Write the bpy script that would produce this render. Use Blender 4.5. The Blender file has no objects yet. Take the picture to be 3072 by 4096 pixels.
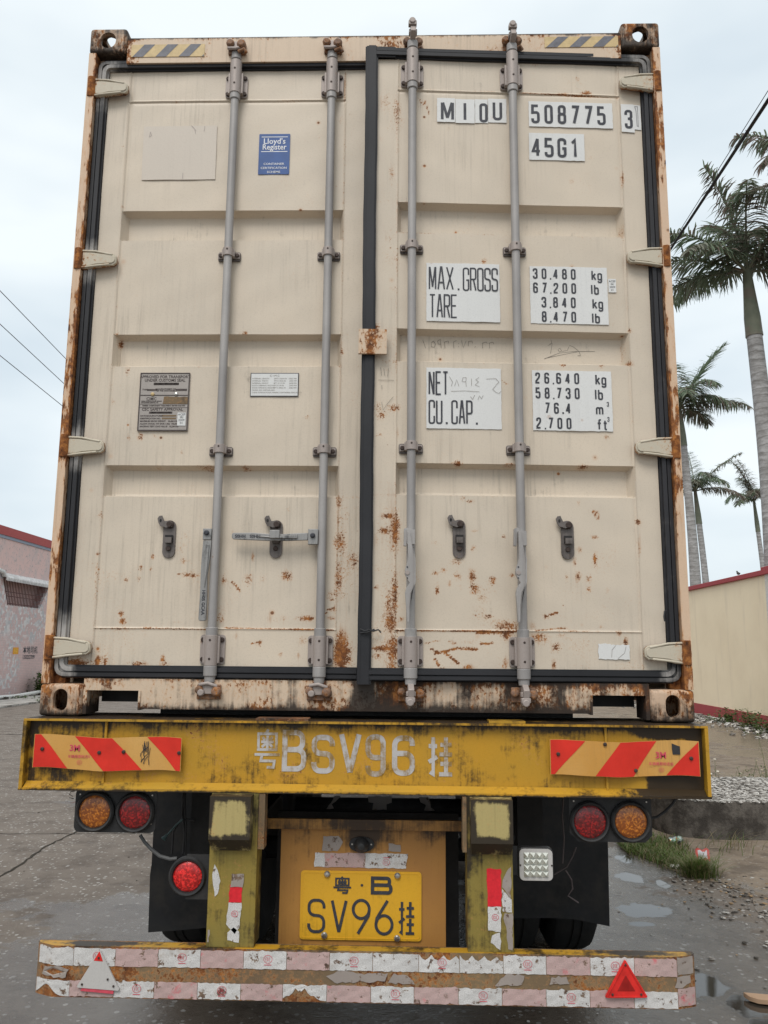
import bpy, math, random
import numpy as np
from mathutils import Vector, Matrix

S = bpy.context.scene
R = math.radians
COL = S.collection
random.seed(7)

# ------------------------------------------------------------------ camera
CAM_LOC = np.array([0.154, -3.121, 1.653]); CAM_ROT = (R(99.585), R(-0.502), R(1.468)); F_PX = 3285.8
cd = bpy.data.cameras.new('camera'); cam = bpy.data.objects.new('camera', cd); COL.objects.link(cam)
cam.location = CAM_LOC; cam.rotation_euler = CAM_ROT
cd.sensor_fit = 'HORIZONTAL'; cd.sensor_width = 36; cd.lens = F_PX / 3072 * 36
cd.clip_start = 0.05; cd.clip_end = 2000
S.camera = cam

# ------------------------------------------------------------------ world, sun, exposure
SUN_EL, SUN_AZ = R(54), R(196)          # azimuth measured clockwise from +Y: the light comes from behind the camera
w = bpy.data.worlds.new('World'); S.world = w; w.use_nodes = True
nt = w.node_tree; nt.nodes.clear()
def wn(t, **k):
    n = nt.nodes.new(t)
    for a, b in k.items(): setattr(n, a, b)
    return n
out = wn('ShaderNodeOutputWorld'); bg = wn('ShaderNodeBackground')
sky = wn('ShaderNodeTexSky', sky_type='NISHITA', sun_disc=False, sun_elevation=SUN_EL, sun_rotation=SUN_AZ, dust_density=4.0, air_density=1.0)
tc = wn('ShaderNodeTexCoord'); mp = wn('ShaderNodeMapping'); mp.inputs['Scale'].default_value = (1, 1, 2.6)
nz = wn('ShaderNodeTexNoise'); nz.inputs['Scale'].default_value = 1.7; nz.inputs['Detail'].default_value = 4; nz.inputs['Roughness'].default_value = .5
cr = wn('ShaderNodeValToRGB')
cr.color_ramp.elements[0].position = .44; cr.color_ramp.elements[0].color = (7.1, 8.15, 8.9, 1)
cr.color_ramp.elements[1].position = .66; cr.color_ramp.elements[1].color = (10.0, 10.7, 10.9, 1)
mx = wn('ShaderNodeMix', data_type='RGBA'); mx.inputs['Factor'].default_value = .86
L = nt.links.new
L(tc.outputs['Generated'], mp.inputs['Vector']); L(mp.outputs[0], nz.inputs['Vector']); 
sx_ = wn('ShaderNodeSeparateXYZ'); L(tc.outputs['Generated'], sx_.inputs[0])
mr_ = wn('ShaderNodeMapRange', interpolation_type='SMOOTHSTEP'); L(sx_.outputs['Z'], mr_.inputs[0])
for i_, v_ in enumerate((.25, .75, -.02, .16)): mr_.inputs[i_ + 1].default_value = v_
ad_ = wn('ShaderNodeMath', operation='ADD'); L(nz.outputs['Fac'], ad_.inputs[0]); L(mr_.outputs[0], ad_.inputs[1]); L(ad_.outputs[0], cr.inputs[0])
L(sky.outputs[0], mx.inputs['A']); L(cr.outputs[0], mx.inputs['B']); L(mx.outputs['Result'], bg.inputs[0]); L(bg.outputs[0], out.inputs[0])
bg.inputs[1].default_value = .1
sd = bpy.data.lights.new('sun', 'SUN'); sun = bpy.data.objects.new('sun', sd); COL.objects.link(sun)
sd.energy = 1.9; sd.angle = R(28); sd.color = (1, .965, .92)
sun.rotation_euler = (R(90) - SUN_EL, 0, -SUN_AZ + math.pi)
S.view_settings.view_transform = 'Standard'; S.view_settings.look = 'None'; S.view_settings.exposure = 0.08; S.view_settings.gamma = 1

# ------------------------------------------------------------------ measuring helpers: a point of the photograph to a point of the place
def _rot(p):
    return np.array(Matrix(Matrix.Rotation(p[2], 3, 'Z') @ Matrix.Rotation(p[1], 3, 'Y') @ Matrix.Rotation(p[0], 3, 'X')))
RC = _rot(CAM_ROT)
CR = {'A': (250, 0, .844), 'B': (1400, 0, .844), 'C': (250, 900, .844), 'D': (1400, 900, .844), 'E': (100, 1900, .844), 'F': (1400, 1900, .874),
      'G': (0, 2750, .9259), 'H': (1536, 2750, .9259), 'I': (0, 3500, .9259), 'J': (1536, 3500, .9259), 'K': (1050, 3100, .5124), 'S': (0, 0, 1.8517),
      'L': (0, 2050, .384), 'M': (2640, 500, .339), 'N': (2680, 1350, .452), 'O': (2500, 2850, .3842), 'P': (2600, 2200, .5425)}
def ray(k, x, y):
    a = CR[k]
    return RC @ np.array([(a[0] + a[2] * x - 1536) / F_PX, -(a[1] + a[2] * y - 2048) / F_PX, -1.0])
def at(k, x, y, Y=0.0, Z=None):
    d = ray(k, x, y)
    t = (Z - CAM_LOC[2]) / d[2] if Z is not None else (Y - CAM_LOC[1]) / d[1]
    return CAM_LOC + t * d
DOOR_Y = 0.045; HX = 1.19; AJAR = R(3.2)
def atd(k, x, y, dy=0.0):
    """point on the right door's outer face (dy in front of it), given back in the closed door's coordinates"""
    d = ray(k, x, y)
    c, s = math.cos(AJAR), math.sin(AJAR)
    o = CAM_LOC - np.array([HX, DOOR_Y, 0])
    # into door frame: rotate by -AJAR about Z
    Rm = np.array([[c, s, 0], [-s, c, 0], [0, 0, 1]])
    o2 = Rm @ o; d2 = Rm @ d
    t = (dy - o2[1]) / d2[1]
    p = o2 + t * d2
    return p + np.array([HX, DOOR_Y, 0])

# ------------------------------------------------------------------ mesh builder
class MB:
    def __init__(s): s.v = []; s.f = []; s.m = []; s.n = 0; s.cm = 0
    def add(s, vs, fs, m=None):
        b = s.n; s.v.extend([tuple(map(float, q)) for q in vs]); s.n += len(vs)
        for f in fs: s.f.append([b + i for i in f]); s.m.append(s.cm if m is None else m)
        return s
    def box(s, x0, x1, y0, y1, z0, z1, m=None):
        return s.add([(x, y, z) for z in (z0, z1) for y in (y0, y1) for x in (x0, x1)],
                     [(0, 2, 3, 1), (4, 5, 7, 6), (0, 1, 5, 4), (2, 6, 7, 3), (0, 4, 6, 2), (1, 3, 7, 5)], m)
    def gbox(s, x0, x1, y0, y1, z0, z1, st=.012, m=None):
        """box whose six faces are fine grids, so wear can be stored per vertex"""
        def axis(a, b): return np.linspace(a, b, max(2, int(round((b - a) / st)) + 1))
        X, Y, Z = axis(x0, x1), axis(y0, y1), axis(z0, z1)
        def grid(P, Q, fn, flip):
            vs = [fn(p, q) for p in P for q in Q]; n = len(Q); fs = []
            for i in range(len(P) - 1):
                for j in range(n - 1):
                    f = [i * n + j, (i + 1) * n + j, (i + 1) * n + j + 1, i * n + j + 1]
                    fs.append(f[::-1] if flip else f)
            s.add(vs, fs, m)
        grid(X, Z, lambda p, q: (p, y0, q), 0); grid(X, Z, lambda p, q: (p, y1, q), 1)
        grid(Y, Z, lambda p, q: (x0, p, q), 1); grid(Y, Z, lambda p, q: (x1, p, q), 0)
        grid(X, Y, lambda p, q: (p, q, z0), 1); grid(X, Y, lambda p, q: (p, q, z1), 0)
        return s
    def tube(s, pts, r, seg=12, cap=True, m=None, closed=False):
        pts = [Vector(p) for p in pts]; n = len(pts)
        rr = r if hasattr(r, '__len__') else [r] * n
        up = None; vs = []
        for i, p in enumerate(pts):
            a = pts[i - 1] if (i > 0 or closed) else p
            b = pts[(i + 1) % n] if (i < n - 1 or closed) else p
            t = (b - a).normalized()
            if up is None:
                up = Vector((0, 0, 1)) if abs(t.z) < .9 else Vector((1, 0, 0))
            u = (up - t * up.dot(t)).normalized(); v = t.cross(u); up = u
            for k in range(seg):
                g = 2 * math.pi * k / seg
                vs.append(p + (u * math.cos(g) + v * math.sin(g)) * rr[i])
        fs = []
        for i in range(n if closed else n - 1):
            j = (i + 1) % n
            for k in range(seg):
                l = (k + 1) % seg
                fs.append((i * seg + k, i * seg + l, j * seg + l, j * seg + k))
        if cap and not closed:
            fs.append(tuple(range(seg))[::-1]); fs.append(tuple((n - 1) * seg + k for k in range(seg)))
        return s.add(vs, fs, m)
    def prism(s, poly, y0, y1, m=None, ax='y'):
        """outline in x,z (or y,z / x,y) with a thickness"""
        n = len(poly)
        mk = {'y': lambda a, b, t: (a, t, b), 'x': lambda a, b, t: (t, a, b), 'z': lambda a, b, t: (a, b, t)}[ax]
        area = sum(poly[i][0] * poly[(i + 1) % n][1] - poly[(i + 1) % n][0] * poly[i][1] for i in range(n))
        if (area < 0) != (ax == 'x' and False): poly = poly[::-1]
        vs = [mk(a, b, y0) for a, b in poly] + [mk(a, b, y1) for a, b in poly]
        fs = [tuple(range(n)), tuple(range(n, 2 * n))[::-1]] + [(i, i + n, (i + 1) % n + n, (i + 1) % n) for i in range(n)]
        if ax == 'z': fs = [f[::-1] for f in fs]
        return s.add(vs, fs, m)
    def lathe(s, prof, c, ax='y', seg=24, m=None):
        """prof: (radius, offset along axis)"""
        vs = []
        for r, h in prof:
            for k in range(seg):
                g = 2 * math.pi * k / seg; a, b = r * math.cos(g), r * math.sin(g)
                vs.append({'y': (c[0] + a, c[1] + h, c[2] + b), 'x': (c[0] + h, c[1] + a, c[2] + b), 'z': (c[0] + a, c[1] + b, c[2] + h)}[ax])
        fs = []
        for i in range(len(prof) - 1):
            for k in range(seg):
                l = (k + 1) % seg
                fs.append((i * seg + k, i * seg + l, (i + 1) * seg + l, (i + 1) * seg + k))
        fs.append(tuple(range(seg))[::-1]); fs.append(tuple((len(prof) - 1) * seg + k for k in range(seg)))
        return s.add(vs, fs, m)
    def build(s, name, mats, parent=None, origin=None, smooth=35, bevel=0, seg=2):
        me = bpy.data.meshes.new(name)
        o = bpy.data.objects.new(name, me); COL.objects.link(o)
        po = ORG.get(parent.name, (0, 0, 0)) if parent else (0, 0, 0)
        og = tuple(origin) if origin is not None else (po if parent else (0, 0, 0))
        V = np.array(s.v, dtype=float).reshape(-1, 3) - np.array(og)
        me.from_pydata([tuple(q) for q in V], [], s.f)
        for m in (mats if isinstance(mats, (list, tuple)) else [mats]): me.materials.append(m)
        me.polygons.foreach_set('material_index', s.m)
        if smooth:
            me.polygons.foreach_set('use_smooth', [True] * len(me.polygons)); me.set_sharp_from_angle(angle=R(smooth))
        me.update()
        ORG[o.name] = og
        o.location = np.array(og) - np.array(po)
        if parent: o.parent = parent
        if bevel:
            b = o.modifiers.new('bevel', 'BEVEL'); b.width = bevel; b.segments = seg; b.limit_method = 'ANGLE'; b.angle_limit = R(40)
        return o
ORG = {}
def thing(name, label, cat, loc=(0, 0, 0), group=None):
    o = bpy.data.objects.new(name, None); COL.objects.link(o); o.location = loc; o.empty_display_size = .2
    ORG[o.name] = tuple(loc); tag(o, label, cat, group); return o
def tag(o, label, cat, group=None):
    o['label'] = label; o['category'] = cat
    if group: o['group'] = group
    return o
def struct(o, kind='structure'):
    o['kind'] = kind; return o
def wear(o, **fns):
    """store wear masks (rust, dirt, bare) per vertex: fn(x, y, z) arrays in the closed container's coordinates"""
    me = o.data; n = len(me.vertices); co = np.empty(n * 3); me.vertices.foreach_get('co', co)
    co = co.reshape(-1, 3) + np.array(ORG[o.name])
    for k, fn in fns.items():
        a = me.attributes.new(k, 'FLOAT', 'POINT'); a.data.foreach_set('value', np.clip(fn(co[:, 0], co[:, 1], co[:, 2]), -1, 2).astype(np.float32))
def rrect(x0, x1, z0, z1, r, n=5):
    p = []
    for cx, cz, a in ((x1 - r, z1 - r, 0), (x0 + r, z1 - r, 90), (x0 + r, z0 + r, 180), (x1 - r, z0 + r, 270)):
        for k in range(n + 1):
            g = R(a + 90 * k / n); p.append((cx + r * math.cos(g), cz + r * math.sin(g)))
    return p
def ragged(poly, amp, step=.012, seed=1):
    """torn outline: resample and jitter"""
    rd = random.Random(seed); outp = []
    n = len(poly)
    for i in range(n):
        a, b = poly[i], poly[(i + 1) % n]; d = math.hypot(b[0] - a[0], b[1] - a[1]); k = max(1, int(d / step))
        for j in range(k):
            t = j / k; q = 0 if j == 0 else amp
            outp.append((a[0] + (b[0] - a[0]) * t + rd.uniform(-q, q), a[1] + (b[1] - a[1]) * t + rd.uniform(-q, q)))
    return outp

# ------------------------------------------------------------------ lettering: stroke glyphs swept at constant width
def _r(pts, r=None): return pts
GL = {
 '0': [('c', .5, [(0, 0), (0, 1), (1, 1), (1, 0)])], 'O': [('c', .5, [(0, 0), (0, 1), (1, 1), (1, 0)])],
 '1': [('o', 0, [(.1, .8), (.55, 1), (.55, 0)])], 'I': [('o', 0, [(.5, 0), (.5, 1)])],
 '2': [('o', .5, [(0, .72), (0, 1), (1, 1), (1, .62), (0, .16, 0), (0, 0, 0), (1, 0)])],
 '3': [('o', .5, [(0, .76), (0, 1), (1, 1), (1, .53), (.35, .53)]), ('o', .5, [(.35, .53), (1, .53), (1, 0), (0, 0), (0, .24)])],
 '4': [('o', 0, [(.72, 1), (0, .27), (1.08, .27)]), ('o', 0, [(.72, 1), (.72, 0)])],
 '5': [('o', .5, [(.95, 1, 0), (.03, 1, 0), (.0, .58, 0), (1, .6), (1, 0), (0, 0), (0, .22)])],
 '6': [('o', .5, [(1, .78), (1, 1), (0, 1), (0, 0), (1, 0), (1, .56), (.05, .56)])],
 '7': [('o', 0, [(0, 1), (1, 1), (.3, 0)])],
 '8': [('c', .5, [(.04, .53), (.04, 1), (.96, 1), (.96, .53)]), ('c', .5, [(0, 0), (0, .53), (1, .53), (1, 0)])],
 '9': [('o', .5, [(0, .22), (0, 0), (1, 0), (1, 1), (0, 1), (0, .44), (.95, .44)])],
 'A': [('o', 0, [(0, 0), (.42, 1), (.58, 1), (1, 0)]), ('o', 0, [(.18, .3), (.82, .3)])],
 'B': [('c', .4, [(0, .53, 0), (0, 1, 0), (.92, 1), (.92, .53)]), ('c', .4, [(0, 0, 0), (0, .53, 0), (1, .53), (1, 0)])],
 'C': [('o', .5, [(1, .68), (1, 1), (0, 1), (0, 0), (1, 0), (1, .32)])],
 'E': [('o', 0, [(1, 1), (0, 1), (0, 0), (1, 0)]), ('o', 0, [(0, .52), (.85, .52)])],
 'G': [('o', .5, [(1, .7), (1, 1), (0, 1), (0, 0), (1, 0), (1, .46, 0), (.55, .46)])],
 'M': [('o', 0, [(0, 0), (0, 1)]), ('o', 0, [(1, 0), (1, 1)]), ('o', 0, [(.06, 1), (.5, .1)]), ('o', 0, [(.94, 1), (.5, .1)])],
 'N': [('o', 0, [(0, 0), (0, 1)]), ('o', 0, [(1, 0), (1, 1)]), ('o', 0, [(.06, 1), (.94, 0)])],
 'P': [('o', .4, [(0, 0), (0, 1, 0), (1, 1), (1, .45), (0, .45)])],
 'R': [('o', .4, [(0, 0), (0, 1, 0), (1, 1), (1, .5), (0, .5)]), ('o', 0, [(.55, .5), (1, 0)])],
 'S': [('o', .5, [(1, .74), (1, 1), (0, 1), (0, .53), (1, .5), (1, 0), (0, 0), (0, .26)])],
 'T': [('o', 0, [(0, 1), (1, 1)]), ('o', 0, [(.5, 1), (.5, 0)])],
 'U': [('o', .5, [(0, 1), (0, 0), (1, 0), (1, 1)])],
 'V': [('o', 0, [(0, 1), (.5, 0)]), ('o', 0, [(1, 1), (.5, 0)])],
 'X': [('o', 0, [(0, 1), (1, 0)]), ('o', 0, [(0, 0), (1, 1)])],
 '.': [('o', 0, [(.5, 0), (.5, .02)])], ',': [('o', 0, [(.55, .03), (.4, -.12)])], ':': [('o', 0, [(.5, .2), (.5, .23)]), ('o', 0, [(.5, .7), (.5, .73)])],
 'k': [('o', 0, [(0, 0), (0, 1)]), ('o', 0, [(.95, .68), (0, .28)]), ('o', 0, [(.35, .42), (1, 0)])],
 'g': [('c', .4, [(0, .02), (0, .68), (1, .68), (1, .02)]), ('o', .4, [(1, .68, 0), (1, -.28), (.05, -.28), (.0, -.14)])],
 'l': [('o', 0, [(.5, 0), (.5, 1)])],
 'b': [('o', 0, [(0, 0), (0, 1)]), ('c', .4, [(0, 0), (0, .66), (1, .66), (1, 0)])],
 'm': [('o', .3, [(-.1, 0), (-.1, .68), (.5, .68), (.5, 0)]), ('o', .3, [(.5, 0), (.5, .68), (1.1, .68), (1.1, 0)])],
 'f': [('o', .3, [(.45, 0), (.45, 1), (1, 1)]), ('o', 0, [(.0, .64), (.95, .64)])],
 't': [('o', .3, [(.4, .92), (.4, 0), (.9, 0)]), ('o', 0, [(0, .66), (.9, .66)])],
 '挂': [('o', 0, [(0, .76), (.36, .76)]), ('o', 0, [(.19, 1), (.19, 0), (.06, .06)]), ('o', 0, [(0, .33), (.36, .47)]),
       ('o', 0, [(.5, .8), (.98, .8)]), ('o', 0, [(.74, 1), (.74, .54)]), ('o', 0, [(.46, .54), (1, .54)]),
       ('o', 0, [(.5, .28), (.98, .28)]), ('o', 0, [(.74, .46), (.74, 0)]), ('o', 0, [(.44, 0), (1, 0)])],
 '粤': [('c', 0, [(.14, .5), (.14, .95), (.86, .95), (.86, .5)]), ('o', 0, [(.52, 1.08), (.44, .96)]),
       ('o', 0, [(.5, .9), (.5, .54)]), ('o', 0, [(.25, .72), (.75, .72)]), ('o', 0, [(.3, .86), (.4, .77)]), ('o', 0, [(.7, .86), (.6, .77)]),
       ('o', 0, [(.45, .68), (.28, .57)]), ('o', 0, [(.55, .68), (.72, .57)]),
       ('o', 0, [(0, .36), (1, .36)]), ('o', 0, [(.3, .36), (.26, .18), (.8, .18), (.76, 0), (.5, 0)])],
}
def round_path(pts, r, closed):
    n = len(pts); o = []
    for i, p in enumerate(pts):
        rr = p[2] if len(p) > 2 else r
        if (not closed and i in (0, n - 1)) or rr <= 0: o.append((p[0], p[1])); continue
        a, b = pts[i - 1], pts[(i + 1) % n]
        va = (a[0] - p[0], a[1] - p[1]); vb = (b[0] - p[0], b[1] - p[1]); la = math.hypot(*va); lb = math.hypot(*vb)
        d = min(rr, la * (.499 if (closed or i > 1) else .95), lb * (.499 if (closed or i < n - 2) else .95))
        p0 = (p[0] + va[0] / la * d, p[1] + va[1] / la * d); p1 = (p[0] + vb[0] / lb * d, p[1] + vb[1] / lb * d)
        for k in range(7):
            t = k / 6; c = .12
            q = ((1 - t) ** 2 * p0[0] + 2 * t * (1 - t) * p[0] + t * t * p1[0], (1 - t) ** 2 * p0[1] + 2 * t * (1 - t) * p[1] + t * t * p1[1])
            mxx = ((p0[0] + p1[0]) / 2, (p0[1] + p1[1]) / 2)
            kk = 1 + c * 4 * t * (1 - t) * .6
            o.append((mxx[0] + (q[0] - mxx[0]) * kk, mxx[1] + (q[1] - mxx[1]) * kk))
    return o
def ribbon(mb, pts, t, y, m, closed=False, T=lambda x, z, y: (x, y, z)):
    q = []
    for p in pts:
        if not q or math.hypot(p[0] - q[-1][0], p[1] - q[-1][1]) > 1e-5: q.append(p)
    if closed and math.hypot(q[0][0] - q[-1][0], q[0][1] - q[-1][1]) < 1e-5: q.pop()
    n = len(q)
    if n < 2: return
    vs = []
    for i, p in enumerate(q):
        a = q[i - 1] if (i > 0 or closed) else None; b = q[(i + 1) % n] if (i < n - 1 or closed) else None
        def nr(u, v):
            d = math.hypot(v[0] - u[0], v[1] - u[1]); return (-(v[1] - u[1]) / d, (v[0] - u[0]) / d)
        if a is None: nn = nr(p, b); k = 1
        elif b is None: nn = nr(a, p); k = 1
        else:
            n1, n2 = nr(a, p), nr(p, b); nn = (n1[0] + n2[0], n1[1] + n2[1]); l = math.hypot(*nn) or 1e-6; nn = (nn[0] / l, nn[1] / l)
            k = min(1.6, 1 / max(.3, nn[0] * n1[0] + nn[1] * n1[1]))
        for s in (1, -1): vs.append(T(p[0] + s * nn[0] * t / 2 * k, p[1] + s * nn[1] * t / 2 * k, y - .0002 * i / n))
    fs = []
    for i in range(n if closed else n - 1):
        j = (i + 1) % n; fs.append((2 * i, 2 * i + 1, 2 * j + 1, 2 * j))
    mb.add(vs, fs, m)
def letters(mb, text, x, z, h, wd, adv, t, y, m, T=lambda x, z, y: (x, y, z), shear=0):
    """x,z lower-left of the first glyph; t stroke width"""
    k = 0
    for i, ch in enumerate(text):
        if ch == ' ' : continue
        if ch == '.':
            mb.add([T(x + i * adv + wd / 2 + a * t * .6, z + c * t * 1.25, y) for a, c in ((-1, 0), (1, 0), (1, 1), (-1, 1))], [(0, 1, 2, 3)], m); continue
        for kind, r, pts in GL[ch]:
            W, H = wd - t, h - t
            P = [((p[0] * W + t / 2, p[1] * H + t / 2) + ((p[2] * W,) if len(p) > 2 else ())) for p in pts]
            P = round_path(P, r * W * 1.15, kind == 'c')
            P = [(x + i * adv + a + shear * b, z + b) for a, b in P]
            ribbon(mb, P, t, y - .00025 * (k % 6), m, kind == 'c', T); k += 1
def small_text(mb, body, x, z, size, y, m, align='LEFT', sx=1.0, bold=0.0, T=lambda x, z, y: (x, y, z)):
    c = bpy.data.curves.new('t', 'FONT'); c.body = body; c.size = size; c.align_x = align; c.resolution_u = 2; c.offset = bold
    o = bpy.data.objects.new('t', c); COL.objects.link(o)
    dg = bpy.context.evaluated_depsgraph_get(); me = bpy.data.meshes.new_from_object(o.evaluated_get(dg))
    mb.add([T(x + v.co.x * sx, z + v.co.y, y) for v in me.vertices], [tuple(p.vertices) for p in me.polygons], m)
    bpy.data.objects.remove(o); bpy.data.curves.remove(c); bpy.data.meshes.remove(me)
def ccc(mb, x, z, r, y, m, T=lambda x, z, y: (x, y, z), t=.0012, bar=-1):
    ring = [(x + r * 1.15 * math.cos(g * math.pi / 10), z + r * math.sin(g * math.pi / 10)) for g in range(20)]
    ribbon(mb, ring, t, y, m, True, T)
    for k in (-.45, 0, .45):
        arc = [(x + k * r - .32 * r * math.cos(R(g)) + .15 * r, z + .5 * r * math.sin(R(g))) for g in range(-75, 76, 25)]
        ribbon(mb, arc, t, y - .0002, m, False, T)
    if bar: ribbon(mb, [(x - r, z + bar * r * 1.45), (x + r, z + bar * r * 1.45)], t * 1.6, y, m, False, T)

# ------------------------------------------------------------------ materials
class NT:
    def __init__(s, name):
        s.mat = bpy.data.materials.new(name); s.mat.use_nodes = True; s.t = s.mat.node_tree; s.t.nodes.clear()
        s.out = s.t.nodes.new('ShaderNodeOutputMaterial'); s.b = s.t.nodes.new('ShaderNodeBsdfPrincipled')
        s.t.links.new(s.b.outputs[0], s.out.inputs[0])
        tc = s.t.nodes.new('ShaderNodeTexCoord'); oi = s.t.nodes.new('ShaderNodeObjectInfo')
        s.obj = tc.outputs['Object']; s.rand = oi.outputs['Random']
        s.pos = s.vm('ADD', s.obj, s.vm('SCALE', (7.3, 3.1, 5.7), None, s.math('MULTIPLY', s.rand, 6.0)))
    def link(s, v, sock):
        if hasattr(v, 'links'): s.t.links.new(v, sock)
        else:
            if hasattr(v, '__len__') and sock.type == 'RGBA' and len(v) == 3: v = (*v, 1)
            sock.default_value = v
    def math(s, op, a, b=None, c=None, clamp=False):
        n = s.t.nodes.new('ShaderNodeMath'); n.operation = op; n.use_clamp = clamp
        for i, v in enumerate((a, b, c)):
            if v is not None: s.link(v, n.inputs[i])
        return n.outputs[0]
    def vm(s, op, a, b=None, sc=None):
        n = s.t.nodes.new('ShaderNodeVectorMath'); n.operation = op; s.link(a, n.inputs[0])
        if b is not None: s.link(b, n.inputs[1])
        if sc is not None: s.link(sc, n.inputs['Scale'])
        return n.outputs[0]
    def noise(s, scale, detail=4, rough=.55, vec=None, st=(1, 1, 1), dist=0):
        n = s.t.nodes.new('ShaderNodeTexNoise'); n.inputs['Scale'].default_value = scale; n.inputs['Detail'].default_value = detail
        n.inputs['Roughness'].default_value = rough; n.inputs['Distortion'].default_value = dist
        v = s.pos if vec is None else vec
        if st != (1, 1, 1): v = s.vm('MULTIPLY', v, st)
        s.link(v, n.inputs['Vector']); return n.outputs['Fac']
    def vor(s, scale, vec=None, out='Distance', st=(1, 1, 1), feature='F1'):
        n = s.t.nodes.new('ShaderNodeTexVoronoi'); n.feature = feature; n.inputs['Scale'].default_value = scale
        v = s.pos if vec is None else vec
        if st != (1, 1, 1): v = s.vm('MULTIPLY', v, st)
        s.link(v, n.inputs['Vector'])
        return n.outputs[out] if isinstance(out, str) else [n.outputs[o] for o in out]
    def ss(s, v, lo, hi):
        n = s.t.nodes.new('ShaderNodeMapRange'); n.interpolation_type = 'SMOOTHSTEP'
        s.link(v, n.inputs[0]); s.link(lo, n.inputs[1]); s.link(hi, n.inputs[2]); return n.outputs[0]
    def mr(s, v, a, b, c, d):
        n = s.t.nodes.new('ShaderNodeMapRange'); s.link(v, n.inputs[0])
        for i, q in enumerate((a, b, c, d)): s.link(q, n.inputs[i + 1])
        return n.outputs[0]
    def mix(s, f, a, b, mode='MIX'):
        n = s.t.nodes.new('ShaderNodeMix'); n.data_type = 'RGBA'; n.blend_type = mode
        s.link(f, n.inputs['Factor']); s.link(a, n.inputs['A']); s.link(b, n.inputs['B']); return n.outputs['Result']
    def attr(s, name):
        n = s.t.nodes.new('ShaderNodeAttribute'); n.attribute_name = name; return n.outputs['Fac']
    def xyz(s, v):
        n = s.t.nodes.new('ShaderNodeSeparateXYZ'); s.link(v, n.inputs[0]); return n.outputs
    def ramp(s, v, stops):
        n = s.t.nodes.new('ShaderNodeValToRGB'); s.link(v, n.inputs[0]); e = n.color_ramp.elements
        while len(e) < len(stops): e.new(.5)
        for q, (p, c) in zip(e, stops): q.position = p; q.color = (*c, 1)
        return n.outputs[0]
    def bump(s, h, strength=.3, dist=.002):
        n = s.t.nodes.new('ShaderNodeBump'); s.link(strength, n.inputs['Strength']); n.inputs['Distance'].default_value = dist
        s.link(h, n.inputs['Height']); s.t.links.new(n.outputs[0], s.b.inputs['Normal'])
    def set(s, **k):
        for a, v in k.items(): s.link(v, s.b.inputs[a.replace('_', ' ')])
        return s.mat

def painted(name, base, rust=0.0, dirt=0.0, rough=.5, pits=.5, streak=.5, chalk=.25, dirtcol=(.030, .022, .017), metal=0.0, base2=None, big=1.0, vert=1.0, dlo=.22, dhi=.66, dn=1.2, fs=85):
    """old paint: chalking, vertical streaks, rust where the masks or noise say so, grime"""
    n = NT(name)
    big_n = n.noise(2.2, 4, .6); med = n.noise(11, 5, .6); fine = n.noise(fs, 8, .68, st=(1, 1, vert)); pat = n.noise(7, 3, .5, st=(1, 1, vert ** .5))
    st = n.noise(1.0, 6, .62, st=(85, 85, 3.2))
    c = n.mix(n.mr(big_n, .3, .7, 0, chalk), base, base2 or tuple(min(1, q * .86 + .03) for q in base))
    c = n.mix(n.math('MULTIPLY', n.math('MULTIPLY', n.ss(st, .47, .72), n.ss(n.noise(1.7, 4, .6), .42, .62)), streak * .5), c, tuple(q * .50 for q in base))
    c = n.mix(n.math('MULTIPLY', n.ss(n.noise(200, 4, .65), .5, .72), .28), c, tuple(q * .6 for q in base))
    ra = n.attr('rust')
    lvl = n.math('ADD', n.math('MULTIPLY_ADD', ra, .46, rust), n.math('MULTIPLY', n.math('SUBTRACT', pat, .5), .5 * big))
    val = n.math('ADD', fine, lvl)
    rm = n.ss(val, .735, .80); halo = n.ss(val, .60, .80)
    # round pits with a stain below
    dist, colr = n.vor(15, out=('Distance', 'Color'))
    rr = n.math('POWER', n.xyz(colr)[0], 7.0)
    rad = n.math('MULTIPLY', rr, .115)
    pit = n.math('MULTIPLY', n.ss(n.math('SUBTRACT', rad, n.math('MULTIPLY_ADD', n.math('SUBTRACT', med, .5), .1, dist)), -.01, .03), pits)
    pith = n.math('MULTIPLY', n.ss(n.math('SUBTRACT', n.math('MULTIPLY', rad, 2.2), dist), -.02, .2), pits)
    rm = n.math('MAXIMUM', rm, pit); halo = n.math('MAXIMUM', halo, pith)
    rc = n.ramp(n.noise(38, 6, .7), [(.32, (.055, .020, .010)), (.5, (.20, .072, .022)), (.66, (.42, .17, .045))])
    c = n.mix(n.math('MULTIPLY', halo, .45), c, (.5, .24, .09), 'MIX')
    drip = n.ss(n.math('MULTIPLY_ADD', ra, .42, n.noise(1.0, 5, .6, st=(55, 55, 5))), .68, .95)
    c = n.mix(n.math('MULTIPLY', drip, .5), c, (.36, .17, .07))
    c = n.mix(rm, c, rc)
    da = n.attr('dirt')
    dv = n.math('ADD', n.math('MULTIPLY_ADD', da, .75, dirt), n.math('MULTIPLY', n.math('SUBTRACT', n.noise(9, 8, .72), .5), dn))
    dv = n.math('ADD', dv, n.math('MULTIPLY', n.math('SUBTRACT', st, .5), .6))
    dm = n.math('MULTIPLY', n.ss(dv, dlo, dhi), .97)
    c = n.mix(dm, c, dirtcol)
    n.bump(n.math('ADD', n.math('MULTIPLY', fine, .5), n.math('MULTIPLY', rm, -.6)), .35, .0025)
    return n.set(Base_Color=c, Roughness=n.math('ADD', n.math('MULTIPLY', rm, .35), rough, clamp=True), Metallic=metal, Specular_IOR_Level=.35)
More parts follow.
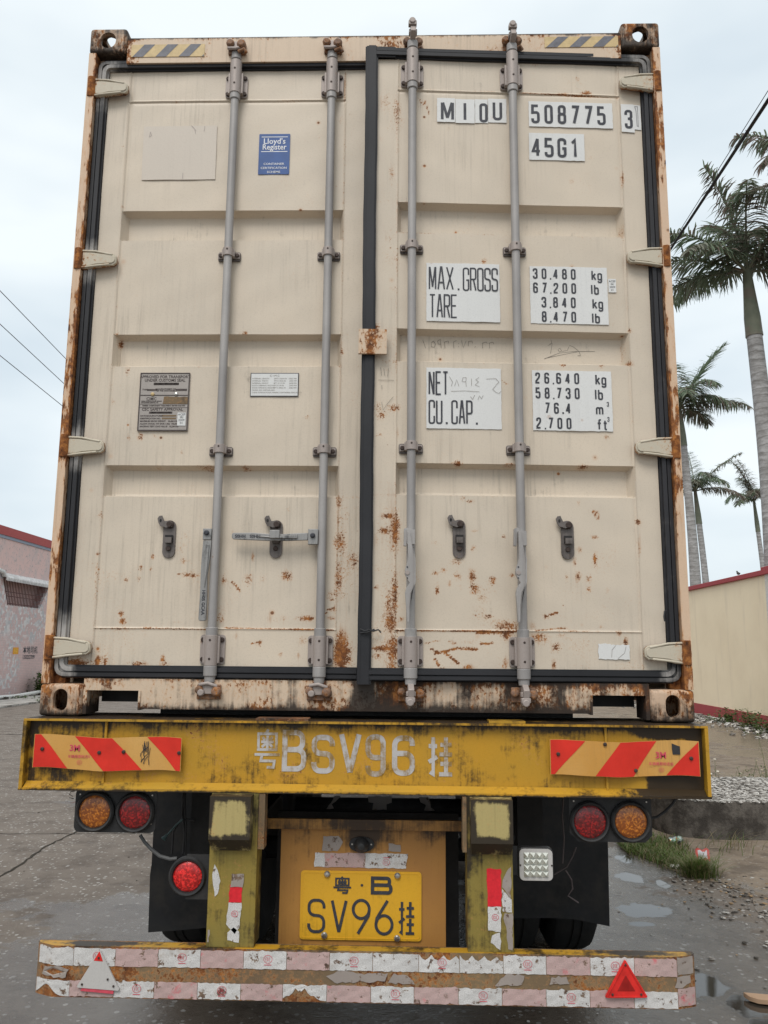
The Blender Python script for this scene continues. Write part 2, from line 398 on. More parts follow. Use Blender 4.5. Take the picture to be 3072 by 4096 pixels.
def plain(name, base, rough=.5, metal=0, var=.2, scale=25, bump=.15, dust=0.0, dustcol=(.25, .22, .19)):
    n = NT(name); a = n.noise(scale, 6, .6)
    c = n.mix(n.mr(a, .3, .7, 0, 1), tuple(q * (1 - var) for q in base), tuple(min(1, q * (1 + var)) for q in base))
    if dust: c = n.mix(n.math('MULTIPLY', n.ss(n.noise(9, 6, .65), .4, .75), dust), c, dustcol)
    n.bump(n.noise(scale * 6, 4, .6), bump, .0015)
    return n.set(Base_Color=c, Roughness=rough, Metallic=metal, Specular_IOR_Level=.35)

CREAM = (.62, .528, .42)
M = {}
M['door'] = painted('door_paint', CREAM, rust=-.035, pits=.9, streak=.8, rough=.48, dirt=.0, chalk=.9, fs=165, base2=(.53, .46, .375))
M['frame'] = painted('frame_paint', (.58, .45, .33), rust=.04, dirt=-.05, pits=.9, streak=.8, big=1.6, vert=.6)
M['casting'] = painted('casting_paint', (.52, .37, .26), rust=.10, dirt=.24, pits=.6, streak=1, rough=.6, big=2.0, vert=.4, dn=1.6)
M['post'] = painted('post_paint', (.60, .43, .30), rust=.085, dirt=-.05, pits=.6, streak=1, big=2.2, vert=.22)
M['knuckle'] = painted('hinge_pin_rust', (.4, .2, .1), rust=.34, dirt=.2, pits=1, rough=.8)
M['hinge'] = painted('hinge_paint', (.50, .445, .35), rust=.02, dirt=.06, pits=.6)
M['rod'] = painted('rod_galvanised', (.38, .36, .345), rust=-.10, dirt=.02, dn=1.6, pits=.3, streak=1, rough=.55, metal=.15, chalk=1, base2=(.25, .235, .23), dirtcol=(.10, .085, .075))
M['bracket'] = painted('bracket_steel', (.34, .29, .265), rust=-.08, dirt=.05, pits=.4, streak=.8, metal=.15)
M['keeper'] = painted('keeper_rust', (.2, .12, .085), rust=.2, dirt=.3, pits=.8, rough=.7)
M['bolt'] = plain('bolt_dark', (.055, .038, .032), .6, .3, .4, 90)
M['handle'] = painted('handle_galvanised', (.3, .29, .28), rust=-.15, dirt=.26, dn=1.7, pits=.1, rough=.42, metal=.4, dirtcol=(.03, .03, .032))
M['catch'] = painted('catch_steel', (.15, .13, .12), rust=-.02, dirt=.28, pits=.3, rough=.55, metal=.3)
M['gasket'] = painted('gasket_rubber', (.013, .0135, .016), rust=-.6, dirt=-.15, pits=0, streak=0, rough=.6, chalk=1, base2=(.028, .028, .032), dirtcol=(.36, .34, .32), dlo=.12, dhi=.8, dn=.9)
M['vinyl'] = painted('white_vinyl', (.66, .655, .64), rust=-.14, dirt=-.3, pits=.25, streak=.3, rough=.4, chalk=.5)
M['ink'] = plain('black_ink', (.042, .043, .052), .5, 0, .3, 60, .05)
M['pencil'] = plain('pencil_mark', (.2, .175, .15), .8, 0, .3, 200, .05)
M['faded'] = painted('faded_patch', (.575, .505, .43), rust=-.3, dirt=-.2, pits=0, streak=.3, chalk=.6)
M['blue'] = plain('blue_vinyl', (.028, .080, .245), .4, 0, .12, 30, .05)
M['white'] = plain('white_print', (.7, .7, .72), .5, 0, .05, 30, .05)
M['plate'] = painted('engraved_plate', (.33, .295, .27), rust=-.25, dirt=.0, pits=.1, streak=.8, rough=.45, metal=.35)
M['platetext'] = plain('engraved_text', (.07, .055, .05), .6, .2, .3, 60)
M['hazy'] = plain('hazard_yellow', (.54, .40, .20), .5, 0, .15, 40)
M['hazk'] = plain('hazard_grey', (.13, .13, .15), .5, 0, .25, 40)
M['yellow'] = painted('chassis_yellow', (.50, .255, .016), rust=-.03, dirt=.20, dn=1.9, big=1.5, pits=.8, streak=1, rough=.45, chalk=.8, base2=(.35, .215, .028), dirtcol=(.020, .013, .008))
M['postyellow'] = painted('leg_yellow', (.28, .195, .035), rust=-.02, dirt=.24, dn=1.9, big=1.5, pits=.8, streak=1, rough=.5, chalk=.9, base2=(.15, .135, .045), dirtcol=(.022, .016, .010))
M['orange'] = painted('panel_orange', (.44, .215, .05), rust=-.08, dirt=.05, pits=.7, streak=.8, rough=.5, chalk=.8, base2=(.30, .14, .045), dirtcol=(.04, .024, .015))
M['platey'] = painted('number_plate_yellow', (.72, .39, .025), rust=-.14, dirt=-.02, pits=.5, streak=.7, rough=.35, chalk=.6, base2=(.62, .33, .03), dirtcol=(.14, .07, .02))
M['stencil'] = painted('stencil_paint', (.46, .44, .43), rust=-.08, dirt=.40, dn=2.1, pits=.3, streak=1, rough=.7, dirtcol=(.24, .14, .03))
M['black'] = plain('chassis_black', (.018, .017, .017), .6, 0, .5, 12, .2, dust=.12, dustcol=(.06, .05, .04))
M['flap'] = plain('flap_rubber', (.012, .012, .013), .7, 0, .4, 8, .3, dust=.6, dustcol=(.04, .034, .028))
M['lampblack'] = plain('lamp_housing_black', (.022, .022, .023), .45, 0, .3, 30, .1, dust=.35, dustcol=(.06, .055, .05))
M['rubber'] = plain('tyre_rubber', (.012, .012, .012), .8, 0, .3, 30, .2, dust=.3, dustcol=(.035, .03, .025))
M['brown'] = painted('bumper_brown', (.13, .085, .05), rust=.15, dirt=.22, dn=1.8, big=1.5, pits=1, streak=.2, rough=.7, chalk=1, base2=(.2, .14, .075), dirtcol=(.05, .035, .028))
def lens(name, a, b, rough=.35):
    n = NT(name); d, c = n.vor(170, out=('Distance', 'Color')); k = n.xyz(c)
    c1 = n.mix(n.ss(k[0], .3, 1.0), a, b); c1 = n.mix(n.math('MULTIPLY', n.ss(n.noise(22, 6, .7), .42, .75), .35), c1, (.05, .035, .03))
    n.bump(k[1], .6, .004)
    return n.set(Base_Color=c1, Roughness=rough, Coat_Weight=.3, Coat_Roughness=.15)
M['red'] = lens('red_lens', (.11, .003, .004), (.36, .012, .012))
M['redhot'] = lens('bright_red_lens', (.38, .004, .004), (.9, .03, .025))
M['amber'] = lens('amber_lens', (.24, .06, .006), (.58, .19, .02))
M['clear'] = plain('clear_lens', (.62, .62, .56), .12, .55, .15, 60, .1)
def tape(name, base, stain, thr=.575):
    n = NT(name); e = n.vor(210, feature='DISTANCE_TO_EDGE')
    c = n.mix(n.mr(n.noise(9, 5, .6), .3, .7, 0, 1), base, tuple(q * .8 for q in base))
    c = n.mix(n.math('MULTIPLY', n.math('LESS_THAN', e, .09), .35), c, (.25, .22, .2))
    c = n.mix(n.math('MULTIPLY', n.ss(n.noise(16, 7, .7), .56, .7), .8), c, stain)
    wr = n.ss(n.math('ADD', n.noise(30, 9, .74), n.math('MULTIPLY', n.attr('dirt'), .4)), thr, thr + .03)
    c = n.mix(wr, c, n.ramp(n.noise(40, 5, .6), [(.35, (.07, .04, .03)), (.65, (.22, .15, .1))]))
    n.bump(e, .25, .001)
    return n.set(Base_Color=c, Roughness=.42, Specular_IOR_Level=.5)
M['tapew'] = tape('silver_tape', (.64, .625, .61), (.42, .37, .33))
M['tapep'] = tape('pink_faded_tape', (.52, .36, .34), (.55, .10, .12))
M['tapeg'] = tape('grey_tape_remains', (.33, .28, .25), (.24, .2, .17), .57)
M['taper'] = plain('red_tape', (.62, .02, .03), .4, 0, .15, 60, .2)
M['pinkred'] = plain('pink_red_ink', (.55, .07, .10), .5, 0, .2, 60)
M['boardr'] = plain('board_red', (.60, .028, .016), .35, 0, .12, 12, .1)
M['boardy'] = painted('board_yellow', (.60, .36, .12), rust=-.2, dirt=.0, pits=.4, streak=1, rough=.35, chalk=.8, base2=(.50, .22, .03), dirtcol=(.07, .045, .02))
M['trired'] = plain('triangle_red', (.60, .025, .02), .35, 0, .2, 30, .1)
M['triredd'] = plain('triangle_dark_red', (.28, .012, .01), .3, 0, .2, 30, .1)
M['trigrey'] = painted('triangle_faded', (.47, .45, .43), rust=-.1, dirt=-.05, pits=.4, streak=1, rough=.5)
M['cable'] = plain('cable_sheath', (.03, .03, .032), .6, 0, .2, 40)
M['chrome'] = plain('bolt_bright', (.5, .48, .45), .3, .9, .2, 90)
exec_parts = []
def band(mb, pts, t, y0, y1, m=None, closed=False):
    """a flat strip following a path in x,z with thickness y0..y1"""
    tmp = MB(); ribbon(tmp, pts, t, 0, 0, closed)
    V = tmp.v; n = len(V) // 2
    vs = [(x, y1, z) for x, _, z in V] + [(x, y0, z) for x, _, z in V]; o = len(V); fs = []
    for i in range(n if closed else n - 1):
        j = (i + 1) % n; a, b, c, d = 2 * i, 2 * i + 1, 2 * j + 1, 2 * j
        fs += [(a + o, b + o, c + o, d + o), (d, c, b, a), (a, d, d + o, a + o), (b, b + o, c + o, c)]
    if not closed: fs += [(0, o, o + 1, 1), (2 * n - 2, 2 * n - 1, o + 2 * n - 1, o + 2 * n - 2)]
    mb.add(vs, fs, m)
def hexbolt(mb, x, y, z, r=.009, h=.007, m=None, seg=6):
    mb.lathe([(r, 0), (r, -h * .8), (r * .8, -h), (0.0005, -h)], (x, y, z), 'y', seg, m)
def g2(x, z, cx, cz, rx, rz): return np.exp(-((x - cx) / rx) ** 2 - ((z - cz) / rz) ** 2)
def seg2(x, z, ax, az, bx, bz, wd):
    dx, dz = bx - ax, bz - az; L2 = dx * dx + dz * dz + 1e-9
    t = np.clip(((x - ax) * dx + (z - az) * dz) / L2, 0, 1)
    return np.exp(-(((x - ax - t * dx) ** 2 + (z - az - t * dz) ** 2) / wd ** 2))

# =================================================================== CONTAINER
Z0, ZT = 1.402, 4.297
cont = thing('shipping_container', 'tall beige steel shipping container with rusty double doors, standing on the yellow trailer', 'shipping container', (0, 6.0, Z0))
LEN = 12.19
# --- corner castings: hollow blocks with an oval front hole, a side hole and a top or bottom hole
def oval(cx, cz, rx, rz, n=28):
    return [(cx + rx * math.cos(2 * math.pi * k / n), cz + rz * math.sin(2 * math.pi * k / n) * 1.0) for k in range(n)]
def slot(cx, cz, rx, hz, n=8):
    p = []
    for s_, a0 in ((1, 0), (-1, 180)):
        for k in range(n + 1):
            g = R(a0 + 180 * k / n); p.append((cx + rx * math.cos(g), cz + s_ * hz + rx * math.sin(g)))
    return p
def casting(sx, top, front=True):
    x0, x1 = sorted((sx * 1.0575, sx * 1.219)); z0, z1 = (ZT - .118, ZT) if top else (Z0, Z0 + .118)
    ya, yb = (0, .178) if front else (LEN - .178, LEN)
    b = MB(); b.box(x0, x1, ya, yb, z0, z1); body = b.build('corner_casting', [M['casting']], cont, smooth=0)
    def cut(mbx):
        c = mbx.build('cutter', [M['casting']], None, smooth=0)
        md = body.modifiers.new('b', 'BOOLEAN'); md.operation = 'DIFFERENCE'; md.object = c; md.solver = 'EXACT'; return c
    bv = body.modifiers.new('bv', 'BEVEL'); bv.width = .014; bv.segments = 4; bv.limit_method = 'ANGLE'
    cs = []
    def w(mb_): # cutters are placed in world coordinates
        cs.append(cut(mb_))
    cx, cz = (x0 + x1) / 2, (z0 + z1) / 2
    w(MB().box(x0 + .022, x1 - .022, ya + .022, yb - .022, z0 + .022, z1 - .022))
    hx = cx + sx * (.0 if not top else .0)
    w(MB().prism(slot(hx, cz, .027, .014), ya - .05, ya + .05) if not top else MB().prism(slot(hx, cz, .034, .004), ya - .05, ya + .05))
    w(MB().prism([(q[0], q[1]) for q in slot((ya + yb) / 2, cz, .03, .010)], x0 - .05 if sx < 0 else x1 - .05, x0 + .05 if sx < 0 else x1 + .05, ax='x'))
    zz = (z1 - .05, z1 + .05) if top else (z0 - .05, z0 + .05)
    w(MB().prism([(p[0], p[1]) for p in oval(cx, (ya + yb) / 2, .034, .058)], zz[0], zz[1], ax='z'))
    bpy.context.view_layer.update(); dg = bpy.context.evaluated_depsgraph_get()
    me = bpy.data.meshes.new_from_object(body.evaluated_get(dg)); body.modifiers.clear(); body.data = me
    me.set_sharp_from_angle(angle=R(50))
    for c in cs: bpy.data.objects.remove(c)
    me.name = 'corner_casting'
    return body
for sx in (-1, 1):
    for top in (0, 1):
        c = casting(sx, top)
        wear(c, dirt=(lambda x, y, z: .55 * np.clip((1.45 - z) / .05, 0, 1)) if not top else (lambda x, y, z: .3 + .3 * np.clip((4.21 - z) / .03, 0, 1)), rust=lambda x, y, z: x * 0 + .25)  # castings get darker towards their lower edge
    casting(sx, 1, False); casting(sx, 0, False)
# --- header
h = MB()
for s_ in (0,):
    h.gbox(-1.0565, 1.0565, .012, .075, 4.136, 4.252, .016)
    h.gbox(-1.0565, 1.0565, .020, .3, 4.252, 4.262, .02, 0)
hd = h.build('door_header', [M['frame']], cont)
wear(hd, dirt=lambda x, y, z: .95 * np.clip((z - 4.246) / .008, 0, 1) + .25 * (np.abs(np.abs(x) - 1.03) < .03),
     rust=lambda x, y, z: .5 * np.exp(-(1.06 - np.abs(x)) / .05) + .35 * np.exp(-((4.25 - z) / .008) ** 2) + .3 * (g2(x, z, -.61, 4.18, .03, .04) + g2(x, z, -.2, 4.18, .03, .03) + g2(x, z, .12, 4.2, .05, .03) + g2(x, z, .55, 4.19, .04, .03)))
# header drips over the recessed upper rubber
# --- sill with two forklift notches
sl = MB()
sl.gbox(-.838, .838, .010, .14, 1.430, 1.540, .014)
for s_ in (-1, 1):
    a, b = sorted((s_ * .838, s_ * 1.0565)); sl.gbox(a, b, .010, .12, 1.497, 1.540, .014)
    a, b = sorted((s_ * 1.0425, s_ * 1.0565)); sl.gbox(a, b, .010, .14, 1.410, 1.497, .014)
    for q in (.838,): # lips round the notch
        a, b = sorted((s_ * q, s_ * (q + .008))); sl.box(a, b, .004, .13, 1.426, 1.4965)
sl.gbox(-1.16, 1.16, .05, .12, 1.5402, 1.556, .014)
so = sl.build('door_sill', [M['frame']], cont)
def sill_rust(x, y, z):
    r = .45 * np.exp(-(z - 1.43) / .012) + .25 * np.exp(-((1.54 - z) / .02) ** 2) + .35 * np.exp(-(1.06 - np.abs(x)) / .06)
    for cx in (-.58, -.17, .17, .59): r += .35 * g2(x, z, cx, 1.49, .06, .04)
    r += .12 + .24 * (x > .05) + .2 * g2(x, z, .02, 1.48, .1, .08)
    return r
so_d = lambda x, y, z: .16 + .30 * np.exp(-((z - 1.50) / .04) ** 2) * (np.sin(x * 37) + np.sin(x * 71 + 1) > .3) + .75 * np.exp(-(z - 1.43) / .025) + .75 * g2(x, z, .0, 1.49, .05, .08) + .28 * (x > -.05) + .4 * np.exp(-((1.54 - z) / .012) ** 2) + .25 * (y > .05)
wear(so, rust=sill_rust, dirt=so_d)
# --- corner posts
for s_ in (-1, 1):
    p = MB()
    a, b = sorted((s_ * 1.186, s_ * 1.2175)); p.gbox(a, b, .003, .10, 1.5205, 4.1785, .012)
    a, b = sorted((s_ * 1.146, s_ * 1.1858)); p.gbox(a, b, .052, .10, 1.5205, 4.1785, .012, 1)
    po = p.build('corner_post', [M['post'], M['frame']], cont)
    wear(po, rust=lambda x, y, z: .18 + .35 * (np.abs(x) < 1.188) + .15 * np.exp(-(z - 1.5) / .2) - .1 * (z > 3.6),
         dirt=lambda x, y, z: .12 * (np.abs(x) < 1.186) + .3 * np.exp(-(z - 1.52) / .05) - .1)
# --- side walls, roof, front wall, rails, floor
for s_ in (-1, 1):
    b = MB(); n = int((LEN - .36) / .28); pts = []
    y = .10
    xo, xi = s_ * 1.212, s_ * 1.176
    while y < LEN - .12:
        pts += [(xo, y), (xo, y + .07), (xi, y + .138), (xi, y + .21)]; y += .278
    vs = [(px, py, zz) for px, py in pts for zz in (1.60, 4.22)]
    fs = [(2 * i, 2 * i + 2, 2 * i + 3, 2 * i + 1) for i in range(len(pts) - 1)]
    b.add(vs, fs, 0)
    vs = [(px - s_ * .002, py, zz) for px, py in pts for zz in (1.60, 4.22)]
    b.add(vs, fs, 0)
    b.build('side_wall', [M['frame']], cont, smooth=20)
    b = MB(); a, c = sorted((s_ * 1.16, s_ * 1.2165)); b.box(a, c, .179, LEN - .179, 4.21, 4.285); a, c = sorted((s_ * 1.165, s_ * 1.2165)); b.box(a, c, .179, LEN - .179, 1.447, 1.6005)
    b.build('side_rail', [M['frame']], cont, bevel=.004)
b = MB(); b.box(-1.159, 1.159, .301, LEN - .1, 4.245, 4.262); b.build('roof', [M['frame']], cont)
b = MB(); b.box(-1.164, 1.164, LEN - .08, LEN - .02, 1.41, 4.24); b.build('front_wall', [M['frame']], cont)
b = MB(); b.box(-1.163, 1.163, .15, LEN - .09, 1.565, 1.60)
b.box(-1.04, 1.04, .16, .20, 1.447, 1.5648); b.box(-.80, .80, .145, .155, 1.403, 1.5)  # near cross member; thin black plate added to darken the gap under the sill
y = .75
while y < LEN - .3: b.box(-1.163, 1.163, y, y + .045, 1.45, 1.5648); y += .42
b.build('floor', [M['black']], cont)
# --- hazard labels on the header
for k, (cx0, cx1, cz0, cz1, flip) in enumerate(((-1.038, -.72, 4.163, 4.222, 0), (.735, 1.046, 4.188, 4.238, 0))):
    b = MB(); b.box(cx0, cx1, .0095, .0118, cz0, cz1, 0); wd = cx1 - cx0; nstr = 3.6
    for i in range(-1, 4):
        u = cx0 + wd * (.02 + i * .315); q = [(u, cz0), (u + .10 * wd / .318, cz0), (u + .10 * wd / .318 + .2 * wd, cz1), (u + .2 * wd - .0, cz1)]
        q = [(u, cz0), (u + .046, cz0), (u + .046 + .05, cz1), (u + .05, cz1)]
        # clip to the label
        def clip(poly, xa, side):
            o = []
            for i2 in range(len(poly)):
                p, r_ = poly[i2], poly[(i2 + 1) % len(poly)]; ip = (p[0] - xa) * side >= 0; ir = (r_[0] - xa) * side >= 0
                if ip: o.append(p)
                if ip != ir: t = (xa - p[0]) / (r_[0] - p[0]); o.append((xa, p[1] + t * (r_[1] - p[1])))
            return o
        q = clip(clip(q, cx0 + .002, 1), cx1 - .002, -1)
        if len(q) > 2: b.add([(a_, .0088, c_) for a_, c_ in q], [tuple(range(len(q)))], 1)
    b.build('hazard_label', [M['hazy'], M['hazk']], cont, smooth=0)
# --- cam keepers on header and sill
RODX = [-.580, -.168, .174, .592]
for x in RODX:
    b = MB(); s_ = 1
    b.box(x - .035, x + .04, .000, .0118, 4.165, 4.215)
    b.lathe([(.016, .0), (.018, -.016), (.012, -.026)], (x - .024, 0, 4.205), 'y', 12); b.lathe([(.015, 0), (.02, -.02), (.013, -.03)], (x + .024, 0, 4.198), 'y', 12)
    b.tube([(x + .01, -.012, 4.165), (x + .035, -.016, 4.175), (x + .045, -.01, 4.16)], .008, 8)
    b.build('cam_keeper', [M['keeper']], cont, bevel=.003)
    b = MB(); b.box(x - .045, x + .045, .0005, .0098, 1.468, 1.523); b.lathe([(.018, 0), (.02, -.02), (.012, -.03)], (x + .032, .001, 1.497), 'y', 12); b.lathe([(.016, 0), (.016, -.018), (.01, -.024)], (x - .033, .001, 1.503), 'y', 12)
    b.build('cam_keeper', [M['keeper']], cont, bevel=.003)

# --- doors
ZB, ZD = 1.587, 4.116
RECESS = [(3.332, 3.466), (2.783, 2.920), (2.245, 2.372)]
def door_skin(s_):
    """x measured from the hinge side inwards; u = |x|"""
    U = set(np.round(np.linspace(.024, 1.137, 150), 4)); Z = set(np.round(np.linspace(ZB, ZD, 345), 4))
    for u in (.112, 1.045):
        for d in (-.006, -.003, 0, .003, .006): U.add(round(u + d, 4))
    for u in (.118, .130, 1.040, 1.022): U.add(u)
    for z in (3.975, 1.730):
        for d in (-.006, -.003, 0, .003, .006): Z.add(round(z + d, 4))
    for a, b_ in RECESS:
        for q in (a, a + .005, a + .018, b_ - .014, b_ - .005, b_): Z.add(round(q, 4))
    U = np.array(sorted(U)); Z = np.array(sorted(Z))
    UU, ZZ = np.meshgrid(U, Z, indexing='ij')
    y = np.full_like(UU, DOOR_Y)
    for a, b_ in RECESS:
        pz = np.clip(np.minimum((ZZ - a) / .012, (b_ - ZZ) / .013), 0, 1); pu = np.clip(np.minimum((UU - .112) / .016, (1.045 - UU) / .02), 0, 1)
        p = np.minimum(pz, pu); p = p * p * (3 - 2 * p) * .5 + p * .5
        y = y + .042 * p
    ridge = lambda d, w_: np.exp(-(d / w_) ** 2)
    ln = .0028 * ridge(UU - .112, .003) + .0028 * ridge(UU - 1.045, .003)
    ins = (UU > .11) & (UU < 1.047)
    for z in (3.975, 1.730): ln = ln + .003 * ridge(ZZ - z, .003) * ins
    y = y - ln + .0035 * ridge(ZZ - 3.968, .004) * ins + .0025 * ridge(UU - 1.038, .004)
    # gentle unevenness of old sheet steel
    y += .0012 * np.sin(UU * 9.3 + s_ + ZZ * 2.1) * np.sin(ZZ * 7.7 + 1.3 * s_) + .0007 * np.sin(UU * 31 + ZZ * 17) * np.sin(ZZ * 23 - UU * 12 + s_)
    nu, nz_ = len(U), len(Z)
    vs = np.stack([s_ * UU, y, ZZ], -1).reshape(-1, 3)
    fs = []
    for i in range(nu - 1):
        for j in range(nz_ - 1):
            f = (i * nz_ + j, (i + 1) * nz_ + j, (i + 1) * nz_ + j + 1, i * nz_ + j + 1)
            fs.append(f if s_ > 0 else f[::-1])
    return [tuple(v) for v in vs], fs
# rust marks seen on the doors: (crop, x, y, rx, ry, strength) blobs and (crop, x1, y1, x2, y2, width, strength) scratches
BL = [('E', 1485, 130, 10, 30, .5), ('E', 1490, 320, 26, 60, .55), ('E', 1485, 480, 14, 60, .5), ('E', 1445, 560, 20, 12, .5), ('E', 1455, 640, 22, 8, .6), ('E', 1450, 680, 20, 8, .6),
      ('E', 1500, 840, 35, 60, .75), ('E', 1500, 770, 30, 40, .6), ('E', 1320, 790, 25, 25, .5), ('E', 1060, 490, 22, 30, .6), ('E', 1130, 490, 20, 30, .45), ('E', 1240, 480, 30, 24, .75),
      ('E', 1330, 680, 45, 12, .8), ('E', 1190, 685, 60, 20, .5), ('E', 940, 500, 10, 18, .6), ('E', 1080, 390, 6, 20, .7), ('E', 1250, 165, 8, 10, .7), ('E', 605, 385, 6, 16, .7),
      ('E', 598, 445, 6, 14, .6), ('E', 548, 438, 7, 7, .7), ('E', 478, 498, 7, 8, .6), ('E', 540, 495, 6, 8, .6), ('E', 348, 375, 8, 10, .7), ('E', 360, 190, 8, 20, .5), ('E', 750, 408, 8, 8, .6),
      ('E', 655, 870, 10, 18, .9), ('E', 665, 895, 25, 10, .6), ('E', 343, 880, 9, 20, .8), ('E', 455, 658, 8, 8, .7), ('E', 462, 692, 8, 9, .8), ('E', 379, 885, 6, 16, .6),
      ('E', 780, 475, 60, 8, .5), ('E', 1000, 765, 14, 16, .5), ('E', 1110, 795, 14, 14, .7), ('E', 930, 685, 20, 20, .45), ('E', 1210, 850, 7, 7, .7), ('E', 1295, 855, 8, 8, .6),
      ('E', 240, 890, 60, 18, .8), ('E', 545, 895, 40, 8, .6), ('E', 1560, 400, 20, 30, .5), ('E', 980, 270, 5, 20, .6), ('E', 1000, 275, 5, 22, .6), ('E', 1053, 235, 5, 18, .4), ('E', 1090, 230, 5, 14, .4),
      ('C', 258, 515, 10, 10, .6), ('C', 862, 512, 18, 10, .8), ('C', 450, 1145, 18, 8, .6), ('C', 700, 1150, 60, 8, .6), ('C', 870, 1150, 25, 8, .7), ('C', 308, 690, 8, 20, .5), ('C', 240, 835, 10, 16, .5),
      ('C', 370, 1005, 14, 20, .7), ('C', 435, 1000, 10, 18, .6), ('C', 565, 1078, 8, 12, .7), ('C', 315, 1008, 7, 10, .5), ('C', 1160, 912, 8, 8, .5), ('C', 640, 842, 8, 8, .4), ('C', 262, 555, 10, 25, .8),
      ('C', 650, 666, 20, 5, .5), ('C', 1325, 600, 8, 10, .6), ('A', 540, 483, 12, 6, .5), ('A', 1370, 540, 30, 14, .35), ('A', 1320, 570, 20, 40, .35), ('A', 1220, 650, 16, 30, .3), ('A', 285, 985, 10, 12, .7),
      ('A', 287, 695, 8, 8, .5), ('A', 1130, 440, 8, 14, .4), ('A', 1338, 700, 5, 200, .3), ('A', 700, 483, 60, 4, .4), ('A', 1050, 478, 200, 4, .35), ('E', 1480, 400, 5, 260, .4), ('E', 340, 500, 4, 200, .25)]
SL = [('E', 980, 505, 1020, 550, 4, .7), ('E', 1070, 800, 1120, 790, 6, .8), ('E', 1400, 665, 1440, 650, 6, .6), ('E', 720, 470, 805, 480, 5, .5), ('E', 950, 725, 1460, 735, 5, .75), ('E', 330, 728, 560, 728, 4, .35), ('E', 560, 726, 880, 732, 4, .5),
      ('E', 1440, 585, 1460, 590, 4, .8), ('E', 1430, 640, 1465, 630, 4, .8), ('E', 1300, 685, 1360, 682, 7, .9), ('A', 1340, 350, 1338, 480, 4, .6), ('C', 258, 300, 256, 500, 4, .3)]
BR = [('B', 160, 480, 30, 60, .5), ('B', 225, 500, 20, 80, .5), ('B', 200, 820, 20, 50, .5), ('B', 145, 660, 12, 20, .4), ('B', 350, 490, 40, 30, .45), ('B', 225, 620, 8, 200, .35), ('B', 472, 610, 12, 12, .35), ('B', 1120, 443, 24, 7, .8),
      ('B', 1010, 448, 30, 5, .6), ('B', 880, 305, 20, 10, .4), ('B', 1080, 372, 10, 14, .4), ('B', 1050, 858, 10, 12, .4), ('B', 1140, 750, 10, 8, .35), ('B', 1290, 850, 8, 60, .5), ('B', 1268, 300, 6, 120, .4), ('B', 1268, 465, 10, 10, .7),
      ('D', 665, 35, 30, 8, .7), ('D', 635, 172, 14, 14, .6), ('D', 1240, 470, 14, 8, .5), ('D', 1325, 500, 10, 12, .7), ('D', 1190, 670, 10, 14, .7), ('D', 1010, 665, 10, 8, .7), ('D', 1215, 1005, 16, 10, .6), ('D', 215, 870, 34, 20, .6),
      ('D', 150, 905, 20, 20, .6), ('D', 135, 865, 14, 30, .4), ('D', 140, 995, 20, 10, .5), ('D', 225, 980, 10, 40, .5), ('D', 512, 1130, 16, 10, .8), ('D', 755, 1135, 30, 7, .7), ('D', 1105, 1145, 30, 10, .6), ('D', 1210, 375, 8, 8, .6),
      ('D', 190, 60, 20, 16, .4), ('D', 218, 300, 10, 12, .4), ('D', 1290, 30, 8, 40, .6), ('D', 1305, 600, 10, 60, .5), ('D', 1325, 655, 14, 12, .8), ('D', 125, 480, 14, 20, .6),
      ('F', 210, 250, 14, 70, .6), ('F', 120, 300, 14, 40, .4), ('F', 150, 255, 20, 8, .6), ('F', 180, 185, 30, 6, .5), ('F', 205, 560, 10, 120, .5), ('F', 190, 680, 24, 40, .65), ('F', 150, 795, 50, 7, .7), ('F', 200, 800, 24, 70, .6),
      ('F', 120, 430, 8, 8, .5), ('F', 118, 515, 10, 10, .6), ('F', 235, 662, 12, 10, .6), ('F', 180, 600, 10, 50, .4), ('F', 125, 830, 20, 10, .5), ('F', 390, 310, 20, 16, .5), ('F', 490, 395, 30, 14, .55), ('F', 430, 438, 10, 8, .6),
      ('F', 388, 450, 10, 7, .6), ('F', 490, 465, 18, 18, .6), ('F', 560, 465, 16, 34, .8), ('F', 570, 520, 22, 24, .65), ('F', 455, 497, 12, 16, .6), ('F', 400, 525, 8, 24, .8), ('F', 500, 510, 16, 16, .4), ('F', 652, 480, 12, 16, .7),
      ('F', 600, 560, 14, 12, .5), ('F', 567, 333, 12, 16, .7), ('F', 570, 255, 18, 6, .5), ('F', 515, 110, 12, 6, .6), ('F', 550, 120, 20, 6, .7), ('F', 705, 280, 10, 7, .7), ('F', 740, 460, 16, 12, .8), ('F', 640, 648, 16, 8, .7),
      ('F', 710, 690, 60, 26, .75), ('F', 840, 695, 16, 20, .55), ('F', 870, 745, 50, 26, .75), ('F', 715, 735, 30, 20, .65), ('F', 710, 860, 20, 26, .6), ('F', 940, 790, 16, 18, .7), ('F', 935, 870, 7, 26, .8), ('F', 1230, 725, 10, 12, .8),
      ('F', 1262, 765, 7, 22, .9), ('F', 1120, 285, 18, 10, .8), ('F', 1125, 175, 24, 20, .6), ('F', 1120, 385, 6, 26, .8), ('F', 1050, 340, 10, 14, .8), ('F', 1028, 395, 9, 20, .6), ('F', 1045, 465, 12, 18, .7), ('F', 1093, 475, 12, 14, .6),
      ('F', 990, 470, 8, 12, .5), ('F', 1318, 215, 10, 12, .8), ('F', 1322, 340, 6, 60, .5), ('F', 1178, 530, 7, 7, .6), ('F', 1095, 523, 6, 8, .6), ('F', 660, 670, 20, 14, .4), ('F', 420, 895, 10, 8, .8), ('F', 540, 880, 20, 8, .7),
      ('F', 895, 650, 10, 8, .8), ('F', 370, 578, 7, 7, .5), ('F', 965, 735, 26, 8, .5), ('F', 530, 765, 60, 6, .4), ('F', 1150, 695, 8, 5, .5), ('F', 40, 380, 14, 30, .4), ('F', 1045, 130, 4, 16, .6)]
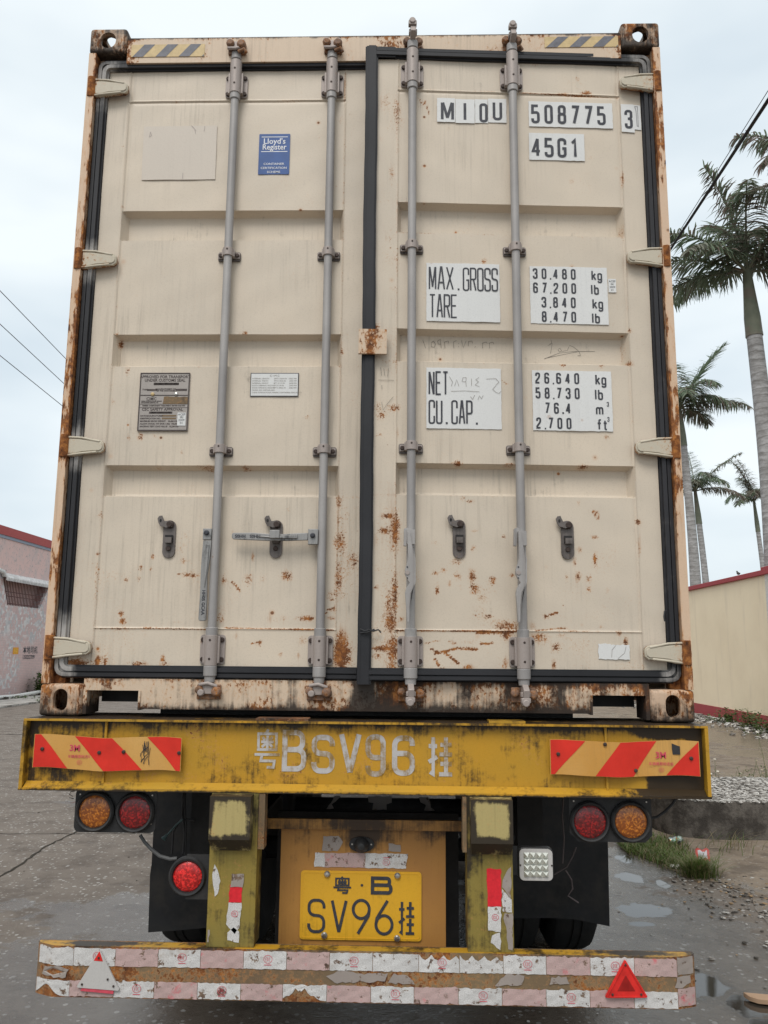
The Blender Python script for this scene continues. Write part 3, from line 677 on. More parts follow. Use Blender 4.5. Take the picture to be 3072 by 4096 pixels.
SR = [('F', 370, 795, 410, 815, 6, .9), ('F', 390, 818, 490, 793, 7, 1), ('F', 490, 793, 580, 797, 9, 1), ('F', 430, 810, 500, 865, 5, .9), ('F', 388, 840, 405, 870, 6, .9), ('F', 600, 775, 655, 768, 7, .9), ('F', 215, 712, 760, 716, 5, .7), ('F', 850, 712, 1330, 722, 4, .35),
      ('F', 895, 648, 950, 630, 6, .8), ('F', 580, 722, 740, 722, 8, .8), ('F', 450, 760, 490, 775, 5, .7), ('F', 150, 185, 215, 185, 5, .6), ('F', 345, 770, 420, 755, 5, .6), ('F', 850, 712, 990, 700, 5, .7), ('F', 1045, 120, 1045, 145, 4, .6),
      ('B', 230, 418, 500, 430, 5, .4), ('B', 500, 430, 740, 436, 5, .45), ('B', 800, 440, 1268, 465, 5, .6), ('B', 325, 465, 350, 500, 6, .8), ('B', 355, 480, 375, 540, 6, .8), ('D', 240, 35, 400, 40, 4, .4), ('D', 700, 720, 745, 755, 4, .6), ('F', 1130, 165, 1140, 200, 4, .8), ('F', 1110, 165, 1130, 200, 4, .8)]
def mark_fn(bl, sl_, f, s_):
    pb = []
    for k, x, y, rx, ry, st in bl:
        p = f(k, x, y); q = CR[k][2] / 1050; pb.append((p[0], p[2], rx * q + .003, ry * q + .003, st))
    ps = []
    for k, x1, y1, x2, y2, wd, st in sl_:
        a, b_ = f(k, x1, y1), f(k, x2, y2); ps.append((a[0], a[2], b_[0], b_[2], wd * CR[k][2] / 1050 * .8, st))
    def fn(x, y, z):
        r = x * 0
        for cx, cz, rx, rz, st in pb: r = np.maximum(r, st * 1.0 * g2(x, z, cx, cz, rx * 1.1, rz * 1.1))
        for ax, az, bx, bz, wd, st in ps: r = np.maximum(r, st * 1.15 * seg2(x, z, ax, az, bx, bz, max(wd, .0045)))
        u = np.abs(x)
        r = np.maximum(r, .28 * np.exp(-((u - .112) / .005) ** 2) + .22 * np.exp(-((u - 1.045) / .005) ** 2))
        r += .12 * np.exp(-(z - 1.587) / .03) + .11 * np.clip((2.25 - z) / .3, 0, 1) * (.6 + .4 * np.sin(x * 13 + z * 5)) + .19 * np.exp(-((u - .09) / .05) ** 2) * (z < 2.3) + (.10 * np.exp(-((u - .075) / .04) ** 2) if s_ > 0 else 0)
        for a, b_ in RECESS: r += .16 * np.exp(-((z - a) / .006) ** 2) + .1 * np.exp(-((z - b_) / .006) ** 2)
        return r
    return fn
def ajar(o): o.rotation_euler = (0, 0, AJAR)
doors = {}
for s_, f in ((-1, lambda k, x, y: at(k, x, y, DOOR_Y)), (1, lambda k, x, y: atd(k, x, y))):
    b = MB(); v, fc = door_skin(s_); b.add(v, fc, 0)
    a, c = sorted((s_ * .0255, s_ * 1.1355)); b.box(a, c, .090, .105, ZB + .002, ZD - .002)
    for ua, ub in ((.0245, .05), (1.1, 1.1365)):
        a, c = sorted((s_ * ua, s_ * ub)); b.box(a, c, DOOR_Y + .004, .0898, ZB + .003, ZD - .003)
    d = b.build('door', [M['door']], cont, origin=(s_ * HX, DOOR_Y, ZB), smooth=28); doors[s_] = d
    d['label'] = 'left door, shut, with one handle swung across' if s_ < 0 else 'right door, slightly ajar, with white number stickers'
    wear(d, rust=mark_fn(BL if s_ < 0 else BR, SL if s_ < 0 else SR, f, s_),
         dirt=(lambda x, y, z: .06 + .22 * np.exp(-(z - 1.587) / .02) + .12 * (y > DOOR_Y + .02)) if s_ > 0 else (lambda x, y, z: .05 + .2 * np.exp(-(z - 1.587) / .02) + .12 * (y > DOOR_Y + .02)))  # darker in the recess bands and along the bottom edge
ajar(doors[1])
# gaskets
for s_ in (-1, 1):
    b = MB(); zl, zh = 1.567, 4.139; xo, xc = 1.162, (.0 if s_ > 0 else .03)
    def path(off):
        o = []
        if s_ < 0: pts = [(-xc, zh - off), (-(xo - off), zh - off), (-(xo - off), zl + off), (-xc, zl + off)]
        else: pts = [(0.0, zh - off), (xo - off, zh - off), (xo - off, zl + off), (0.0, zl + off)]
        rp = round_path(pts, .035, False); o = []
        for a_, c_ in zip(rp, rp[1:]):
            k_ = max(1, int(math.hypot(c_[0] - a_[0], c_[1] - a_[1]) / .03))
            o += [(a_[0] + (c_[0] - a_[0]) * j_ / k_, a_[1] + (c_[1] - a_[1]) * j_ / k_) for j_ in range(k_)]
        return o + [rp[-1]]
    for off, t_, y0 in ((0, .046, .036), (-.012, .014, .026), (.008, .016, .022)):
        band(b, path(off), t_, y0, .075)
    if s_ > 0:
        for off, t_, y0 in ((0, .052, .030), (.0, .042, .025), (.003, .030, .021)):
            band(b, [(off + .0012 * math.sin(z_ * 7) + .0006 * math.sin(z_ * 31), z_) for z_ in np.linspace(1.530, 4.163, 70)], t_, y0, .07)
        b.box(.026, .10, .028, .060, 4.116, 4.1635)
    go = b.build('door_gasket', [M['gasket']], doors[s_], smooth=40)
    def gd(x, y, z, s_=s_):
        r = x * 0
        if s_ < 0:
            r += .22 * (np.abs(x) > 1.1)
            for hz in (4.02, 3.234, 2.442, 1.653): r += 1.0 * (np.abs(x) > 1.1) * np.exp(-((z - hz) / .09) ** 2)
            r += .5 * g2(x, z, -1.1, 4.13, .12, .06) + .75 * g2(x, z, -1.16, 1.66, .1, .12)
        else:
            r += .30 * (x > 1.1) + .5 * g2(x, z, 1.13, 4.12, .12, .1) + .6 * g2(x, z, 1.14, 1.57, .06, .03) - .25 * (np.abs(x) < .06)
        return r
    wear(go, dirt=gd)
# hinges
for s_ in (-1, 1):
    for hz in (4.020, 3.234, 2.442, 1.655):
        b = MB()
        out_ = [(1.190, .040), (1.15, .038), (1.11, .031), (1.075, .028), (1.056, .024), (1.046, .015), (1.043, .0), (1.045, -.016), (1.056, -.026), (1.075, -.026), (1.13, -.032), (1.16, -.041), (1.190, -.042)]
        b.prism([(s_ * u, hz + q) for u, q in out_], .012, .032, 0)
        b.prism([(s_ * (1.1 + (u - 1.1) * .92 + .0), hz + q * .72) for u, q in out_], .008, .0121, 0)
        ri = [(s_ * u, .005, hz + q) for u, q in ((1.188, .036), (1.13, .033), (1.09, .024), (1.06, .018))]
        b.tube([(p[0], .010, p[2]) for p in ri], .005, 8, m=0)
        b.tube([(s_ * u, .010, hz + q) for u, q in ((1.188, -.038), (1.13, -.030), (1.07, -.024))], .005, 8, m=0)
        b.tube([(s_ * 1.2, .014, hz - .046), (s_ * 1.2, .014, hz + .046)], .0185, 14, m=1)
        ho = b.build('hinge', [M['hinge'], M['knuckle']], doors[s_], bevel=.0035)
        wear(ho, rust=lambda x, y, z: .75 * (y > .02) + .35 * (np.abs(x) > 1.17), dirt=lambda x, y, z: .3 * (y > .025))
# locking bars with cams
def locking_bar(door, x, s_, open_):
    b = MB(); yb = .012; top, bot = 4.175, 1.545
    b.tube([(x - .0, yb, bot), (x, yb, 1.75), (x + (-.0), yb, 3.9), (x + .001, yb, top)], .0168, 20, m=0)
    for za, zb2, r_ in ((4.142, 4.176, .022), (1.553, 1.592, .025), (1.70, 1.735, .0225), (3.955, 3.985, .0215)):
        b.tube([(x, yb, za), (x, yb, zb2)], r_, 18, m=0)
    b.tube([(x, yb, 1.53), (x, yb, 1.556)], [.02, .021], 14, m=0)
    for z, sg in ((4.205, 1), (1.500, -1)):
        if not open_:   # forked cam lying against its keeper
            b.box(x - .022, x + .024, -.012, .010, z - .022 if sg > 0 else z - .012, z + .012 if sg > 0 else z + .026, 1)
            b.lathe([(.012, -.02), (.015, -.008), (.012, .006)], (x - .025, -.004, z + .006 * sg), 'y', 10, 1)
            b.lathe([(.011, -.02), (.014, -.008), (.012, .006)], (x + .028, -.004, z + .004 * sg), 'y', 10, 1)
            b.tube([(x - .034, -.012, z - .022 * sg), (x + .0, -.018, z - .028 * sg), (x + .034, -.012, z - .016 * sg)], .0075, 8, m=1)
        else:           # cam turned edge-on, free of its keeper
            P = [(-.040, -.012), (-.034, .010), (-.018, .014), (-.006, .004), (.010, .004), (.014, -.02), (.004, -.030), (-.018, -.026)]
            pz = [(q[0] * 1.2 + .008, z + q[1] * 1.3 * sg) for q in P]
            b.prism(pz, x - .011, x + .011, 1, 'x')
            b.box(x - .020, x + .014, -.040, -.018, z + (.012 if sg > 0 else -.030), z + (.032 if sg > 0 else -.012), 1)
            b.box(x - .017, x + .017, -.020, .006, z - .010, z + .008, 1)
            b.lathe([(.0125, -.045), (.016, -.03), (.014, -.012)], (x - .004, 0, z + .030 * sg), 'y', 10, 1)
    return b.build('locking_bar', [M['rod'], M['bracket']], door, bevel=.0025)
def bar_sleeve(door, x, top):
    b = MB(); zc = 4.035 if top else 1.652; H_ = .056 if not top else .052
    b.prism(rrect(x - .0475, x + .0475, zc - H_, zc + H_, .012), .036, .043, 0)
    za, zb2 = (3.982, 4.135) if top else (1.592, 1.705)
    b.tube([(x, .012, za), (x, .012, zb2)], .0245, 20, m=0)
    for e in (-1, 1):
        b.box(x + e * .0245 - .007, x + e * .0245 + .007, .012, .0358, zc - H_ * .9, zc + H_ * .9, 0)
    for ex in (-.036, .036):
        for ez in (-.037, .037): hexbolt(b, x + ex, .036, zc + ez, .0095, .008, 1, 10)
    for ez in (-.035, .035): b.lathe([(.0045, 0), (.0045, -.0022)], (x, -.0118, zc + ez + (.02 if top else 0)), 'y', 10, 1)
    return b.build('bar_bracket', [M['bracket'], M['bolt']], door, bevel=.002)
def bar_clip(door, x, z):
    b = MB(); b.prism(rrect(x - .047, x + .047, z - .022, z + .018, .008), .038, .044, 1)
    b.tube([(x, .012, z - .014), (x, .012, z + .020)], .0225, 18, m=0)
    for e in (-1, 1):
        b.box(x + e * .02 - .006, x + e * .02 + .006, .012, .0378, z - .013, z + .018, 0)
        b.box(*sorted((x + e * .0265, x + e * .044)), .031, .0378, z - .014, z + .012, 0)
        hexbolt(b, x + e * .034, .031, z - .001, .009, .007, 2, 8)
    b.lathe([(.004, 0), (.004, -.0022)], (x, -.0100, z + .010), 'y', 8, 2)
    return b.build('bar_guide', [M['bracket'], M['catch'], M['bolt']], door, bevel=.002)
RODR = [float(np.mean([atd('S', a, y, -.033)[0] for a, y in ((891, 250), (888, 1100), (887, 1350))])), float(np.mean([atd('S', a, y, -.033)[0] for a, y in ((1107, 250), (1125, 1100), (1131, 1350))]))]
for s_, xs in ((-1, (-.581, -.169)), (1, tuple(RODR))):
    for x in xs:
        locking_bar(doors[s_], x, s_, s_ > 0)
        bar_sleeve(doors[s_], x, 1); bar_sleeve(doors[s_], x, 0)
        bar_clip(doors[s_], x, 3.257); bar_clip(doors[s_], x, 2.428)
# handle catches
def catch(door, x, zt):
    b = MB(); b.prism(slot(x, zt - .075, .0245, .050), .037, .0435, 0)
    z = zt - .018
    b.lathe([(.016, 0), (.016, -.006), (.011, -.011), (.011, -.016)], (x + .002, .036, z), 'y', 14, 1)
    P = [(.012, -.010), (-.012, -.014), (-.022, -.010), (-.034, -.008), (-.042, .006), (-.046, .022), (-.040, .032), (-.028, .034), (-.024, .024), (-.018, .012), (.004, .014), (.014, .006)]
    b.prism([(x + a, z + c) for a, c in P], .024, .029, 0)
    b.prism([(x - .033 + .0045 * math.cos(R(g)), z + .014 + .007 * math.sin(R(g))) for g in range(0, 360, 40)], .0232, .0241, 2)
    b.box(x - .014, x + .016, .029, .0368, zt - .088, zt - .060, 2)
    b.box(x - .012, x + .014, .018, .0288, zt - .092, zt - .070, 0)
    hexbolt(b, x, .0368, zt - .112, .010, .007, 1, 8)
    return b.build('handle_catch', [M['catch'], M['bolt'], M['flap']], door, bevel=.0015)
for k, x, y in (('E', 690, 215), ('E', 1194, 215)):
    p = at(k, x, y, DOOR_Y); catch(doors[-1], p[0], p[2])
for k, x, y in (('F', 498, 205), ('F', 991, 210)):
    p = atd(k, x, y); catch(doors[1], p[0], p[2])
# handles
def emboss(b, txt, x, z, T, m): small_text(b, txt, 0, 0, .018, 0, m, 'LEFT', 1.0, .0006, T)
# hanging handle beside the first bar
b = MB(); x = -.581
b.box(x - .047, x - .014, -.006, .016, 2.068, 2.112, 0); b.lathe([(.010, 0), (.010, -.007), (.007, -.010)], (x - .032, -.006, 2.095), 'y', 12, 1)
P = [(-.626, 2.066), (-.594, 2.066), (-.598, 1.99), (-.605, 1.93), (-.602, 1.84), (-.602, 1.765), (-.607, 1.758), (-.626, 1.758), (-.631, 1.765), (-.629, 1.86), (-.630, 1.95), (-.629, 2.0)]
b.prism(P, -.004, .008, 0); b.prism([(-.614, 2.05), (-.601, 2.05), (-.604, 1.96), (-.612, 1.88), (-.617, 1.96)], -.010, -.0041, 0)
small_text(b, 'HH05 GCAA', 0, 0, .017, 0, 1, 'LEFT', 1.0, .0006, lambda a, c, y: (-.620 + c, -.0046, 1.875 - a))
b.build('handle', [M['handle'], M['ink']], doors[-1], bevel=.002)
# handle swung across and held by the second catch
b = MB(); x = -.169
b.box(x - .052, x - .014, -.008, .016, 2.052, 2.112, 0); b.lathe([(.010, 0), (.010, -.008), (.007, -.011)], (x - .034, -.008, 2.086), 'y', 12, 1)
P = [(-.222, 2.097), (-.262, 2.096), (-.32, 2.092), (-.38, 2.093), (-.43, 2.097), (-.512, 2.096), (-.516, 2.090), (-.516, 2.078), (-.510, 2.071), (-.43, 2.068), (-.38, 2.066), (-.30, 2.066), (-.222, 2.069)]
b.prism(P, -.004, .008, 0); b.prism([(-.262, 2.090), (-.35, 2.083), (-.42, 2.082), (-.35, 2.074), (-.262, 2.074)], -.011, -.0041, 0)
b.box(-.368, -.330, -.018, -.0112, 2.074, 2.106, 0)
small_text(b, 'HH05', 0, 0, .017, 0, 1, 'LEFT', 1.0, .0006, lambda a, c, y: (-.462 - a, -.0046, 2.0885 - c))
small_text(b, 'HH05', 0, 0, .017, 0, 1, 'LEFT', 1.0, .0006, lambda a, c, y: (-.405 - a, -.0046, 2.0885 - c))
b.build('handle', [M['handle'], M['ink']], doors[-1], bevel=.002)
for x, k, dx in ((RODR[0], 'F', 0), (RODR[1], 'F', 505)):
    b = MB()
    hp = [atd('F', a + dx, c, -.07) for a, c in ((248, 245), (262, 240), (290, 252), (296, 262), (293, 330), (284, 330), (284, 268), (262, 262), (258, 325), (246, 322))]
    b.prism([(p[0], p[2]) for p in hp], -.022, -.004, 0)
    b.box(x - .018, x + .012, -.030, -.008, 2.045, 2.100, 0)
    hp = [atd('F', a + dx, c, -.07) for a, c in ((262, 262), (272, 262), (284, 330), (294, 390), (296, 480), (293, 505), (276, 540), (271, 600), (270, 660), (268, 674), (260, 674), (256, 600), (251, 540), (258, 515), (272, 495), (262, 480), (250, 455), (251, 435), (266, 380), (264, 330))]
    b.prism([(p[0], p[2]) for p in hp], -.044, -.026, 0)
    hp = [atd('F', a + dx, c, -.07) for a, c in ((288, 335), (298, 390), (299, 490), (279, 542), (273, 610), (278, 542), (292, 495), (293, 390))]
    b.prism([(p[0], p[2]) for p in hp], -.052, -.0442, 0)
    cpt = atd('F', 261 + dx, 449, -.07); b.lathe([(.0085, 0), (.0085, -.003)], (cpt[0], -.0442, cpt[2]), 'y', 12, 1)
    for e in (-26, 24):
        cpt = atd('F', 261 + dx, 449 + e, -.07); b.lathe([(.003, 0), (.003, -.002)], (cpt[0], -.0442, cpt[2]), 'y', 8, 2)
    b.build('handle', [M['rod'], M['bracket'], M['ink']], doors[1], bevel=.002)
# ---- stickers and plates
YS = DOOR_Y - .0035
def sticker(s_, x0, x1, z0, z1, mat='vinyl', name='sticker', tear=.0008, seed=1, th=.0022, rot=0):
    b = MB(); P = ragged([(x0, z0), (x1, z0), (x1, z1), (x0, z1)], tear, .015, seed)
    b.prism(P, YS - .0006, YS - .0006 + th, 0)
    return b
def Ps(k, pts): return [atd(k, *p) for p in pts]
p = Ps('B', [(412, 465), (740, 478), (740, 588), (420, 580)]); x0, x1 = p[0][0], p[1][0]; z1, z0 = (p[0][2] + p[1][2]) / 2, (p[2][2] + p[3][2]) / 2
# owner code: four single-letter stickers set side by side
b = MB(); wq = (x1 - x0) / 4
for i, (a0, a1, dz) in enumerate(((412, 497, .0), (499, 590, -.003), (592, 652, -.001), (654, 740, .003))):
    qa, qb = atd('B', a0, 520)[0], atd('B', a1, 520)[0]
    b.prism(ragged([(qa, z0 + dz), (qb, z0 + dz), (qb, z1 + dz), (qa, z1 + dz)], .0007, .015, i + 3), YS - .0008 - .0002 * (i % 2), YS + .001, 0)
gh = .088
for ch, a0, a1 in (('M', 430, 492), ('I', 536, 552), ('O', 612, 652), ('U', 675, 720)):
    qa, qb = atd('B', a0, 520)[0], atd('B', a1, 520)[0]
    zb = z0 + (.006 if ch in 'MIO' else .013) - (.004 if ch == 'O' else 0)
    letters(b, ch, qa if ch != 'I' else qa - .01, zb, gh, (qb - qa) if ch != 'I' else .034, .1, .0115, YS - .0016, 1)
b.build('number_sticker', [M['vinyl'], M['ink']], doors[1], smooth=0)
def rect(k, pts):
    p = Ps(k, pts); return (p[0][0] + p[3][0]) / 2, (p[1][0] + p[2][0]) / 2, (p[2][2] + p[3][2]) / 2, (p[0][2] + p[1][2]) / 2
x0, x1, z0, z1 = rect('B', [(845, 478), (1243, 498), (1243, 615), (847, 598)])
b = sticker(1, x0, x1, z0, z1, seed=11); adv = (x1 - x0 - .02) / 6
letters(b, '508775', x0 + .010, z0 + .014, .087, .036, adv, .0115, YS - .0016, 1)
b.build('number_sticker', [M['vinyl'], M['ink']], doors[1], smooth=0)
x0, x1, z0, z1 = rect('B', [(848, 628), (1110, 643), (1110, 768), (848, 757)])
b = sticker(1, x0, x1, z0, z1, seed=12); adv = (x1 - x0 - .016) / 4
letters(b, '45G1', x0 + .010, z0 + .013, .088, .038, adv, .0115, YS - .0016, 1)
b.build('number_sticker', [M['vinyl'], M['ink']], doors[1], smooth=0)
x0, x1, z0, z1 = rect('B', [(1282, 495), (1345, 500), (1345, 630), (1285, 625)])
xe = atd('B', 1376, 550)[0]
b = MB(); b.prism(ragged([(x0 + .01, z0 + .014), (xe, z0 + .010), (xe, z1 - .004), (x0 + .01, z1)], .0008, .02, 5), YS - .0003, YS + .001, 0)
b.prism(ragged([(x0, z0), (x1, z0 - .003), (x1, z1), (x0, z1)], .0008, .02, 6), YS - .0012, YS - .0004, 0)
letters(b, '3', x0 + .014, z0 + .014, .087, .034, .1, .0115, YS - .0018, 1)
for q in ([(x1 + .004, z1 - .01), (x1 + .016, z1 - .01), (x1 + .016, z0 + .025), (x1 + .011, z0 + .028), (x1 + .009, z1 - .03), (x1 + .004, z1 - .01)],): ribbon(b, q, .0016, YS - .0018, 1)
b.build('number_sticker', [M['vinyl'], M['ink']], doors[1], smooth=0)
# weight table
x0, x1, z0, z1 = rect('D', [(362, 180), (708, 190), (710, 464), (361, 455)])
b = sticker(1, x0, x1, z0, z1, seed=21); H_ = z1 - z0; k = (x1 - x0) / 347
letters(b, 'MAX.', x0 + 11 * k, z0 + H_ * .535, H_ * .405, 36 * k, 41 * k, .0060, YS - .0018, 1)
letters(b, 'GROSS', x0 + 172 * k, z0 + H_ * .525, H_ * .405, 31 * k, 34 * k, .0060, YS - .0018, 1)
letters(b, 'TARE', x0 + 13 * k, z0 + H_ * .055, H_ * .405, 31 * k, 34 * k, .0060, YS - .0018, 1)
b.build('weight_sticker', [M['vinyl'], M['ink']], doors[1], smooth=0)
def cols(rows, x0, x1, z0, z1, seed):
    b = sticker(1, x0, x1, z0, z1, seed=seed); H_, W_ = z1 - z0, x1 - x0; k = W_ / 368
    rh = H_ / len(rows)
    for i, (num, xoff, unit) in enumerate(rows):
        zb = z1 - rh * (i + 1) + rh * .11; hh = rh * .74
        xx = x0 + xoff * k
        for ch in num:
            if ch in ',.':
                letters(b, ch, xx - 6 * k, zb, hh, 12 * k, 0, .0055, YS - .0018, 1); xx += 13 * k
            else:
                letters(b, ch, xx, zb, hh, 23 * k, 0, .0068, YS - .0018, 1); xx += 42 * k
        xu = x0 + 287 * k
        uu = unit.replace('3', '')
        for j, ch in enumerate(uu): letters(b, ch, xu + (28 * k * j if uu != 'lb' else 22 * k * j) + (-6 * k if uu == 'lb' else 6 * k), zb - .002, hh * .98, 23 * k if ch != 'm' else 30 * k, 0, .0062, YS - .0018, 1)
        if '3' in unit: letters(b, '3', x0 + 342 * k, zb + hh * .72, hh * .42, 10 * k, 0, .0028, YS - .0018, 1)
    return b.build('weight_sticker', [M['vinyl'], M['ink']], doors[1], smooth=0)
x0, x1, z0, z1 = rect('D', [(851, 195), (1218, 207), (1223, 476), (855, 466)])
cols([('30,480', 14, 'kg'), ('67,200', 14, 'lb'), ('3,840', 52, 'kg'), ('8,470', 52, 'lb')], x0, x1, z0, z1, 22)
x0, x1, z0, z1 = rect('D', [(362, 677), (715, 683), (718, 971), (361, 963)])
b = sticker(1, x0, x1, z0, z1, seed=23); H_ = z1 - z0; k = (x1 - x0) / 355
letters(b, 'NET', x0 + 10 * k, z0 + H_ * .545, H_ * .395, 29 * k, 33 * k, .0066, YS - .0018, 1)
letters(b, 'CU.', x0 + 10 * k, z0 + H_ * .07, H_ * .395, 31 * k, 35 * k, .0066, YS - .0018, 1)
letters(b, 'CAP.', x0 + 117 * k, z0 + H_ * .07, H_ * .395, 31 * k, 35 * k, .0066, YS - .0018, 1)
def pencil(b, k_, lines, t=.0018, m=2, yy=YS - .0024, f=atd):
    for ln in lines:
        q = [f(k_, *p) for p in ln]; ribbon(b, [(p[0], p[2]) for p in q], t, yy, m)
pencil(b, 'D', [[(480, 765), (485, 745), (470, 720)], [(495, 765), (505, 735), (515, 765)], [(530, 745), (535, 725), (550, 725), (548, 745), (532, 745)], [(548, 740), (550, 768)], [(575, 765), (575, 730)], [(610, 725), (595, 735), (608, 745), (592, 760), (612, 768)],
                [(478, 790), (540, 788), (612, 792)], [(645, 732), (690, 730), (705, 748), (690, 760)], [(692, 762), (675, 780), (690, 795), (705, 800), (715, 790)], [(570, 815), (580, 828), (590, 808)], [(605, 830), (612, 812), (622, 825), (630, 810)]], .0013)
b.build('weight_sticker', [M['vinyl'], M['ink'], M['pencil']], doors[1], smooth=0)
x0, x1, z0, z1 = rect('D', [(862, 688), (1236, 698), (1246, 981), (867, 973)])
cols([('26,640', 14, 'kg'), ('58,730', 14, 'lb'), ('76.4', 55, 'm3'), ('2,700', 14, 'ft3')], x0, x1, z0, z1, 24)
# small inspection label
x0, x1, z0, z1 = rect('D', [(1222, 258), (1260, 258), (1260, 321), (1224, 321)])
b = sticker(1, x0, x1, z0, z1, seed=25)
for i, t_ in enumerate(('ACEP', 'IRI', '2009', '01')): small_text(b, t_, (x0 + x1) / 2, z1 - .014 - i * .0125, .0115, YS - .0012, 1, 'CENTER')
b.build('inspection_label', [M['vinyl'], M['ink']], doors[1], smooth=0)
# torn blank label low on the right door
x0, x1, z0, z1 = rect('F', [(1135, 770), (1278, 775), (1280, 845), (1137, 840)])
b = MB(); b.prism(ragged([(x0, z0), (x1, z0 - .002), (x1, z1 - .003), (x0 + .05, z1 - .004), (x0 + .045, z1), (x0, z1)], .0018, .008, 9), YS, YS + .002, 0)
pencil(b, 'F', [[(1215, 780), (1198, 800), (1196, 835)], [(1262, 785), (1255, 815), (1225, 840)]], .0012, 1, YS - .001)
b.build('blank_label', [M['vinyl'], M['pencil']], doors[1], smooth=0)
# pencilled figures in the recess band and on the frame strip
b = MB()
YR = DOOR_Y + .042 - .0015
fr = lambda k_, x, y: atd(k_, x, y, .042)
pencil(b, 'D', [[(345, 545), (358, 585)], [(385, 560), (395, 550), (405, 565), (400, 580), (385, 578), (385, 562)], [(430, 565), (418, 565), (415, 550), (428, 543), (430, 560), (432, 585)], [(450, 585), (448, 555), (465, 550), (468, 562)], [(492, 585), (490, 555), (505, 548)],
                [(515, 560), (515, 564)], [(515, 575), (515, 579)], [(528, 548), (537, 582), (550, 550)], [(560, 575), (562, 552), (578, 550), (580, 562)], [(590, 580), (596, 576)], [(628, 585), (628, 560), (645, 555), (650, 562)], [(662, 585), (660, 560), (678, 556), (682, 566)],
                [(952, 545), (955, 560), (935, 575), (958, 562), (950, 610)], [(985, 590), (995, 585), (1003, 598), (992, 603), (985, 592)], [(1005, 600), (1030, 595), (1040, 570), (1060, 580), (1085, 600), (1092, 620), (1078, 620)], [(920, 635), (990, 608), (1060, 600), (1160, 600)], [(925, 632), (1075, 602)]], .0017, 0, YR, fr)
b.build('pencil_marks', [M['pencil']], doors[1], smooth=0); b = MB()
pencil(b, 'D', [[(135, 735), (208, 737)], [(150, 840), (157, 878), (175, 850), (205, 815)], [(150, 760), (152, 780)], [(160, 680), (165, 715)], [(182, 680), (178, 720)], [(150, 715), (145, 675)]], .0014, 0, DOOR_Y - .003)
b.build('pencil_marks', [M['pencil']], doors[1], smooth=0)
# left door: faded patch, register sticker, approval plate, maker's table
p = [at('A', *q, DOOR_Y) for q in ((387, 602), (734, 597), (724, 852), (375, 855))]
b = MB(); b.prism(ragged([(q[0], q[2]) for q in p], .0006, .03, 31), YS, YS + .0015, 0)
for ln in (((612, 598), (628, 615), (632, 636)), ((616, 600), (634, 622)), ((676, 600), (672, 625)), ((418, 628), (413, 652), (424, 645), (418, 628)), ((572, 822), (570, 850))):
    ribbon(b, [(q[0], q[2]) for q in (at('A', *r_, DOOR_Y) for r_ in ln)], .0022, YS - .001, 1)
b.build('faded_label', [M['faded'], M['bracket']], doors[-1], smooth=0)
p = [at('A', *q, DOOR_Y) for q in ((931, 637), (1080, 637), (1078, 829), (927, 829))]
x0, x1, z0, z1 = p[3][0], p[1][0], p[3][2], p[1][2]; xm = (x0 + x1) / 2; H_ = z1 - z0
b = MB(); b.prism(rrect(x0, x1, z0, z1, .003, 3), YS - .0004, YS + .0015, 0)
b.box(x0 + .010, x1 - .010, YS - .0008, YS - .0003, z1 - .0155, z1 - .0125, 1); b.box(x0 + .010, x1 - .010, YS - .0008, YS - .0003, z0 + H_ * .553, z0 + H_ * .57, 1)
small_text(b, "Lloyd's", xm, z1 - .046, .036, YS - .0012, 1, 'CENTER', .95, .0004); small_text(b, 'Register', xm, z1 - .073, .036, YS - .0014, 1, 'CENTER', .86, .0004)
for i, t_ in enumerate(('CONTAINER', 'CERTIFICATION', 'SCHEME')): small_text(b, t_, xm, z0 + .043 - i * .0185, .0135, YS - .0012, 1, 'CENTER', 1.14, .0001)
b.build('register_sticker', [M['blue'], M['white']], doors[-1], smooth=0)
p = [at('C', *q, DOOR_Y) for q in ((368, 702), (608, 702), (600, 978), (355, 978))]
x0, x1, z0, z1 = p[3][0], p[1][0], p[3][2] + .0, p[1][2]; xm = (x0 + x1) / 2; W_, H_ = x1 - x0, z1 - z0
b = MB(); YP = DOOR_Y - .006
b.prism(rrect(x0, x1, z0, z1, .003, 2), YP, DOOR_Y - .001, 0)
band(b, [(x0 + .003, z0 + .003), (x1 - .003, z0 + .003), (x1 - .003, z1 - .003), (x0 + .003, z1 - .003)], .004, YP - .0015, YP, 1, True)
def tx(t_, u, v, sz, al='CENTER', m=1, sx=1.0, bold=.0003): small_text(b, t_, x0 + u * W_, z0 + v * H_, sz, YP - .0008, m, al, sx, bold)
tx('APPROVED FOR TRANSPORT', .5, .905, .0165, sx=.95); tx('UNDER CUSTOMS SEAL', .5, .845, .0165, sx=.95)
b.box(x0 + .28 * W_, x0 + .78 * W_, YP - .0008, YP, z0 + .785 * H_, z0 + .825 * H_, 1); tx('GB/ABS SM-LR 6003', .53, .79, .012, m=0)
tx("TYPE", .06, .69, .010, 'LEFT'); b.box(x0 + .16 * W_, x0 + .36 * W_, YP - .0008, YP, z0 + .685 * H_, z0 + .715 * H_, 1); tx("MANUFACTURER'S NO.", .53, .705, .008); tx('OF THE CONTAINER', .53, .675, .008)
b.box(x0 + .72 * W_, x0 + .95 * W_, YP - .0008, YP, z0 + .685 * H_, z0 + .72 * H_, 1)
for v in (.61, .60, .455, .395): b.box(x0 + .03 * W_, x1 - .03 * W_, YP - .0008, YP, z0 + v * H_, z0 + (v + .006) * H_, 1)
for u in (.27, .74): b.lathe([(.008, 0), (.007, -.005), (.003, -.007)], (x0 + u * W_, YP, z0 + .625 * H_), 'y', 10, 3 if u < .5 else 2)
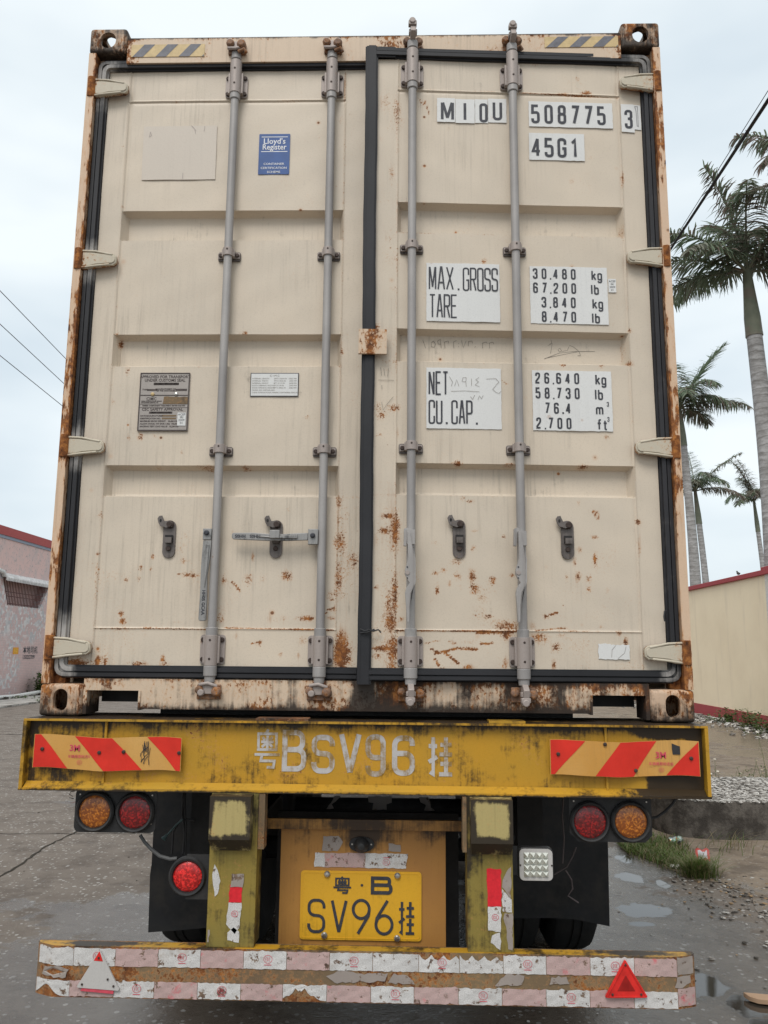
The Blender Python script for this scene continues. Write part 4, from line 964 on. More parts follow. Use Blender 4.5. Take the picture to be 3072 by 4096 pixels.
tx('CIMC', .15, .525, .017, 'LEFT'); tx('CHINA INTERNATIONAL MARINE', .05, .50, .0055, 'LEFT'); tx('CONTAINERS (GROUP) LTD', .05, .475, .0055, 'LEFT')
b.prism(ragged([(x0 + .48 * W_, z0 + .46 * H_), (x1 - .03 * W_, z0 + .46 * H_), (x1 - .03 * W_, z0 + .58 * H_), (x0 + .50 * W_, z0 + .585 * H_)], .0012, .008, 3), YP - .0012, YP - .0001, 4)
tx('TIMBER COMPONENT TREATMENT IM/TBP-400/1997', .5, .42, .0075); tx('CSC SAFETY APPROVAL', .48, .345, .0165, sx=.95)
b.box(x0 + .22 * W_, x0 + .68 * W_, YP - .0008, YP, z0 + .295 * H_, z0 + .33 * H_, 1); tx('GB-LR 18920-10/2004', .45, .30, .009, m=0)
for i, t_ in enumerate(('DATE MANUFACTURED', 'IDENTIFICATION NO.', 'MAXIMUM GROSS WEIGHT    30,480 KG', 'ALLOW. STACK. WT (FOR 1.8G)  192,000 KG', 'RACKING TEST LOAD VALUE   15,240 KG')): tx(t_, .05, .245 - i * .045, .0085, 'LEFT')
for v in (.245, .20): b.box(x0 + .48 * W_, x0 + .76 * W_, YP - .0008, YP, z0 + v * H_, z0 + (v + .028) * H_, 4)
b.prism(rrect(x0 + .79 * W_, x0 + .955 * W_, z0 + .09 * H_, z0 + .31 * H_, .001, 2), YP - .0022, YP - .001, 5)
for i, t_ in enumerate(('ACEP', 'IRI', '2009', '01')): small_text(b, t_, x0 + .873 * W_, z0 + (.262 - i * .048) * H_, .0125, YP - .0028, 6, 'CENTER')
b.build('approval_plate', [M['plate'], M['platetext'], M['chrome'], M['hazy'], M['brown'], M['vinyl'], M['ink']], doors[-1], smooth=40)
p = [at('C', *q, DOOR_Y) for q in ((892, 703), (1121, 703), (1118, 814), (889, 814))]
x0, x1, z0, z1 = p[3][0], p[1][0], p[3][2], p[1][2]; xm = (x0 + x1) / 2; W_, H_ = x1 - x0, z1 - z0
b = MB(); b.box(x0, x1, YS - .0006, YS + .0015, z0, z1, 1); b.box(x0 + .003, x1 - .003, YS - .0012, YS - .0007, z0 + .003, z1 - .003, 0)
small_text(b, 'C I M C', xm, z1 - .016, .012, YS - .0018, 2, 'CENTER')
for i, (l1, l2, l3) in enumerate((('INTERNAL LENGTH', '39FT 5 45/64 IN', '12032 MM'), ('INTERNAL WIDTH', '7FT 8 19/32 IN', '2352 MM'), ('INTERNAL HEIGHT', '8FT 10 1/4 IN', '2698 MM'), ('DOOR OPENING WIDTH', '7FT 8 1/8 IN', '2340 MM'), ('DOOR OPENING HEIGHT', '8FT 5 49/64 IN', '2585 MM'), ('MODEL NO. HHP-04A-4001', '', ''), ('CHINA INTERNATIONAL MARINE CONTAINERS (GROUP) LTD.', '', ''))):
    zz = z1 - .0265 - i * .0097
    small_text(b, l1, x0 + .007, zz, .0078 if i < 6 else .0072, YS - .0018, 2, 'LEFT'); 
    if l2: small_text(b, l2, x0 + .095, zz, .0078, YS - .0018, 2, 'LEFT'); small_text(b, l3, x1 - .008, zz, .0078, YS - .0018, 2, 'RIGHT')
b.build('dimension_label', [M['vinyl'], M['ink'], M['pencil']], doors[-1], smooth=0)
# rusty tie plate across the door gap
p0, p1 = atd('S', 775, 714, -.02), atd('S', 835, 768, -.02)
b = MB(); b.gbox(p0[0], p1[0], .006, .018, p1[2], p0[2], .006); b.box(p0[0] + .005, p0[0] + .018, .0182, .045, p1[2] + .01, p0[2] - .01)
o = b.build('tie_plate', [M['frame']], doors[1]); wear(o, rust=lambda x, y, z: .3 + .35 * np.exp(-((x - .01) / .02) ** 2), dirt=lambda x, y, z: x * 0)
# knotted seal wire on the middle gasket and a broken wire stub at the right
b = MB(); c = atd('F', 80, 712, -.03)
b.tube([(c[0] - .028, .018, c[2] + .006), (c[0] - .01, .010, c[2] - .002), (c[0] + .004, .009, c[2] + .003), (c[0] + .022, .014, c[2] - .002), (c[0] + .040, .022, c[2] + .004), (c[0] + .05, .03, c[2] - .006)], .003, 6)
b.tube([(c[0] - .026, .018, c[2] - .008), (c[0], .009, c[2] - .006), (c[0] + .026, .018, c[2] + .005)], .003, 6)
b.build('seal_wire', [M['cable']], doors[1])
b = MB(); c = atd('F', 1440, 635, -.03)
b.tube([(c[0] + .008, .02, c[2] + .012), (c[0], .014, c[2] + .010), (c[0] - .004, .012, c[2] - .012), (c[0] - .001, .014, c[2] - .028)], .003, 6)
b.build('wire_stub', [M['cable']], doors[1])

# =================================================================== TRAILER
trl = thing('container_trailer', 'yellow flatbed container trailer with painted rear beam, tail lamps and taped bumper', 'trailer', (0, 6.0, 0))
# rear beam: web, flanges, end plates
YW = -.070
b = MB()
b.gbox(-1.212, 1.212, YW, YW + .012, 1.168, 1.392, .010)
beam = b.build('rear_beam', [M['yellow']], trl)
def beam_d(x, y, z):
    r = .62 * np.exp(-((1.392 - z) / .02)) + .28 * np.exp(-((z - 1.168) / .015)) + .5 * np.exp(-((np.abs(x) - 1.2) / .02) ** 2)
    r += .22 * np.exp(-((x + 1.1) / .09) ** 2) + .3 * g2(x, z, .75, 1.385, .25, .02)
    for cx in (-.94, -.92, .87): r += .35 * np.exp(-((x - cx) / .006) ** 2) * (z > 1.33)
    blk = np.clip((x - 1.0) / .03, 0, 1) * np.clip((1.235 - z) / .015, 0, 1) + np.clip((x - 1.155) / .02, 0, 1) + np.clip((x - .93) / .12, 0, 1) * np.clip((z - 1.345) / .015, 0, 1) * .7
    return r + 1.3 * blk
wear(beam, dirt=beam_d, rust=lambda x, y, z: .12 + .2 * np.exp(-((1.39 - z) / .01)))
b = MB()
# top flange, slightly dished and worn to bare rusty steel
b.gbox(-1.225, 1.225, -.100, .22, 1.3925, 1.400, .022, 0)
tf = b.build('top_flange', [M['yellow']], trl)
wear(tf, rust=lambda x, y, z: .15 + .4 * (y > -.09), dirt=lambda x, y, z: .25 + .5 * (y > -.094) - .15 * (np.abs(x) > 1.0) * (y < -.09))
b = MB()
b.gbox(-1.225, 1.225, -.104, .06, 1.152, 1.160, .022, 0)
n = 60   # sloped foot of the web
b.add([(-1.21 + 2.42 * i / n, yy, zz) for i in range(n + 1) for yy, zz in ((-.1, 1.1605), (-.071, 1.180))], [(2 * i, 2 * i + 2, 2 * i + 3, 2 * i + 1) for i in range(n)], 0)
bf = b.build('bottom_flange', [M['yellow']], trl)
wear(bf, dirt=lambda x, y, z: .22 + .5 * (z < 1.156) + 1.2 * (x > 1.0) * (z > 1.156) - .25 * (np.abs(x) < .9) * (z > 1.158), rust=lambda x, y, z: .1 + 0 * x)  # grime; thinned on the upper side, a highlight put into the colour
for s_ in (-1, 1):
    b = MB(); a, c = sorted((s_ * 1.2125, s_ * 1.2245)); b.gbox(a, c, -.103, .22, 1.1605, 1.392, .02)
    e = b.build('end_plate', [M['yellow']], trl); wear(e, dirt=lambda x, y, z: x * 0 + (.2 if s_ < 0 else .0), rust=lambda x, y, z: x * 0 + .1)
for x in (-.93, .87):
    b = MB(); b.box(x - .004, x + .004, YW - .010, YW - .0005, 1.175, 1.390); b.build('stiffener', [M['yellow']], trl)
for x, wd, z1 in ((-.29, .19, 1.408), (.52, .13, 1.408)):
    b = MB(); b.gbox(x - wd / 2, x + wd / 2, -.085, -.01, 1.4003, z1, .01); p_ = b.build('wear_strip', [M['keeper'] if x < 0 else M['yellow']], trl); wear(p_, rust=lambda x, y, z: x * 0 + .2, dirt=lambda x, y, z: x * 0 + .2)
# stencilled registration on the beam
b = MB(); YT = YW - .0012
sh = lambda x, z, y: (x, y, z)
letters(b, '粤', -.392, 1.232, .132, .100, .1, .0095, YT, 0)
for ch, x0_, x1_, z0_, z1_ in (('B', -.288, -.200, 1.223, 1.368), ('S', -.182, -.098, 1.217, 1.352), ('V', -.084, -.002, 1.214, 1.364), ('9', .012, .085, 1.209, 1.356), ('6', .108, .190, 1.213, 1.353)):
    letters(b, ch, x0_, z0_, z1_ - z0_, x1_ - x0_, .1, .0185, YT, 0)
letters(b, '挂', .232, 1.213, .142, .098, .1, .0145, YT, 0)
b.build('registration_lettering', [M['stencil']], beam, smooth=0)
# reflective boards
def board(P, flip, name='reflector_board'):
    b = MB(); x0, x1, z0, z1 = P; n = 26; yb = YW - .022
    def yy(u): return yb + .006 * math.sin(u * 9 + (2 if flip else 0)) + .004 * math.sin(u * 23) - (.010 * abs(u - .5) if not flip else .008 * (1 - u))
    def zz(u): return .004 * math.sin(u * 8 + 1) - .006 * u * (1 if not flip else -.3)
    vs = []; fs = []
    for i in range(n + 1):
        u = i / n; x = x0 + (x1 - x0) * u
        for j in range(2): vs.append((x, yy(u), (z1 if j else z0) + zz(u)))
        for j in range(2): vs.append((x, yy(u) + .002, (z1 if j else z0) + zz(u)))
    for i in range(n):
        a, c = 4 * i, 4 * i + 4
        fs += [(a, c, c + 1, a + 1), (a + 2, a + 3, c + 3, c + 2), (a + 1, c + 1, c + 3, a + 3), (a, a + 2, c + 2, c)]
    fs += [(0, 1, 3, 2), (4 * n, 4 * n + 2, 4 * n + 3, 4 * n + 1)]
    b.add(vs, fs, 0)
    # stripes
    W_, H_ = x1 - x0, z1 - z0
    stripes = (((.02, .0, .235), (.265, .235, .48)), ) 
    def stripe(xb0, xb1, xt0, xt1, k):
        nn = 14
        for i in range(nn):
            ta, tb = i / nn, (i + 1) / nn
            q = []
            for t_, s0 in ((ta, 0), (ta, 1), (tb, 1), (tb, 0)):
                xa = xb0 + (xt0 - xb0) * t_; xc = xb1 + (xt1 - xb1) * t_
                xx = xa if s0 == 0 else xc; xx = min(max(xx, .004), .996)
                q.append((xx, .01 + .98 * t_))
            m_ = 8
            for j in range(m_):
                def P_(e, f_):
                    A = (q[0][0] + (q[1][0] - q[0][0]) * e, q[0][1]); B = (q[3][0] + (q[2][0] - q[3][0]) * e, q[3][1])
                    u = A[0] + (B[0] - A[0]) * f_; v = A[1] + (B[1] - A[1]) * f_
                    return (x0 + W_ * u, yy(u) - .0012, z0 + H_ * v + zz(u))
                b.add([P_(j / m_, 0), P_((j + 1) / m_, 0), P_((j + 1) / m_, 1), P_(j / m_, 1)], [(0, 1, 2, 3)], 1)
    if not flip:
        stripe(-.02, .235, -.24, .04, 0); stripe(.485, .74, .27, .53, 1); stripe(.965, 1.25, .765, 1.02, 2)
    else:
        stripe(-.25, .03, -.02, .235, 0); stripe(.30, .56, .475, .72, 1); stripe(.775, 1.1, 1.0, 1.3, 2)
    ux = .275 if not flip else .745; T = lambda x, z, y: (x0 + W_ * ux + x, yy(ux) - .0022, z0 + H_ * .5 + z)
    small_text(b, '3M', 0, .004, .030, 0, 2, 'CENTER', 1.0, .0009, T)
    small_text(b, '车辆尾部标志板', 0 if flip else .02, -.020, .0125, 0, 2, 'CENTER', 1.0, .0001, T)
    ccc(b, 0 if flip else .02, -.036, .0075, 0, 2, T, .001, 0)
    for u, v in (((.055, .55), (.45, .56), (.61, .57), (.985, .55)) if not flip else ((.055, .58), (.37, .93), (.575, .18), (.945, .5))):
        b.lathe([(.0065, 0), (.0065, -.005), (.004, -.0065), (.0005, -.0065)], (x0 + W_ * u, yy(u) - .0005, z0 + H_ * v + zz(u)), 'y', 12, 3)
    if flip:
        b.prism([(x0 + W_ * .845 + a, z0 + H_ * .74 + c) for a, c in ((-.012, .026), (.008, .018), (.016, .016), (.016, -.012), (-.010, -.012), (-.012, .008))], yy(.85) - .003, yy(.85) - .0013, 4)
    else:
        rs = random.Random(4)
        for k in range(16):
            u = .755 + rs.gauss(0, .022); zc = z0 + H_ * rs.uniform(.2, .72); hh = rs.uniform(.006, .022); sl_ = rs.uniform(-.012, .006)
            T2 = lambda x, z, y: (x, yy(u) - .0016 - .00012 * k, z)
            ribbon(b, [(x0 + W_ * u - sl_, zc + hh), (x0 + W_ * u, zc), (x0 + W_ * u + sl_ * .4, zc - hh)], rs.uniform(.0012, .0034), 0, 4, False, T2)
    return b.build(name, [M['boardy'], M['boardr'], M['pinkred'], M['bolt'], M['cable']], trl, smooth=30)
bo = board((-1.182, -.646, 1.226, 1.342), 0); bo['label'] = 'left red and yellow board with black scuff marks'
bo = board((.668, 1.190, 1.224, 1.344), 1); bo['label'] = 'right red and yellow board with a black patch'
# tail lamps hanging under the beam
def lamp_face(b, x, y, z, ro, ri, m_lens, m_rim):
    b.lathe([(ro, 0), (ro, -.014), (ro - .006, -.022), (ri + .004, -.020), (ri, -.012)], (x, y, z), 'y', 32, m_rim)
    b.lathe([(ri, -.0125), (ri * .85, -.0175), (ri * .5, -.0205), (.0005, -.0215)], (x, y, z), 'y', 32, m_lens)
def lens_obj(x, y, z, ro, ri, mat, parent, nm):
    b = MB(); b.lathe([(ri, -.0125), (ri * .85, -.0175), (ri * .5, -.0205), (.0005, -.0215)], (x, y, z), 'y', 32, 0); b.build(nm, [mat], parent)
    b = MB(); b.lathe([(ro, 0), (ro, -.014), (ro - .006, -.022), (ri + .004, -.020), (ri + .0005, -.012)], (x, y, z), 'y', 32, 0); b.build('lamp_rim', [M['lampblack']], parent)
YL = -.03
def cluster(x0, x1, z0, z1, cs, label, chamf):
    b = MB()
    if chamf: pl = [(x0 + .03, z0), (x1 - .025, z0), (x1, z0 + .025), (x1, z1), (x0, z1), (x0, z0 + .03)]
    else: pl = rrect(x0, x1, z0, z1, .022)
    b.prism(pl, YL, YL + .004); b.box(x0 + .03, x1 - .03, YL + .0042, YL + .05, z0 + .02, z1 - .005)
    for ex in (.014, -.014):
        for ez in (.012, -.012): b.lathe([(.003, 0), (.003, -.002)], ((x0 if ex > 0 else x1) + ex * 1.2, YL, (z0 + .02 if ez > 0 else z1 - .01) + ez), 'y', 8, 1)
    o = b.build('tail_lamp', [M['lampblack'], M['chrome']], trl); o['label'] = label
    for x, z, mat, nm in cs: lens_obj(x, YL, z, .071, .0555, mat, o, nm)
cluster(-1.043, -.745, .997, 1.150, ((-.966, 1.071, M['amber'], 'amber_lens'), (-.8195, 1.070, M['red'], 'red_lens')), 'left pair of lamps, amber outside and red inside', 0)
cluster(.742, 1.034, .990, 1.150, ((.813, 1.060, M['red'], 'red_lens'), (.957, 1.062, M['amber'], 'amber_lens')), 'right pair of lamps, red inside and amber outside', 1)
b = MB(); b.box(-.622, -.5405, YL - .012, YL - .008, .779, .930); b.box(-.62, -.545, YL + .01, YL + .014, .80, .91); br = b.build('lamp_bracket', [M['lampblack']], trl)
b = MB(); b.lathe([(.05, .03), (.06, 0)], (-.617, YL, .853), 'y', 28); o = b.build('fog_lamp', [M['lampblack']], trl); o['label'] = 'single bright red round lamp on its own bracket'
lens_obj(-.617, YL, .855, .068, .051, M['redhot'], o, 'red_lens')
# square reversing lamp
b = MB(); b.prism(rrect(.556, .680, .857, .970, .018), YL - .01, YL + .02, 0)
o = b.build('reversing_lamp', [M['lampblack']], trl, bevel=.003)
b = MB(); b.prism(rrect(.560, .676, .861, .966, .016), YL - .016, YL - .0102, 0)
for i in range(4):
    for j in range(4):
        cx, cz, hx_, hz_ = .5745 + (i + .5) * .087 / 4 + .0, .872 + (j + .5) * .083 / 4, .0105, .0100
        b.add([(cx - hx_, YL - .0165, cz - hz_), (cx + hx_, YL - .0165, cz - hz_), (cx + hx_, YL - .0165, cz + hz_), (cx - hx_, YL - .0165, cz + hz_), (cx + .001, YL - .0265, cz - .002)], [(0, 1, 4), (1, 2, 4), (2, 3, 4), (3, 0, 4)], 1)
for x in (.563, .673): b.lathe([(.003, 0), (.003, -.002)], (x, YL - .0162, .912), 'y', 8, 2)
b.build('clear_lens', [M['trigrey'], M['clear'], M['bolt']], o, smooth=0)
b = MB(); b.box(.536, .5555, YL + .0, YL + .006, .875, .972); b.build('lamp_bracket', [M['lampblack']], trl)
# bumper legs: box posts with a square buffer at the top
for s_, x0, x1, lab in ((-1, -.541, -.372, 0), (1, .376, .536, 1)):
    b = MB(); b.gbox(x0, x1, -.045, .06, .612, 1.1515, .012)
    leg = b.build('bumper_leg', [M['postyellow']], trl)
    wear(leg, dirt=lambda x, y, z, s_=s_: .28 * np.exp(-((x - (x0 if s_ > 0 else x1)) / .02) ** 2) + .1 * (z > .94) + .25 * np.exp(-(z - .61) / .02), rust=lambda x, y, z: x * 0 + .05)
    xa, xb = (-.534, -.389) if s_ < 0 else (.386, .532)
    b = MB()
    b.gbox(xa, xb, -.105, -.046, .994, 1.143, .008, 0)
    vs = [(xa + .0, -.105, .9935), (xb, -.105, .9935), (xb, -.0455, .9935), (xa, -.0455, .9935), (xa + .004, -.065, .950), (xb - .004, -.065, .950), (xb - .004, -.0455, .950), (xa + .004, -.0455, .950)]
    b.add(vs, [(0, 1, 5, 4), (1, 2, 6, 5), (3, 0, 4, 7), (4, 5, 6, 7)], 0)
    buf = b.build('buffer_block', [painted('buffer_paint', (.40, .32, .13), rust=-.02, dirt=.0, pits=.5, streak=.9, rough=.55, dirtcol=(.02, .014, .010), dn=2.4) if s_ < 0 else bpy.data.materials['buffer_paint']], leg)
    def bd(x, y, z, xa=xa, xb=xb):
        e = np.minimum(np.minimum(x - xa, xb - x), np.minimum(z - .999, 1.143 - z)); return np.where(y > -.100, .8, 1.0 * np.clip(1.25 - e / .02, 0, 1) + .16)
    wear(buf, dirt=bd, rust=lambda x, y, z: x * 0 + .1)
    b = MB(); sx_ = x1 + .001 if s_ < 0 else x0 - .001   # side gusset of the leg
    a, c = sorted((sx_, sx_ + (.022 if s_ < 0 else -.014))); b.box(a, c, -.04, .02, .95, 1.151); b.build('gusset', [M['brown']], leg)
    # vertical strips of reflecting tape
    def strip(poly, mat, nm='reflective_tape', y=-.0468, extra=None, seed=3):
        t_ = MB(); t_.prism(ragged(poly, .0022, .012, seed), y, y + .0014, 0)
        if extra: extra(t_)
        return t_.build(nm, [mat, M['pinkred']], leg, smooth=0)
    if s_ < 0:
        strip([(-.528, .865), (-.521, .898), (-.510, .88), (-.498, .842), (-.506, .80), (-.516, .79), (-.524, .83)], M['tapew'], seed=4)
        strip([(-.462, .823), (-.418, .823), (-.415, .868), (-.458, .868)], M['tapeg'], y=-.0484, seed=5)
        strip([(-.466, .772), (-.420, .772), (-.420, .83), (-.464, .83)], M['taper'], seed=6)
        strip([(-.472, .70), (-.440, .668), (-.424, .69), (-.420, .7715), (-.466, .7715)], M['tapew'], seed=7, extra=lambda t_: ccc(t_, -.443, .735, .010, -.0474, 1, t=.0016, bar=0))
        strip([(-.465, .648), (-.425, .640), (-.424, .675), (-.445, .69), (-.466, .672)], M['tapew'], seed=8)
        strip([(-.537, .64), (-.531, .64), (-.529, .68), (-.536, .68)], M['tapeg'], seed=9)
    else:
        strip([(.446, .773), (.494, .773), (.494, .898), (.444, .898)], M['taper'], seed=10)
        strip([(.497, .838), (.528, .80), (.530, .905), (.520, .898), (.500, .862)], M['tapeg'], seed=11)
        strip([(.497, .758), (.531, .755), (.530, .797), (.497, .832)], M['tapew'], seed=12)
        strip([(.447, .695), (.490, .690), (.494, .7725), (.447, .7725)], M['tapew'], seed=13, extra=lambda t_: ccc(t_, .472, .738, .010, -.0474, 1, t=.0016, bar=0))
        strip([(.455, .655), (.488, .632), (.492, .66), (.488, .688), (.460, .678)], M['tapew'], seed=14)
        strip([(.515, .635), (.530, .632), (.533, .752), (.505, .752), (.500, .735), (.512, .69)], M['tapeg'], seed=15)
KL = (3.121 - .107) / (3.121 - .045)
for lg in [o for o in trl.children if o.name.startswith('bumper_leg')]:
    for o in [lg] + list(lg.children):
        q = np.empty(len(o.data.vertices) * 3); o.data.vertices.foreach_get('co', q); q = q.reshape(-1, 3) + np.array(ORG[o.name])
        q2 = CAM_LOC + (q - CAM_LOC) * KL; q2[:, 2] = np.minimum(q2[:, 2], 1.1512 - (.0008 if o is not lg else 0)); q2[:, 2] = np.where((q[:, 2] < .615), .6455, q2[:, 2]) if o is lg else q2[:, 2]
        o.data.vertices.foreach_set('co', (q2 - np.array(ORG[o.name])).ravel()); o.data.update()
# cross rail and number panel
b = MB(); b.gbox(-.371, .375, .070, .085, .998, 1.034, .012); b.box(-.371, .375, .0855, .14, .998, 1.004)
o = b.build('cross_rail', [M['orange']], trl); wear(o, dirt=lambda x, y, z: .5 + .5 * g2(x, z, -.02, 1.02, .08, .05), rust=lambda x, y, z: x * 0 + .05)
b = MB(); b.gbox(-.306, .306, .092, .097, .588, .9975, .008)
pan = b.build('number_panel', [M['orange']], trl)
wear(pan, dirt=lambda x, y, z: .38 * np.exp(-((.998 - z) / .12)) + .75 * g2(x, z, .0, .97, .10, .045) + .35 * np.exp(-((z - .588) / .012)) + .3 * g2(x, z, .25, .98, .06, .03),
     rust=lambda x, y, z: .05 + .2 * np.exp(-((.306 - np.abs(x)) / .01)))
def ptape(poly, mat, seed, extra=None, y=.0895):
    t_ = MB(); t_.prism(ragged(poly, .0018, .012, seed), y, y + .0016, 0)
    if extra: extra(t_)
    return t_.build('reflective_tape', [mat, M['pinkred']], pan, smooth=0)
ptape([(-.152, .918), (-.095, .918), (-.075, .95), (-.092, .972), (-.148, .970)], M['tapeg'], 3)
ptape([(.095, .922), (.140, .918), (.139, .943), (.095, .948)], M['tapeg'], 4)
ptape([(-.180, .862), (-.142, .861), (-.142, .911), (-.178, .911)], M['tapew'], 5)
ptape([(-.1415, .861), (.008, .862), (.008, .912), (-.1415, .911)], M['tapep'], 6)
ptape([(.0085, .861), (.160, .861), (.167, .912), (.0085, .912)], M['tapew'], 7, lambda t_: ccc(t_, .087, .882, .011, .0885, 1, t=.0012, bar=1))
b = MB(); b.prism(slot(0, 0, .001, .001) and [(-.005 + .047 * math.cos(R(g)) , .944 + .027 * math.sin(R(g))) for g in range(0, 360, 15)], .082, .0915, 0)
b.lathe([(.028, 0), (.027, -.012), (.020, -.022), (.017, -.032), (.012, -.038), (.0005, -.040)], (-.005, .082, .944), 'y', 20, 0)
for x in (-.040, .031): b.lathe([(.0035, 0), (.003, -.002)], (x, .082, .945), 'y', 8, 1)
b.build('plate_lamp', [M['lampblack'], M['chrome']], pan)
# licence plate
lp = MB(); x0, x1, z0, z1 = -.228, .217, .612, .850
lp.prism(rrect(x0, x1, z0, z1, .012), .086, .0895, 0)
band(lp, rrect(x0 + .007, x1 - .007, z0 + .007, z1 - .007, .010), .0035, .0848, .0862, 0, True)
lpo = lp.build('licence_plate', [M['platey']], trl, smooth=35)
wear(lpo, dirt=lambda x, y, z: .5 * np.exp(-((z - .61) / .012)) + .25 * np.exp(-((.85 - z) / .01)) - .05, rust=lambda x, y, z: x * 0)
b = MB(); YQ = .0842
kx = (x1 - x0) / 935.; kz = (z1 - z0) / 532.
px_ = lambda u: x0 + (u - 292) * kx
pz_ = lambda v: z1 - (v - 746) * kz
b.cm = 0
letters(b, '粤', px_(540), pz_(922), 130 * kz, 150 * kx, .1, .0062, YQ, 0)
b.lathe([(.0048, 0), (.0048, -.0006)], (px_(767), YQ, pz_(854)), 'y', 14, 0)
letters(b, 'B', px_(836), pz_(924), 140 * kz, 168 * kx, .1, .0125, YQ, 0)
for ch, u0, u1 in (('S', 350, 488), ('V', 528, 658)): letters(b, ch, px_(u0), pz_(1228), 264 * kz, (u1 - u0) * kx, .1, .0105, YQ, 0)
# 9 and 6 with round bowls and straight tails
def bowl(cx, cz, rx, rz, a0, a1): return [(cx + rx * math.cos(R(g)), cz + rz * math.sin(R(g))) for g in np.linspace(a0, a1, 26)]
cx, cz = px_(764), pz_(1040); ribbon(b, bowl(cx, cz, 62 * kx, 70 * kz, 0, 360)[:-1], .0105, YQ, 0, True); ribbon(b, [(cx + 62 * kx, cz), (cx + 55 * kx, cz - 50 * kz), (px_(740), pz_(1226))], .0105, YQ - .0004, 0)
cx, cz = px_(940), pz_(1155); ribbon(b, bowl(cx, cz, 62 * kx, 70 * kz, 0, 360)[:-1], .0105, YQ, 0, True); ribbon(b, [(cx - 62 * kx, cz), (cx - 55 * kx, cz + 50 * kz), (px_(966), pz_(970))], .0105, YQ - .0004, 0)
letters(b, '挂', px_(1045), pz_(1228), 262 * kz, 136 * kx, .1, .0095, YQ, 0)
b.build('plate_characters', [M['ink']], lpo, smooth=0)
for u, v in ((496, 772), (1041, 775), (483, 1242), (1041, 1255)):
    b = MB(); b.lathe([(.0115, 0), (.0112, -.005), (.0075, -.009), (.0005, -.010)], (px_(u), .0846, pz_(v)), 'y', 16, 0); b.build('plate_bolt', [M['chrome']], lpo)
# bumper: a C-section beam with returned, chamfered ends
YB = -.12
def bump_path(off): return [(-1.118, -.074), (-1.116, -.084), (-1.110, -.090), (-1.060, YB + .006), (-1.045, YB), (1.065, YB), (1.080, YB + .004), (1.134, -.094), (1.140, -.086), (1.142, -.074)]
def bumper_y(x):
    pts = bump_path(0)
    for (xa, ya), (xb_, yb_) in zip(pts, pts[1:]):
        if xa <= x <= xb_: return ya + (yb_ - ya) * (x - xa) / (xb_ - xa)
    return pts[0][1] if x < 0 else pts[-1][1]
def along(x0, x1, z0, z1, dy, m, b, st=.012, skew=0):
    xs = sorted(set([x0, x1] + [p[0] for p in bump_path(0) if x0 < p[0] < x1] + list(np.linspace(x0, x1, max(2, int((x1 - x0) / st))))))
    zs = np.linspace(z0, z1, max(2, int((z1 - z0) / st) + 1)); nz_ = len(zs)
    b.add([(x, bumper_y(x) + dy, z) for x in xs for z in zs], [(i * nz_ + j, (i + 1) * nz_ + j, (i + 1) * nz_ + j + 1, i * nz_ + j + 1) for i in range(len(xs) - 1) for j in range(nz_ - 1)], m)
b = MB(); along(-1.118, 1.142, .482, .645, 0, 0, b)
xs = list(np.linspace(-1.118, 1.142, 220)); ys = [bumper_y(x) for x in xs]
for zt, mm in ((.645, 1), (.482, 0)):
    nn = 9
    vs = [(x, y + (-.072 - y) * (k / (nn - 1)), zt + (.003 * math.sin(k) if 0 else 0)) for x, y in zip(xs, ys) for k in range(nn)]
    b.add(vs, [(i * nn + k, i * nn + k + 1, (i + 1) * nn + k + 1, (i + 1) * nn + k) for i in range(len(xs) - 1) for k in range(nn - 1)], mm)
along(-1.117, 1.141, .484, .643, .004, 0, b)
b.box(-1.117, 1.141, -.0715, -.066, .482, .645, 0)
bum = b.build('bumper', [M['brown'], M['yellow']], trl, smooth=30)
wear(bum, dirt=lambda x, y, z: .0 + .35 * (z > .64) * (np.abs(np.sin(x * 9)) > .6) + .9 * g2(x, y, .95, -.09, .12, .02) * (z > .644) + .9 * g2(x, y, -.9, -.09, .15, .02) * (z > .644) - .1 * (z < .64), rust=lambda x, y, z: .1 + .15 * (z < .5))
# tape on the bumper: two rows of alternating segments, and scraps of an old row between them
rd = random.Random(5)
def seg(x0, x1, z0, z1, mat, mark, k, jag=.0016, dmg=None):
    t_ = MB(); n_ = max(3, int((x1 - x0) / .01)); xs_ = np.linspace(x0, x1, n_ + 1)
    rr = random.Random(k * 31 + 7)
    top = [z1 + rr.uniform(-jag, jag) * (1 if rr.random() > .15 else 3) for _ in xs_]; bot = [z0 + rr.uniform(-jag, jag) for _ in xs_]
    if dmg == 'top': top = [z1 - .018 * abs(math.sin(i * .8)) for i in range(n_ + 1)]
    if dmg == 'bot': bot = [z0 + .035 * math.exp(-((i / n_ - .35) / .25) ** 2) for i in range(n_ + 1)]
    if dmg == 'big': bot = [z0 + .045 * math.exp(-((i / n_ - .4) / .32) ** 2) * (0.8 + .2 * math.sin(i * 2)) for i in range(n_ + 1)]
    vs = [];
    for x, a, c in zip(xs_, bot, top):
        for f_ in (0, .33, .66, 1): vs.append((x, bumper_y(x) - .0022 - .0006 * math.sin(x * 90 + f_ * 9), a + (c - a) * f_))
    t_.add(vs, [(4 * i + j, 4 * i + 4 + j, 4 * i + 5 + j, 4 * i + 1 + j) for i in range(n_) for j in range(3)], 0)
    if mark: ccc(t_, (x0 + x1) / 2 + .01, (z0 + z1) / 2 + .004, .0125, 0, 1, lambda x, z, y: (x, bumper_y(x) - .0042, z), .0014)
    o = t_.build('reflective_tape', [mat, M['pinkred']], bum, smooth=0)
    return o
def bx_(k, x, y=380): return at(k, x, y, YB)[0]
TOP = [bx_('I', q) for q in (174, 317, 498, 683, 866, 1052, 1238, 1424, 1610)] + [bx_('J', q) for q in (150, 326, 515, 700, 890, 1080, 1265)]
TOP[0] = -1.108
